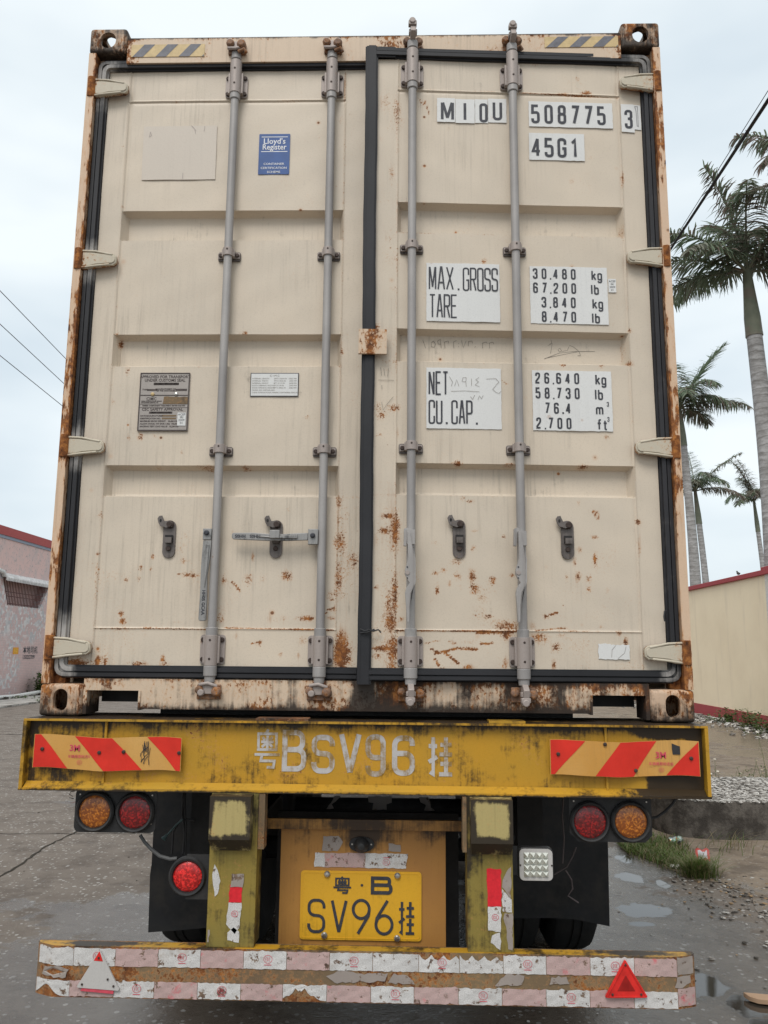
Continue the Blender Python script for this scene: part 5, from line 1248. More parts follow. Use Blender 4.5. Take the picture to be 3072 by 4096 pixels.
for i in range(len(TOP) - 1):
    mark = i in (1, 3, 5, 7, 9, 11, 13)
    seg(TOP[i] + .0008, TOP[i + 1] - .0008, .583, .639, M['tapew'] if (mark or i in (0, 10)) else M['tapep'] if i in (2, 4, 6, 12, 14) else M['tapew'], mark, i, dmg={9: 'top', 10: 'top'}.get(i))
seg(TOP[-1] + .0008, 1.132, .588, .641, M['tapeg'], False, 40)
BOT = [bx_('I', q) for q in (498, 672, 858, 1044, 1225, 1414, 1603)] + [bx_('J', q) for q in (130, 320, 508, 697, 885, 1075, 1263)]
seg(-1.112, -.985, .485, .535, M['tapew'], False, 50, dmg='bot'); seg(-.984, BOT[0] - .001, .486, .536, M['tapep'], False, 51)
for i in range(len(BOT) - 1):
    mark = i in (0, 2, 4 - 4, 6, 8, 10) 
    mat = M['tapep'] if i in (1, 3, 5, 7, 9, 11) else M['tapew']
    seg(BOT[i] + .0008, BOT[i + 1] - .0008, .485, .536, mat, mark, 60 + i, dmg={4: 'big', 10: None}.get(i))
seg(BOT[-1] + .0008, 1.136, .490, .545, M['tapep'], False, 90)
for k, (pl, sd_) in enumerate((([(-1.09, .548), (-1.0, .545), (-.99, .57), (-1.03, .582), (-1.08, .575)], 1), ([(-.02 - .06, .545), (.15 - .06, .552), (.16 - .06, .578), (.08 - .06, .572), (-.0 - .06, .582), (-.05 - .06, .565)], 2), ([(.10, .548), (.19, .545), (.165, .572), (.12, .578)], 3), ([(.46, .545), (.55, .55), (.56, .578), (.50, .584), (.48, .568)], 4), ([(.64, .55), (.71, .555), (.70, .578), (.65, .575)], 5), ([(1.06, .55), (1.09, .548), (1.12, .56), (1.12, .584), (1.07, .582)], 6))):
    t_ = MB(); P_ = ragged(pl, .004, .012, sd_); t_.add([(x, bumper_y(x) - .003, z) for x, z in P_], [tuple(range(len(P_)))], 0); t_.build('tape_scrap', [M['tapeg']], bum, smooth=0)
# warning triangles
b = MB(); y_ = YB - .012
A, B_, C_ = (-.885, .637), (-.958, .517), (-.808, .509)
def tri_round(A, B, C, r): return [(p[0], p[1]) for p in round_path([A, B, C], r, True)]
b.prism(tri_round(A, B_, C_, .010), y_, y_ + .008, 0)
b.prism([(A[0], A[1] - .003), (A[0] - .018, A[1] - .034), (A[0] + .014, A[1] - .036)], y_ - .001, y_ - .0001, 1)
for x, z in ((-.886, .612), (-.938, .528), (-.830, .524), (-.851, .545)): b.lathe([(.004, 0), (.003, -.003)], (x, y_ - .001, z), 'y', 10, 2)
b.prism([(-.944, .506), (-.830, .498), (-.830, .512), (-.938, .516)], y_ + .002, y_ + .006, 3)
o = b.build('warning_triangle', [M['trigrey'], M['trired'], M['bolt'], M['pinkred']], bum, bevel=.001); o['label'] = 'left triangle bleached grey with a red tip'
b = MB(); A, B_, C_ = (.896, .638), (.824, .518), (.968, .521)
b.prism(tri_round(A, B_, C_, .008), y_, y_ + .008, 0); b.prism(tri_round((.896, .590), (.866, .540), (.926, .541), .003), y_ - .0015, y_ - .0001, 1)
band(b, tri_round((A[0], A[1] - .006), (B_[0] + .006, B_[1] + .003), (C_[0] - .006, C_[1] + .003), .006), .003, y_ - .003, y_ - .0001, 0, True)
for x, z in ((.896, .622), (.850, .529), (.945, .531)): b.lathe([(.0045, 0), (.003, -.003)], (x, y_ - .001, z), 'y', 10, 2)
o = b.build('warning_triangle', [M['trired'], M['triredd'], M['bolt']], bum, bevel=.001); o['label'] = 'right triangle, bright red with a darker centre'
# mud flaps
def at_x(k, x, y, Y): return at(k, x, y, Y)
for s_ in (-1, 1):
    YF = 1.10
    if s_ < 0: pl = [('G', 672, 440), ('G', 655, 760), ('I', 648, 0), ('I', 640, 248), ('I', 760, 240), ('I', 895, 228), ('I', 1060, 240), ('G', 1060, 440)]
    else: pl = [('H', 500, 440), ('J', 490, 200), ('J', 565, 187), ('J', 720, 186), ('J', 830, 192), ('J', 975, 222), ('H', 968, 700), ('H', 960, 440)]
    P_ = [at(k, x, y, YF) for k, x, y in pl]
    b = MB(); b.prism([(p[0], p[2]) for p in P_], YF, YF + .008); b.build('mud_flap', [M['flap']], trl)
    x = s_ * .8
# inner structure, shade underneath put into its black: hanger plates, frame rails, cross members
for s_ in (-1, 1):
    b = MB(); a, c = sorted((s_ * .43, s_ * .56)); b.box(a, c, .08, 12, 1.372, 1.388); b.box(a, c, .08, 12, .965, .98); a, c = sorted((s_ * .485, s_ * .50)); b.box(a, c, .08, 12, .9805, 1.3715); b.build('frame_rail', [M['black']], trl)
    b = MB()
    if s_ < 0: b.box(-.70, -.62, .30, .42, .72, 1.14); b.box(-.60, -.542, .28, .30, .60, 1.14)
    else: b.box(.60, .70, .30, .42, .80, 1.14)
    b.build('hanger_bracket', [M['black']], trl)
for y in (.55, 1.3, 3.2, 5.2, 7.4, 9.6, 11.7):
    b = MB(); b.box(-1.2 if y > 11 else -.484, 1.2 if y > 11 else .484, y, y + .1, 1.06 if y < 2 else 1.2, 1.37); b.build('cross_member', [M['black']], trl)
# old reflective letter scraps on the first cross member
for x0, x1, pl in ((-.13, -.09, [(0, .0), (.5, .05), (.35, .35), (1, 1), (.55, 1), (.3, .45)]), (0, .1, [(.2, 0), (.8, 0), (.78, .4), (1, .55), (1, 1), (0, 1), (.05, .55), (.25, .5)]), (.2, .26, [(0, 1), (.6, 1), (.75, .2), (1, 0), (.35, 0), (.45, .4), (.1, .6)])):
    pa, pb = at('K', 500 + (x0 + .13) * 2300, 265, .55), at('K', 612 + 0, 165, .55)
    X0 = {-.13: at('K', 500, 265, .548)[0], 0: at('K', 820, 265, .548)[0], .2: at('K', 1220, 265, .548)[0]}[x0]; X1 = {-.13: at('K', 612, 265, .548)[0], 0: at('K', 1008, 265, .548)[0], .2: at('K', 1345, 265, .548)[0]}[x0]
    za, zb = at('K', 800, 268, .548)[2], at('K', 800, 165, .548)[2]
    b = MB(); b.prism(ragged([(X0 + (X1 - X0) * u, za + (zb - za) * v) for u, v in pl], .003, .015, 4), .544, .549); b.build('tape_scrap', [M['tapeg']], trl, smooth=0)
b = MB(); b.box(-.372, .376, .45, .47, .40, .99); b.box(-.372, .376, .47, .52, .40, .43)
b.build('dark_backing', [M['black']], trl)  # black sheet added behind the panel to keep the space between legs dark
# wheels: two tyres a side on three axles
def tyre(x, y):
    b = MB(); w_ = .25; r = .50
    b.lathe([(.30, -w_ / 2 + .02), (.36, -w_ / 2), (.44, -w_ / 2 - .004), (.49, -w_ / 2 + .02), (.505, -w_ / 2 + .05), (.505, -.03), (.497, -.028), (.497, -.018), (.505, -.016), (.505, .016), (.497, .018), (.497, .028), (.505, .03), (.505, w_ / 2 - .05), (.49, w_ / 2 - .02), (.44, w_ / 2 + .004), (.36, w_ / 2), (.30, w_ / 2 - .02)], (x, y, .505), 'x', 40)
    o = b.build('wheel', [M['rubber']], trl)
    b = MB(); b.lathe([(.299, -.09), (.27, -.08), (.25, -.02), (.10, -.01), (.10, .05), (.25, .02), (.27, .08), (.299, .09)], (x, y, .505), 'x', 24); b.build('rim', [M['black']], o)
for y in (1.98, 3.28, 4.58):
    for x in (-1.07, -.76, .76, 1.07): tyre(x, y)
    b = MB(); b.tube([(-1.1, y, .505), (1.1, y, .505)], .065, 14); b.build('axle', [M['black']], trl)
# cables
b = MB()
P_ = [at('G', x, y, .02) for x, y in ((605, 637), (625, 668), (655, 700), (690, 728), (735, 741), (765, 738))]; b.tube([tuple(p) for p in P_], .0065, 8)
b.build('lamp_cable', [plain('cable_grey', (.10, .10, .10), .6)], trl)
for pts in (((800, 445), (798, 520), (803, 600), (800, 720)), ((790, 450), (790, 560), (770, 590), (750, 620), (742, 720)), ((795, 570), (830, 572), (842, 574)), ((798, 445), (790, 540), (797, 640), (790, 720))):
    b = MB(); b.tube([tuple(at('G', x, y, .26)) for x, y in pts], .004, 6); b.build('hanging_wire', [M['cable']], trl)
b = MB(); b.tube([tuple(at('G', x, y, .25)) for x, y in ((790, 570), (765, 590), (720, 640))], .0035, 6); q = at('G', 712, 648, .25); b.tube([tuple(at('G', 722, 636, .25)), tuple(at('G', 706, 655, .25))], [.004, .011], 8); b.build('loose_wire_end', [plain('wire_green', (.06, .10, .10), .6)], trl)
for pts in (((775, 470), (770, 560), (778, 650), (772, 760)), ((830, 690), (815, 730), (790, 775), (735, 808)), ((785, 790), (810, 830), (815, 870), (795, 900), (840, 930))):
    b = MB(); b.tube([tuple(at('H', x, y, .26)) for x, y in pts], .0028, 6); b.build('hanging_wire', [plain('wire_brown', (.09, .07, .07), .6) if 'wire_brown' not in bpy.data.materials else bpy.data.materials['wire_brown']], trl)
b = MB(); b.tube([tuple(at('H', x, y, .10)) for x, y in ((1150, 565), (1180, 560), (1215, 535), (1245, 505), (1262, 480))], .005, 6); b.build('lamp_cable', [M['cable']], trl)
b = MB(); b.tube([tuple(at('G', x, y, -.01)) for x, y in ((322, 448), (305, 450), (300, 462), (316, 470), (298, 476), (318, 480))], .0016, 5); b.build('loose_wire_end', [M['cable']], trl)

# =================================================================== GROUND
def ground_mat(name, dry, dry2, wet, agg=.5, seed=0, wetamt=.5, rough=.75, spots=(), puds=()):
    n = NT(name); P = n.obj
    big = n.noise(.55, 6, .62, vec=P); mid = n.noise(3.5, 8, .65, vec=P); fine = n.noise(60, 6, .7, vec=P)
    c = n.mix(n.mr(mid, .3, .7, 0, 1), dry, dry2)
    # exposed pale aggregate
    d, col = n.vor(30, vec=P, out=('Distance', 'Color')); k = n.xyz(col)[0]
    st = n.math('MULTIPLY', n.math('LESS_THAN', n.math('MULTIPLY_ADD', n.math('SUBTRACT', fine, .5), .5, d), n.math('MULTIPLY', n.math('POWER', k, 1.6), .42)), agg)
    c = n.mix(st, c, n.mix(n.xyz(col)[1], (.26, .25, .235), (.46, .44, .41)))
    c = n.mix(n.math('MULTIPLY', n.ss(n.noise(2.6, 9, .74, vec=P), .50, .60), .62), c, (.075, .056, .042))
    wm = n.math('ADD', big, n.math('MULTIPLY', n.math('SUBTRACT', mid, .5), .55))
    xyz = n.xyz(P)
    for sx, sy, rx, ry, st_ in spots:
        dx = n.math('DIVIDE', n.math('SUBTRACT', xyz[0], sx), rx); dy = n.math('DIVIDE', n.math('SUBTRACT', xyz[1], sy), ry)
        e = n.math('EXPONENT', n.math('MULTIPLY', n.math('ADD', n.math('MULTIPLY', dx, dx), n.math('MULTIPLY', dy, dy)), -1.0))
        wm = n.math('MULTIPLY_ADD', e, st_, wm)
    w_ = n.ss(wm, .60 - wetamt * .2, .66 - wetamt * .2)
    c = n.mix(n.math('MULTIPLY', w_, .82), c, n.mix(.45, wet, c))
    rr_ = n.math('MULTIPLY_ADD', w_, -(rough - .25), rough)
    if puds:
        pm = n.math('MULTIPLY', n.math('SUBTRACT', n.noise(6, 6, .62, vec=P), .5), 1.3)
        acc = None
        for sx, sy, rx, ry in puds:
            dx = n.math('DIVIDE', n.math('SUBTRACT', xyz[0], sx), rx * 1.35); dy = n.math('DIVIDE', n.math('SUBTRACT', xyz[1], sy), ry * 1.35)
            e = n.math('EXPONENT', n.math('MULTIPLY', n.math('ADD', n.math('MULTIPLY', dx, dx), n.math('MULTIPLY', dy, dy)), -1.0)); acc = e if acc is None else n.math('MAXIMUM', acc, e)
        v_ = n.math('ADD', pm, acc); damp = n.ss(v_, .22, .5); pud = n.ss(v_, .52, .56)
        c = n.mix(n.math('MULTIPLY', damp, .6), c, wet); c = n.mix(pud, c, (.045, .038, .032))
        rr_ = n.math('MULTIPLY', rr_, n.math('MULTIPLY_ADD', damp, -.55, 1)); rr_ = n.math('MULTIPLY', rr_, n.math('MULTIPLY_ADD', pud, -.93, 1))
        n.bump(n.math('ADD', n.math('MULTIPLY', mid, 1.5), n.math('ADD', n.math('MULTIPLY', fine, .35), n.math('MULTIPLY', st, .12))), n.math('MULTIPLY', n.math('MULTIPLY_ADD', w_, -.2, .7), n.math('MULTIPLY_ADD', pud, -.985, 1)), .018)
        return n.set(Base_Color=c, Roughness=rr_, Specular_IOR_Level=.6)
    n.bump(n.math('ADD', n.math('MULTIPLY', mid, 1.5), n.math('ADD', n.math('MULTIPLY', fine, .35), n.math('MULTIPLY', st, .12))), n.math('MULTIPLY_ADD', w_, -.25, .5), .012)
    return n.set(Base_Color=c, Roughness=n.math('MULTIPLY_ADD', w_, -(rough - .25), rough), Specular_IOR_Level=.5)
PUDS = [(1.84, 3.42, .10, .12), (2.03, 3.25, .04, .10), (1.72, 2.62, .15, .13), (1.62, 2.35, .08, .04), (1.66, 1.42, .10, .16), (1.80, 1.18, .09, .12), (1.83, .98, .10, .05), (-1.48, 2.62, .05, .03), (-1.35, 1.45, .22, .10), (1.95, 4.0, .06, .12), (-2.9, 6.2, .5, .25)]
G1 = ground_mat('wet_concrete_ground', (.115, .090, .070), (.19, .160, .132), (.040, .030, .022), agg=.9, wetamt=.15, puds=PUDS,
                spots=((1.9, 2.4, .5, 1.6, .3), (-1.6, 2.4, .5, .5, .2), (-2.3, 2.5, .6, .25, .2), (-1.2, 1.2, .6, .5, .3), (0, 1.5, 1.6, 2, .3), (1.8, 1.0, .5, .6, .25), (-3, 11, 4, 5, -.2), (-8, 20, 6, 8, -.5), (-2.6, 4.2, .7, 1, -.12)))
b = MB(); b.add([(-450, -300, 0), (450, -300, 0), (450, 900, 0), (-450, 900, 0)], [(0, 1, 2, 3)], 0); struct(b.build('ground', [G1], smooth=0))
SOIL = ground_mat('tan_soil', (.145, .110, .080), (.25, .20, .15), (.06, .046, .035), agg=.35, wetamt=.0, rough=.95, spots=((7.5, 14, 3.5, 6, .25), (4, 1.2, 2, 1.2, .3), (2.5, 2.2, .5, 1.2, .2)))
edge = [(2.02, 4.6), (2.10, 4.05), (2.20, 3.7), (2.28, 3.32), (2.48, 3.30), (2.52, 2.95), (2.42, 2.5), (2.30, 2.0), (2.28, 1.5), (2.45, .8), (2.9, -.5), (4.0, -3), (8.3, -9), (8.4, 60), (5.2, 60), (4.6, 24), (3.3, 12), (2.5, 7.5), (2.12, 5.4)]
rg = ragged(edge[:7] + edge[7:12], .035, .07, 8); rg = rg[:-12] if False else rg
P_ = []
rd = random.Random(3)
for i in range(len(edge)):
    a, c = edge[i], edge[(i + 1) % len(edge)]; L_ = math.hypot(c[0] - a[0], c[1] - a[1]); k = max(1, min(30, int(L_ / .08)))
    for j in range(k):
        t = j / k; am = .03 if L_ < 3 else .12; P_.append((a[0] + (c[0] - a[0]) * t + rd.uniform(-am, am), a[1] + (c[1] - a[1]) * t + rd.uniform(-am, am)))
b = MB(); b.add([(x, y, .004) for x, y in P_], [tuple(range(len(P_)))], 0); struct(b.build('soil', [SOIL], smooth=0))
def path_strip(name, pts, wd, z, mat, seed, amp):
    rd = random.Random(seed); vs = []
    q = []
    for (xa, ya), (xb_, yb_) in zip(pts, pts[1:]):
        L_ = math.hypot(xb_ - xa, yb_ - ya); k = max(1, int(L_ / .06))
        for j in range(k): t = j / k; q.append((xa + (xb_ - xa) * t + rd.uniform(-amp, amp), ya + (yb_ - ya) * t + rd.uniform(-amp, amp)))
    b = MB()
    for i, (x, y) in enumerate(q):
        w2 = wd * rd.uniform(.4, 1.2); a = q[max(0, i - 1)]; c = q[min(len(q) - 1, i + 1)]; dx, dy = c[0] - a[0], c[1] - a[1]; l = math.hypot(dx, dy) or 1
        vs += [(x - dy / l * w2, y + dx / l * w2, z), (x + dy / l * w2, y - dx / l * w2, z)]
    b.add(vs, [(2 * i, 2 * i + 1, 2 * i + 3, 2 * i + 2) for i in range(len(q) - 1)], 0)
    return struct(b.build(name, [mat], smooth=0))
CRK = plain('crack_dirt', (.035, .030, .022), .95, 0, .4, 30)
for k, (pts, wd) in enumerate((([(-2.81, 3.0), (-2.80, 3.4), (-2.87, 4.1), (-2.83, 4.66), (-2.78, 5.6)], .010), ([(-9.5, 4.46), (-3.47, 4.54), (-2.6, 4.61), (-1.2, 4.66)], .008), ([(-2.8, 3.0), (-2.9, 1.0), (-2.86, -3)], .008), ([(-20, 13.6), (-7.5, 13.0), (1, 12.9)], .02), ([(1.25, 1.75), (1.5, 1.62), (1.62, 1.68), (1.75, 1.55)], .012))):
    path_strip('ground_crack', pts, wd, .004, CRK, k, .010)
# pale strip and kerb stones at the foot of the building
KC = ground_mat('pale_apron_concrete', (.36, .34, .31), (.46, .44, .41), (.2, .18, .16), agg=.2, wetamt=-.4, rough=.9)
b = MB(); b.box(-12.6, -10.95, -10, 70, .0045, .05); struct(b.build('apron', [KC], smooth=0))

def stones(name, pts, sizes, mats, flat=.55, seed=1, z=.0):
    rd = random.Random(seed); b = MB()
    for (x, y, *zz), s_ in zip(pts, sizes):
        z_ = zz[0] if zz else z; r = [s_ * rd.uniform(.6, 1.3) for _ in range(8)]; g0 = rd.uniform(0, 6)
        vs = []
        for i, (a, e) in enumerate(((0, -.3), (1.6, -.3), (3.1, -.3), (4.7, -.3), (.7, .5), (2.3, .5), (3.9, .5), (5.4, .5))):
            vs.append((x + r[i] * math.cos(a + g0) * math.cos(e), y + r[i] * math.sin(a + g0) * math.cos(e), z_ + s_ * flat * .3 + r[i] * math.sin(e) * flat))
        b.add(vs, [(0, 3, 2, 1), (4, 5, 6, 7), (0, 1, 5), (0, 5, 4), (1, 2, 6), (1, 6, 5), (2, 3, 7), (2, 7, 6), (3, 0, 4), (3, 4, 7)], rd.randrange(len(mats)))
    o = b.build(name, mats, smooth=0); return o
ST = [plain('stone_pale', (.42, .40, .37), .9, 0, .3, 20), plain('stone_grey', (.22, .20, .18), .9, 0, .3, 20), plain('stone_dark', (.07, .06, .05), .9, 0, .3, 20), plain('chip_tan', (.30, .20, .11), .9, 0, .3, 20)]
WHT = [plain('rubble_white', (.58, .56, .53), .9, 0, .2, 20), ST[0], ST[1]]
rd = random.Random(11)
pts = []; sz = []
while len(pts) < 1500:   # gritty debris along the broken edge of the concrete
    t = rd.random(); y = -.2 + 3.7 * t; x = 2.25 + .15 * math.sin(y * 3) + rd.gauss(.18, .22) + (.25 if y < 2.4 else 0)
    if y > 3.1 and x < 2.1: continue
    pts.append((x, y)); sz.append(abs(rd.gauss(.006, .006)) + .003)
o = stones('debris', pts, sz, [ST[0], ST[1], ST[2], ST[2], ST[3], ST[1]], .4, 3, .004); o['kind'] = 'stuff'; 
pts = []; sz = []
for _ in range(900): pts.append((rd.uniform(-9, 2.0), rd.uniform(-1, 14))); sz.append(abs(rd.gauss(.003, .003)) + .002)
o = stones('grit', pts, sz, [ST[0], ST[1], ST[2]], .5, 4, .001); o['kind'] = 'stuff'
pts = []; sz = []
for _ in range(1400):
    y = rd.uniform(8, 26); x = 8.2 - abs(rd.gauss(0, .42)); pts.append((x, y)); sz.append(abs(rd.gauss(.03, .03)) + .012)
o = stones('rubble', pts, sz, WHT, .6, 5, .004); o['kind'] = 'stuff'
pts = [(rd.uniform(-12.9, -12.3), rd.uniform(18, 30)) for _ in range(260)]; sz = [abs(rd.gauss(.06, .05)) + .02 for _ in pts]
o = stones('rubble', pts, sz, [ST[0], ST[1], ST[2]], .6, 6, .05); o['kind'] = 'stuff'

# =================================================================== ROUND-ENDED CONCRETE PLATFORM
pl = thing('concrete_platform', 'low dark concrete platform with rounded end and pale gravel top, beside the tan soil', 'platform', (3.7, 5.4, 0))
outl = [(2.62, 5.75), (2.52, 5.45), (2.52, 5.12), (2.60, 4.90), (2.74, 4.78), (3.0, 4.72), (3.5, 4.73), (4.3, 4.78), (4.9, 4.9), (5.15, 5.2), (5.2, 5.6), (5.1, 6.0), (4.7, 6.2), (4.0, 6.28), (3.3, 6.22), (2.85, 6.05)]
outl = round_path(outl, .3, True)
n = NT('old_platform_concrete'); f1 = n.noise(6, 8, .7); f2 = n.noise(50, 6, .7)
c = n.mix(n.ss(f1, .4, .62), (.045, .038, .032), (.13, .115, .10)); c = n.mix(n.math('MULTIPLY', n.ss(f2, .5, .7), .5), c, (.02, .018, .016)); n.bump(n.math('ADD', f1, f2), .8, .012)
PC = n.set(Base_Color=c, Roughness=.95)
b = MB(); m_ = len(outl)
vs = []
for zz, k in ((0, 1.0), (.08, 1.004), (.17, .998), (.25, 1.003), (.33, 1.0)):
    for i, (x, y) in enumerate(outl):
        j = .006 * math.sin(i * 2.3 + zz * 30); vs.append((3.7 + (x - 3.7) * (k + j * .5), 5.4 + (y - 5.4) * (k + j * .5), zz))
fs = [(r * m_ + i, r * m_ + (i + 1) % m_, (r + 1) * m_ + (i + 1) % m_, (r + 1) * m_ + i) for r in range(4) for i in range(m_)] + [tuple(range(4 * m_, 5 * m_))]
b.add(vs, fs, 0); b.build('side_wall', [PC], pl, smooth=30)
def inside(x, y, P):
    r = False; j = len(P) - 1
    for i in range(len(P)):
        if (P[i][1] > y) != (P[j][1] > y) and x < (P[j][0] - P[i][0]) * (y - P[i][1]) / (P[j][1] - P[i][1]) + P[i][0]: r = not r
        j = i
    return r
pts = []; sz = []
while len(pts) < 7000:
    x, y = rd.uniform(2.5, 5.2), rd.uniform(4.7, 6.3)
    if inside(x, y, outl): pts.append((x, y, .326)); sz.append(abs(rd.gauss(.013, .006)) + .005)
o = stones('gravel_top', pts, sz, [WHT[0], ST[0], ST[0], ST[1]], .55, 8)
V0 = np.array([v.co[:] for v in o.data.vertices]) - np.array(ORG[pl.name]); o.data.vertices.foreach_set('co', V0.astype(np.float32).ravel()); o.parent = pl; o['kind'] = 'stuff'

# =================================================================== LEFT BUILDING
XB = -12.95
bl = thing('tiled_building', 'pink tiled building with red and blue painted top edge and flaking grey patches', 'building', (-16, 24, 0))
n = NT('pink_wall_tiles'); P = n.obj
br = n.t.nodes.new('ShaderNodeTexBrick'); br.inputs['Scale'].default_value = 1; br.inputs['Brick Width'].default_value = .11; br.inputs['Row Height'].default_value = .055; br.inputs['Mortar Size'].default_value = .006
xyz = n.xyz(P); cmb = n.t.nodes.new('ShaderNodeCombineXYZ'); n.link(xyz[1], cmb.inputs[0]); n.link(xyz[2], cmb.inputs[1]); n.link(cmb.outputs[0], br.inputs[0])
br.inputs['Color1'].default_value = (.68, .47, .44, 1); br.inputs['Color2'].default_value = (.62, .43, .41, 1); br.inputs['Mortar'].default_value = (.5, .40, .38, 1)
patch = n.noise(.55, 8, .68, vec=P); pz = n.math('ADD', patch, n.math('MULTIPLY', n.ss(xyz[2], 1.2, 2.7), .2))
mosaic = n.vor(9, vec=P, out='Color'); mk = n.xyz(mosaic)[0]
c = n.mix(n.math('MULTIPLY', n.ss(pz, .5, .64), n.math('MULTIPLY_ADD', n.math('GREATER_THAN', mk, .45), .75, .15)), br.outputs[0], n.mix(mk, (.20, .21, .24), (.72, .71, .70)))
c = n.mix(n.math('MULTIPLY', n.ss(n.noise(14, 6, .7, vec=P), .55, .7), .35), c, (.22, .18, .17))
TILE = n.set(Base_Color=c, Roughness=.7)
n = NT('pink_plaster'); c = n.mix(n.ss(n.noise(1.5, 8, .7, vec=n.obj), .42, .62), (.72, .51, .47), (.60, .48, .46)); c = n.mix(n.math('MULTIPLY', n.ss(n.noise(12, 7, .75, vec=n.obj), .56, .66), .8), c, (.20, .19, .2)); PLASTER = n.set(Base_Color=c, Roughness=.9)
REDW = painted('red_wall_paint', (.42, .085, .08), rust=-.3, dirt=-.05, pits=0, streak=1, rough=.7, dirtcol=(.5, .46, .44))
BLUW = painted('blue_grey_paint', (.30, .34, .41), rust=-.3, dirt=-.05, pits=0, streak=1, rough=.7, dirtcol=(.45, .42, .4))
# wall in panels around a recessed, barred opening
yA, yBw = 23.25, 26.75
b = MB()
pcs = [((2, 23.2), (0, 4.02)), ((26.80, 62), (0, 4.02)), ((23.2, 26.80), (0, 3.03))]
for (ya, yb_), (za, zb_) in pcs: b.box(XB - .35, XB, ya, yb_, za, zb_)
b.prism([(23.2, 3.03), (23.72, 3.03), (23.3, 3.8), (23.28, 4.02), (23.2, 4.02)], XB - .35, XB, 0, 'x')
b.prism([(26.80, 3.03), (26.80, 4.02), (26.76, 4.02), (26.74, 3.8), (26.16, 3.03)], XB - .35, XB, 0, 'x')
b.build('tiled_wall', [TILE], bl, smooth=0)
b = MB(); b.box(XB - .35, XB - .004, 2, 62, 4.021, 5.165); b.build('upper_wall', [PLASTER], bl, smooth=0)
b = MB(); b.box(XB - .36, XB + .03, 2, 62, 5.1655, 5.26); b.build('blue_band', [BLUW], bl, smooth=0)
b = MB(); b.box(XB - .36, XB + .06, 2, 62, 5.2605, 5.545); b.build('red_band', [REDW], bl, smooth=0)
b = MB(); b.box(-20, XB - .36, 2, 62, 5.2, 5.3); b.build('roof', [PLASTER], bl, smooth=0)
b = MB(); b.box(XB - .60, XB - .36, 22.5, 27.5, 2.8, 4.3); b.build('back_wall', [PLASTER], bl, smooth=0)
gr = MB()
for i in range(30):
    y = 23.36 + i * .112; gr.box(XB - .10, XB - .085, y, y + .022, 3.04, 3.97)
for z in (3.08, 3.32, 3.46): gr.box(XB - .084, XB - .07, 23.3, 26.7, z, z + .025)
gr.build('window_grille', [plain('grille_rust', (.12, .05, .045), .7)], bl, smooth=0)
b = MB()
for i in range(31):
    y = 23.25 + i * .114; b.tube([(XB + .16, y, 3.80), (XB + .18, y, 3.88), (XB + .10, y, 3.97), (XB - .02, y, 4.02)], .052, 8)
b.build('ridge_tiles', [plain('ridge_tile_white', (.62, .61, .60), .6, 0, .25, 8)], bl, smooth=40)
b = MB(); b.tube([(XB + .08, 22.3, 4.16), (XB + .09, 23.1, 4.06), (XB + .08, 23.2, 3.95)], .07, 10); b.build('gutter_pipe', [plain('pipe_white', (.62, .62, .60), .5)], bl)
b = MB(); b.box(XB + .002, XB + .006, 24.37, 24.77, 1.43, 1.655, 0)
T = lambda x, z, y: (XB + .0085, 24.57 + x, z)
for i, z in enumerate((1.60, 1.56, 1.52, 1.47)): ribbon(b, [(-.15, z), (.15, z)], .014, 0, 1, False, T)
b.build('paper_notice', [plain('notice_orange', (.72, .30, .02), .6), plain('notice_text', (.75, .55, .08), .6)], bl, smooth=0)
b = MB(); T = lambda x, z, y: (XB + .003, 25.10 + x, z)
small_text(b, '本地司机', 0, 1.47, .27, 0, 0, 'LEFT', 1.05, .004, T); small_text(b, '13502527099', 0, 1.26, .20, 0, 0, 'LEFT', .86, .005, T)
b.build('painted_writing', [M['ink']], bl, smooth=0)
b = MB(); b.tube([(-12.5, 15, .16), (-12.45, 22, .14), (-12.4, 23.5, .11), (-12.38, 25, .15), (-12.4, 27, .20), (-12.4, 40, .16)], .055, 10)
tag(b.build('water_pipe', [bpy.data.materials['pipe_white']]), 'white pipe running along the foot of the pink tiled building', 'pipe')

# =================================================================== RIGHT BOUNDARY WALL
XW = 8.33
wl = thing('boundary_wall', 'cream rendered boundary wall with red coping and red base', 'wall', (XW + .15, 20, 0))
n = NT('cream_render'); f = n.noise(.9, 7, .62, vec=n.obj); g_ = n.noise(1.2, 6, .6, vec=n.obj, st=(1, 3, .4))
c = n.mix(n.ss(f, .35, .7), (.88, .74, .53), (.82, .68, .48)); c = n.mix(n.math('MULTIPLY', n.ss(g_, .52, .75), .3), c, (.58, .47, .34)); c = n.mix(n.math('MULTIPLY', n.ss(n.noise(40, 5, .7, vec=n.obj), .6, .75), .25), c, (.3, .24, .18)); n.bump(n.noise(60, 4, .6, vec=n.obj), .2, .004)
REND = n.set(Base_Color=c, Roughness=.9)
WR = painted('wall_red', (.36, .05, .055), rust=-.3, dirt=-.08, pits=0, streak=.8, rough=.7, dirtcol=(.16, .1, .09))
b = MB(); b.box(XW, XW + .24, 2, 70, .28, 3.43); b.build('wall_face', [REND], wl, smooth=0)
b = MB(); b.box(XW - .012, XW + .25, 2, 70, -.02, .2795); b.build('plinth', [WR], wl, smooth=0)
b = MB(); b.box(XW - .07, XW + .31, 15.78, 70, 3.4305, 3.545); b.box(XW - .09, XW + .33, 2, 15.7795, 3.4305, 3.60); b.build('coping', [WR], wl, smooth=0, bevel=.01)
b = MB(); b.box(XW - .035, XW - .0, 15.35, 15.72, .28, 3.43); b.build('pier', [plain('pier_pale', (.62, .58, .52), .9)], wl, smooth=0)

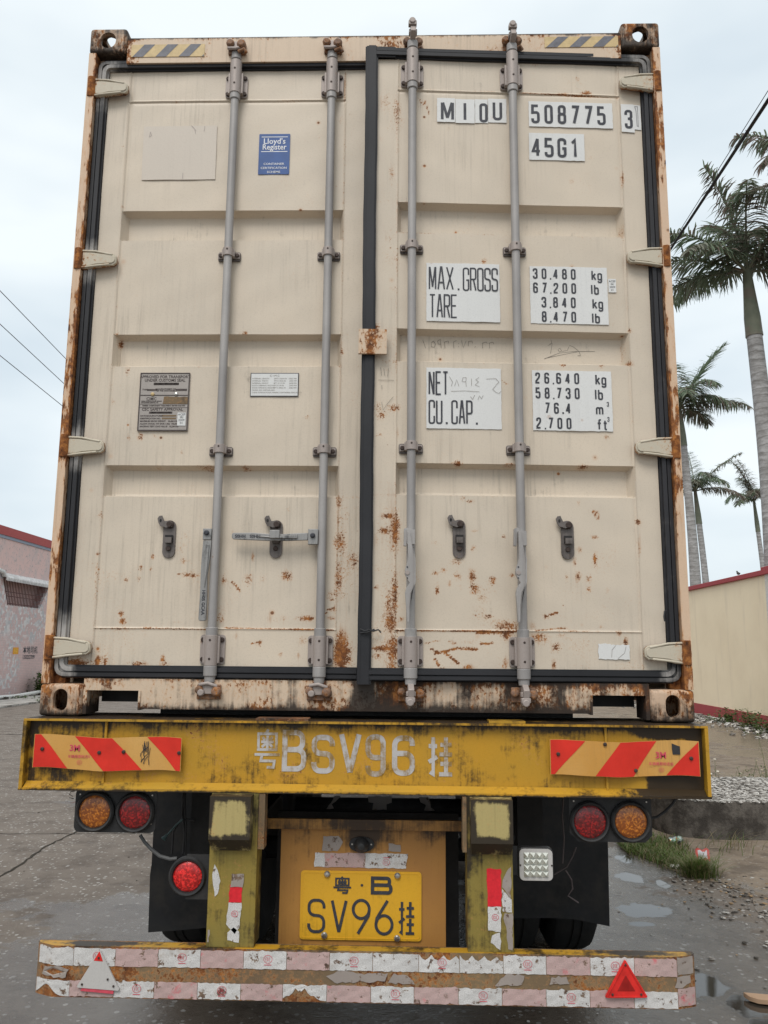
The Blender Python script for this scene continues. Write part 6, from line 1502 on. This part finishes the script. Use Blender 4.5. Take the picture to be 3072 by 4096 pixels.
# =================================================================== BIRD on the coping
def bird(p):
    x, y, z = p; me = bpy.data.meshes.new('bird')
    b = MB()
    # one continuous body: tail, back, breast, neck, head, beak as one lofted tube
    path = [(0, -.105, .055), (0, -.06, .050), (0, -.02, .052), (0, .03, .065), (0, .06, .085), (0, .078, .108), (0, .092, .118), (0, .112, .116)]
    rad = [.006, .013, .028, .034, .026, .018, .019, .002]
    b.tube([(x + a, y + c, z + d) for a, c, d in path], rad, 12)
    bd = b.build('bird', [plain('bird_feathers', (.05, .045, .045), .8)], smooth=60)
    tag(bd, 'small dark bird perched on the red coping of the cream wall', 'bird')
    l = MB()
    for s_ in (-.012, .012): l.tube([(x + s_, y + .01, z + .04), (x + s_, y + .014, z + .012), (x + s_, y + .010, z)], .0028, 6)
    l.build('leg', [plain('bird_leg', (.08, .05, .04), .7)], bd)
    w_ = MB()
    for s_ in (-1, 1): w_.add([(x + s_ * .030, y + .045, z + .085), (x + s_ * .036, y + .02, z + .055), (x + s_ * .024, y - .05, z + .048), (x + s_ * .014, y - .085, z + .058), (x + s_ * .022, y - .02, z + .078)], [(0, 1, 2, 3, 4)], 0)
    w_.build('wing', [plain('bird_wing', (.09, .08, .075), .8)], bd, smooth=0)
bird((XW + .02, 17.3, 3.546))

# =================================================================== PALMS
def leafmat(name, a, b_, dead):
    n = NT(name); o = n.noise(3, 4, .6); c = n.mix(n.ss(o, .3, .7), a, b_); c = n.mix(n.math('MULTIPLY', n.ss(n.noise(1.1, 3, .6), .5, .62), .75), c, dead)
    m_ = n.set(Base_Color=c, Roughness=.55, Specular_IOR_Level=.4)
    tr = n.t.nodes.new('ShaderNodeBsdfTranslucent'); n.link(c, tr.inputs[0]); ms = n.t.nodes.new('ShaderNodeMixShader'); ms.inputs[0].default_value = .35
    n.t.links.new(n.b.outputs[0], ms.inputs[1]); n.t.links.new(tr.outputs[0], ms.inputs[2]); n.t.links.new(ms.outputs[0], n.out.inputs[0])
    return m_
LEAF = leafmat('palm_leaf', (.14, .185, .13), (.20, .255, .16), (.23, .215, .175))  # greens raised and greyed, haze over the crowns put into the colour
DEAD = leafmat('palm_leaf_dead', (.26, .205, .17), (.19, .145, .12), (.13, .12, .09))
n = NT('palm_bark'); z_ = n.xyz(n.obj)[2]; rings = n.math('SINE', n.math('MULTIPLY_ADD', n.noise(2, 3, .6), 9, n.math('MULTIPLY', z_, 34)))
c = n.mix(n.ss(n.noise(3.5, 7, .68, st=(1, 1, 2.5)), .35, .68), (.235, .225, .215), (.40, .39, .385)); c = n.mix(n.math('MULTIPLY', n.ss(rings, .7, 1), .45), c, (.12, .11, .10)); c = n.mix(n.math('MULTIPLY', n.ss(n.noise(14, 6, .75), .55, .7), .4), c, (.13, .125, .115)); n.bump(rings, .3, .01)
BARK = n.set(Base_Color=c, Roughness=.9)
SHAFT = leafmat('palm_crownshaft', (.19, .205, .15), (.25, .26, .19), (.26, .21, .17))
def palm(base, top, r0, r1, fronds, label, seed, shaft=1.7, lsc=1.0):
    rd = random.Random(seed); t = thing('palm_tree', label, 'palm tree', (base[0], base[1], 0), 'royal palms behind the wall')
    base, top = Vector(base), Vector(top)
    n = 16; pts = []; rr = []
    for i in range(n + 1):
        u = i / n; p = base.lerp(top, u); bow = math.sin(u * math.pi) * .12; pts.append(p + Vector((bow, 0, 0))); rr.append(r0 + (r1 - r0) * u + .03 * math.exp(-((u - .35) / .25) ** 2) + (.06 * (1 - u * 12) if u < .08 else 0))
    b = MB(); b.tube(pts, rr, 20); b.build('trunk', [BARK], t, smooth=60)
    s1 = top + (top - pts[-2]).normalized() * shaft
    b = MB(); b.tube([top - Vector((0, 0, .0)), top.lerp(s1, .08), top.lerp(s1, .3), top.lerp(s1, .7), s1, s1 + Vector((0, 0, .35))], [r1 * 1.12, r1 * 1.08, r1 * 1.05, r1 * .78, r1 * .6, r1 * .3], 16); b.build('crownshaft', [SHAFT], t, smooth=60)
    for az, el, ln, droop, dead, hang in fronds:
        d = Vector((math.cos(R(az)), math.sin(R(az)), 0)); p = s1 + Vector((0, 0, .1)); e = R(el); pts = [p.copy()]; ns = 26
        for i in range(ns):
            u = i / ns; e -= R(droop) / ns * (.4 + 1.2 * u)
            p = p + (d * math.cos(e) + Vector((0, 0, 1)) * math.sin(e)) * ln / ns; pts.append(p.copy())
        b = MB(); b.tube(pts, [.045 * lsc * (1 - i / (ns + 2)) + .005 for i in range(ns + 1)], 6, m=1)
        side = Vector((-d.y, d.x, 0)); NL = 96
        for i in range(NL):
            u = .12 + .87 * (i + rd.random() * .6) / NL; f_ = u * ns; k = min(ns - 1, int(f_)); q = pts[k].lerp(pts[k + 1], f_ - k); tg = (pts[k + 1] - pts[k]).normalized(); up = side.cross(tg) * (-1 if side.cross(tg).z < 0 else 1)
            L_ = lsc * (.95 * math.sin(min(1, (u + .12) * 1.15) * math.pi * .62 + .35)) * rd.uniform(.8, 1.1) * (1 - .45 * max(0, u - .75) / .25)
            for s_ in (-1, 1):
                dv = (side * s_ * rd.uniform(.75, 1.0) + tg * rd.uniform(.35, .7) + up * rd.uniform(-.25, .55)).normalized()
                w_ = .022 * lsc * rd.uniform(.8, 1.2); g = hang * rd.uniform(.6, 1.3); P = []; pos = q.copy(); dd = dv.copy()
                for j in range(4):
                    P.append(pos.copy()); dd = (dd + Vector((0, 0, -1)) * g * .36 + Vector((rd.uniform(-.1, .1), rd.uniform(-.1, .1), 0))).normalized(); pos = pos + dd * L_ / 3
                wv = dd.cross(Vector((rd.uniform(-.4, .4), rd.uniform(-.4, .4), 1))).normalized()
                ws = (w_ * .8, w_ * 1.25, w_, w_ * .15); vs = []
                for a, c in zip(P, ws): vs += [a - wv * c, a + wv * c]
                b.add(vs, [(0, 1, 3, 2), (2, 3, 5, 4), (4, 5, 7, 6)], 2 if (dead > rd.random()) else 0)
        b.build('frond', [LEAF, SHAFT, DEAD], t, smooth=0)
    return t
def pz(k, x, y, Y): p = at(k, x, y, Y); return (float(p[0]), Y, float(p[2]))
# nearest palm, its trunk at the right edge of the view
tp = pz('N', 747, -10, 17); bs = pz('N', 905, 2000, 17); bs = (bs[0] + .0, 17, 0)
palm(bs, tp, .27, .19, [(178, 22, 2.9, 50, .05, .9), (160, 8, 2.6, 50, .1, 1.1), (195, 40, 2.7, 60, .1, .9), (176, 82, 3.2, 22, .5, .7), (100, 75, 2.9, 60, .2, .8), (215, 25, 2.6, 70, .1, 1.2), (250, 60, 2.9, 80, .15, 1.1),
                 (30, 50, 2.9, 80, .3, 1.2), (0, 30, 2.8, 80, .2, 1.1), (-30, 60, 2.9, 90, .5, 1.2), (-70, 45, 2.7, 80, .2, 1.1), (120, 30, 2.6, 70, .1, 1.1), (350, 5, 2.2, 60, .1, 1.1), (60, 72, 3.0, 70, .5, 1.1)],
     'nearest thick-trunked royal palm at the right edge, rising behind the cream wall', 1, shaft=1.65, lsc=.8)
tp = pz('N', 118, 960, 30); bs = pz('N', 190, 2150, 30)
palm((bs[0] + .1, 30, 0), tp, .22, .145, [(12, 60, 3.7, 18, .02, .2), (8, 22, 3.2, 45, .45, 1.3), (-20, 45, 2.2, 120, .15, 1.3), (170, 40, 3, 70, .1, 1), (120, 60, 3, 60, 0, .8), (80, 78, 2.8, 40, 0, .6), (-60, 60, 2.3, 110, .1, 1.1), (200, 60, 3, 80, 0, 1), (230, 30, 2.6, 90, .2, 1), (-100, 40, 2.3, 100, .1, 1.2), (20, 5, 1.6, 60, .3, 1)],
     'royal palm beside the container edge, its browned lower frond stretched out to the right', 2, shaft=1.5, lsc=.85)
tp = pz('N', 258, 1650, 46); bs = pz('N', 292, 2150, 46)
palm((bs[0] + .2, 46, 0), tp, .21, .165, [(5, 50, 4.0, 28, .3, .6), (-5, 18, 3.1, 70, .75, 1.2), (90, 80, 2.8, 20, 0, .3), (140, 60, 2.9, 50, 0, .6), (175, 35, 3, 60, 0, .9), (-40, 50, 2.4, 120, .1, 1.2), (210, 60, 2.6, 80, 0, 1), (-90, 60, 2.4, 110, .1, 1.2), (30, 60, 2.4, 80, 0, .9), (185, 5, 2.6, 40, 0, 1), (250, 40, 2.2, 90, .1, 1.1)],
     'slim far royal palm with a pale dry upper frond and a single low drooping one', 3, shaft=1.9, lsc=.8)
tp = pz('N', 780, 1720, 50); bs = pz('N', 815, 2100, 50)
palm((bs[0] + .2, 50, 0), tp, .20, .135, [(180, 50, 2.2, 130, .0, 1.1), (150, 78, 3.2, 30, .6, .8), (200, 82, 3.0, 40, .7, 1), (60, 60, 2.5, 90, .2, 1), (-60, 60, 2.3, 100, .3, 1), (10, 50, 2.7, 80, .1, 1), (100, 70, 2.6, 50, .1, .8), (250, 50, 2.1, 120, .6, 1.2), (210, 20, 1.8, 80, .2, 1)],
     'farthest royal palm with a yellow-green upper stem, half hidden behind the nearest palm trunk', 4, shaft=1.9, lsc=.8)
# a fifth palm stands outside the view, its fronds reach in at the right edge
bs = pz('M', 1900, 900, 15)
palm((bs[0] + 1.2, 15.5, 0), (bs[0] + .9, 15.2, 10.7), .30, .22, [(178, 60, 3.3, 70, .45, 1.2), (165, 35, 3.0, 80, .6, 1.4), (200, 50, 3.1, 110, .8, 1.4), (150, 75, 3.0, 70, .3, 1.1), (90, 50, 3, 80, .1, 1), (30, 50, 3, 80, .1, 1), (-30, 50, 3, 80, .1, 1), (-90, 50, 3, 80, .1, 1), (220, 30, 2.8, 90, .5, 1.4)],
     'royal palm beyond the right edge whose browning fronds hang into the view', 5, shaft=1.6, lsc=.8)

# =================================================================== OVERHEAD WIRES
def wire(a, b_, r, label, group, ya=-25, yb_=70, sag=.0):
    a, b_ = np.array(a), np.array(b_); d = (b_ - a) / (b_[1] - a[1]); pts = []
    for i in range(41):
        y = ya + (yb_ - ya) * i / 40; p = a + d * (y - a[1]); p[2] += sag * ((y - (a[1] + b_[1]) / 2) ** 2) * .001; pts.append(tuple(p))
    m = MB(); m.tube(pts, r, 6); o = m.build('overhead_wire', [M['cable']]); tag(o, label, 'cable', group); return o
def onx(k, x, y, X):
    d = ray(k, x, y); t = (X - CAM_LOC[0]) / d[0]; return CAM_LOC + t * d
for i, (ya, yb_, lab) in enumerate(((628, 778, 'topmost of the three thin wires crossing the sky above the pink building'), (700, 835, 'middle one of the three thin wires crossing the sky above the pink building'), (768, 885, 'lowest of the three thin wires crossing the sky above the pink building'))):
    a = at('S', 0, ya, 13.0); c = onx('S', 145, yb_, a[0] - .15); wire(a, c, .0085, lab, 'thin wires over the pink building')
lab5 = ['thin outermost wire on the upper side of the dark cable bundle at the right', 'thick twisted middle cable of the dark bundle crossing the palm crown', 'second thick cable pressed against the middle of the dark bundle', 'thin cable on the lower side of the dark bundle at the right', 'faint lowest cable of the bundle crossing the nearest palm']
for i, (xa, xb_, r, yy) in enumerate(((1020, 112, .006, 1440), (1070, 114, .012, 1470), (1092, 118, .010, 1478), (1104, 124, .006, 1486), (1082, 116, .007, 1490))):
    a = at('M', xa, 0, 9.0); c = onx('M', xb_, yy, a[0] + .02); wire(a, c, r, lab5[i], 'dark cables bundled at the right', ya=-6, yb_=60)

# =================================================================== PLANTS AND LITTER
GR = [leafmat('grass_green', (.07, .12, .025), (.12, .17, .04), (.20, .17, .08)), leafmat('grass_dry', (.20, .16, .08), (.26, .22, .12), (.15, .12, .06))]
def blades(b, n_, samp, h, rd, lean=.5, w_=.0035):
    for _ in range(n_):
        x, y, lx, ly = samp(rd); hh = h * rd.uniform(.4, 1.15); a = rd.uniform(0, 6.28); l = lean * rd.uniform(.3, 1.2)
        dx, dy = (math.cos(a) * l + lx, math.sin(a) * l + ly); wx, wy = -dy, dx; q = math.hypot(wx, wy) or 1; wx, wy = wx / q * w_, wy / q * w_; vs = []
        for t, k in ((0, 1), (.4, 1), (.75, .7), (1, .05)):
            px, py, pz_ = x + dx * hh * t * t, y + dy * hh * t * t, .003 + hh * t * (1 - .25 * t * l)
            vs += [(px - wx * k, py - wy * k, pz_), (px + wx * k, py + wy * k, pz_)]
        b.add(vs, [(0, 1, 3, 2), (2, 3, 5, 4), (4, 5, 7, 6)], 1 if rd.random() < .3 else 0)
rd = random.Random(21)
b = MB()
def s1(rd):
    a = rd.uniform(0, 6.28); r = abs(rd.gauss(0, .05)); return 2.36 + r * math.cos(a) * 1.3, 3.46 + r * math.sin(a), math.cos(a) * r * 7, math.sin(a) * r * 7
blades(b, 900, s1, .17, rd, .95, .0025)
tag(b.build('grass_tuft', GR, smooth=0), 'large spiky green grass tuft at the edge of the wet concrete', 'grass')
b = MB()
def s2(rd):
    t = rd.random(); x = 2.06 + .30 * t + rd.gauss(0, .07); y = 4.42 - .75 * t + rd.gauss(0, .10); 
    if rd.random() < .45: x, y = rd.gauss(2.34, .12), rd.gauss(4.35, .25)
    return max(x, 2.02), y, 0, 0
blades(b, 3200, s2, .075, rd, 1.1, .0028)
def s3(rd): return 2.9 + rd.gauss(0, .2), 4.35 + rd.gauss(0, .12), .8, -.2
blades(b, 60, s3, .2, rd, 1.0, .0025)
b2 = b.build('grass', GR, smooth=0); b2['kind'] = 'stuff'
for cx, cy, r_ in ((2.6, 3.6, .25),):
    pass
WL = leafmat('weed_leaf', (.055, .095, .025), (.10, .15, .04), (.14, .13, .06)); STEM = plain('weed_stem', (.12, .15, .06), .8); PET = plain('petal_white', (.68, .67, .62), .7); YC = plain('flower_centre', (.6, .42, .05), .7)
def weed(name, c, rx, ry, h, nst, nfl, label, cat, seed, group=None, leaf=.03, per=30):
    rd = random.Random(seed); t = thing(name, label, cat, (c[0], c[1], 0), group); fo = MB(); stm = MB(); fls = []
    for _ in range(nst):
        x, y = c[0] + rd.gauss(0, rx * .5), c[1] + rd.gauss(0, ry * .5); hh = h * rd.uniform(.45, 1.1); lx, ly = rd.uniform(-.2, .2), rd.uniform(-.2, .2); pts = [(x + lx * hh * u * u, y + ly * hh * u * u, hh * u) for u in (0, .35, .7, 1)]
        stm.tube(pts, [.004, .003, .0025, .0015], 5)
        for _k in range(per):
            u = rd.uniform(.1, 1); px, py, pz_ = x + lx * hh * u * u + rd.gauss(0, .035), y + ly * hh * u * u + rd.gauss(0, .035), hh * u + rd.gauss(0, .02); s_ = leaf * rd.uniform(.5, 1.2); a = rd.uniform(0, 6.28); e = rd.uniform(-.5, .7); d = Vector((math.cos(a) * math.cos(e), math.sin(a) * math.cos(e), math.sin(e))); wv = d.cross(Vector((rd.uniform(-.3, .3), rd.uniform(-.3, .3), 1))).normalized() * s_ * .32; p = Vector((px, py, max(.01, pz_)))
            fo.add([p, p + d * s_ * .5 + wv, p + d * s_, p + d * s_ * .5 - wv], [(0, 1, 2, 3)], 0)
        fls.append(pts[-1])
    stm.build('stem', [STEM], t); fo.build('foliage', [WL], t, smooth=0)
    for i in range(nfl):
        p = fls[i % len(fls)]; f = MB(); r_ = .017; p = (p[0] + (0 if i < len(fls) else rd.gauss(0, .05)), p[1] + (0 if i < len(fls) else rd.gauss(0, .05)), p[2] + .006 - (0 if i < len(fls) else .05)); til = rd.uniform(-.7, .2)
        for k in range(5):
            g = k * 1.257 + seed; ca, sa = math.cos(g), math.sin(g)
            q = [(0, 0), (.55 * ca - .35 * sa, .55 * sa + .35 * ca), (1.0 * ca, 1.0 * sa), (.55 * ca + .35 * sa, .55 * sa - .35 * ca)]
            f.add([(p[0] + a * r_, p[1] + c_ * r_ * math.cos(til + .6), p[2] + .001 - c_ * r_ * math.sin(til) ) for a, c_ in q], [(0, 1, 2, 3)], 0)
        f.lathe([(.005, 0), (.004, .003), (.0005, .004)], p, 'z', 8, 1)
        f.build('flower', [PET, YC], t, smooth=0)
weed('flowering_weed', (3.45, 6.50), .5, .18, .42, 34, 16, 'leafy weed with many white flowers, lowest and closest to the trailer behind the gravel platform', 'wild plant', 31)
weed('flowering_weed', (4.10, 6.45), .25, .12, .46, 12, 5, 'sparser white-flowered weed behind the middle of the gravel platform', 'wild plant', 32)
weed('flowering_weed', (4.20, 6.10 + .35), .04, .04, .80, 3, 3, 'tall thin lone weed with white flowers rising above the others', 'wild plant', 33, per=8)
for i, (x, y, r_, h, lab) in enumerate(((7.95, 17.6, .35, .35, 'scrubby weed at the foot of the red wall base, nearest the container'), (7.75, 14.6, .5, .5, 'bushy weed growing through white rubble at the right edge of the view'), (7.9, 16.0, .3, .45, 'thin weed against the red wall base between two bushier weeds'))):
    weed('wall_weed', (x, y), r_, r_, h, 14, 0, lab, 'wild plant', 40 + i, leaf=.09, per=26)
weed('shrub', (-12.3, 25.9), .55, .5, .85, 46, 0, 'rounded green shrub at the foot of the pink tiled building behind the white pipe', 'shrub', 50, leaf=.13, per=60)
weed('wall_weed', (-12.2, 23.6), .35, .3, .15, 8, 0, 'low green weed beside the white pipe at the left edge', 'wild plant', 51, leaf=.06)
weed('wall_weed', (-10.9, 22.3), .25, .3, .10, 7, 0, 'small flat weed on the edge of the pale concrete apron', 'wild plant', 52, leaf=.06)
# crushed drinks can, torn snack packet, plastic scrap, broken board
b = MB(); c = (2.53, 4.50); A = Vector((c[0] - .065, c[1] - .01, .036)); B_ = Vector((c[0] + .055, c[1] + .02, .042)); n_ = 9
b.tube([A.lerp(B_, i / n_) + Vector((0, 0, .004 * math.sin(i * 2))) for i in range(n_ + 1)], [.024, .031, .033, .030, .033, .031, .029, .033, .031, .024], 14)
n = NT('can_print'); x_ = n.xyz(n.obj)[0]; c_ = n.ramp(n.noise(22, 4, .7), [(.38, (.05, .05, .06)), (.48, (.45, .46, .45)), (.56, (.10, .30, .16)), (.63, (.5, .05, .04))]); CAN = n.set(Base_Color=c_, Roughness=.3, Metallic=.5)
tag(b.build('drinks_can', [CAN], smooth=50), 'crushed drinks can lying in the grass below the platform', 'can')
b = MB(); c = at('O', 790, 1500, Z=0.03); nn = 6
vs = [(c[0] - .05 + .11 * i / nn + .02 * j / nn, c[1] - .04 + .08 * j / nn, .008 + .010 * math.sin(i * 1.7 + j) + .012 * j) for i in range(nn + 1) for j in range(nn + 1)]
b.add(vs, [(i * 7 + j, (i + 1) * 7 + j, (i + 1) * 7 + j + 1, i * 7 + j + 1) for i in range(6) for j in range(6)], 0)
for f_i in range(len(b.m)): b.m[f_i] = 1 if 6 <= f_i % 36 < 30 and (f_i % 6) in (1, 2, 3, 4) else 0
tag(b.build('snack_packet', [plain('packet_red', (.36, .04, .03), .3), plain('packet_white', (.42, .40, .42), .35)], smooth=30), 'crumpled red and white snack packet beside the grass', 'packet')
b = MB(); c = at('O', 525, 1585, Z=.03)
vs = [(c[0] - .035 + .07 * i / 5, c[1] - .03 + .06 * j / 5, .018 + .014 * math.sin(i * 2.1 + j * 1.3)) for i in range(6) for j in range(6)]
b.add(vs, [(i * 6 + j, (i + 1) * 6 + j, (i + 1) * 6 + j + 1, i * 6 + j + 1) for i in range(5) for j in range(5)], 0)
tag(b.build('plastic_scrap', [PET], smooth=30), 'small crumpled white plastic scrap at the front of the grass', 'litter')
b = MB(); c = at('J', 1625, 535, Z=.02); q = [(c[0] - .06, c[1] + .05), (c[0] + .10, c[1] + .02), (c[0] + .16, c[1] - .03), (c[0] + .12, c[1] - .06), (c[0] - .02, c[1] - .03), (c[0] - .05, c[1] + .0)]
b.prism(q, .008, .03, 0, 'z'); tag(b.build('broken_board', [painted('broken_board_wood', (.42, .27, .17), rust=-.2, dirt=.1, pits=0, streak=0, rough=.8)], bevel=.002), 'broken piece of pale brown board on the wet concrete at the lower right edge', 'board')
for m in list(bpy.data.meshes):
    if m.users == 0: bpy.data.meshes.remove(m)
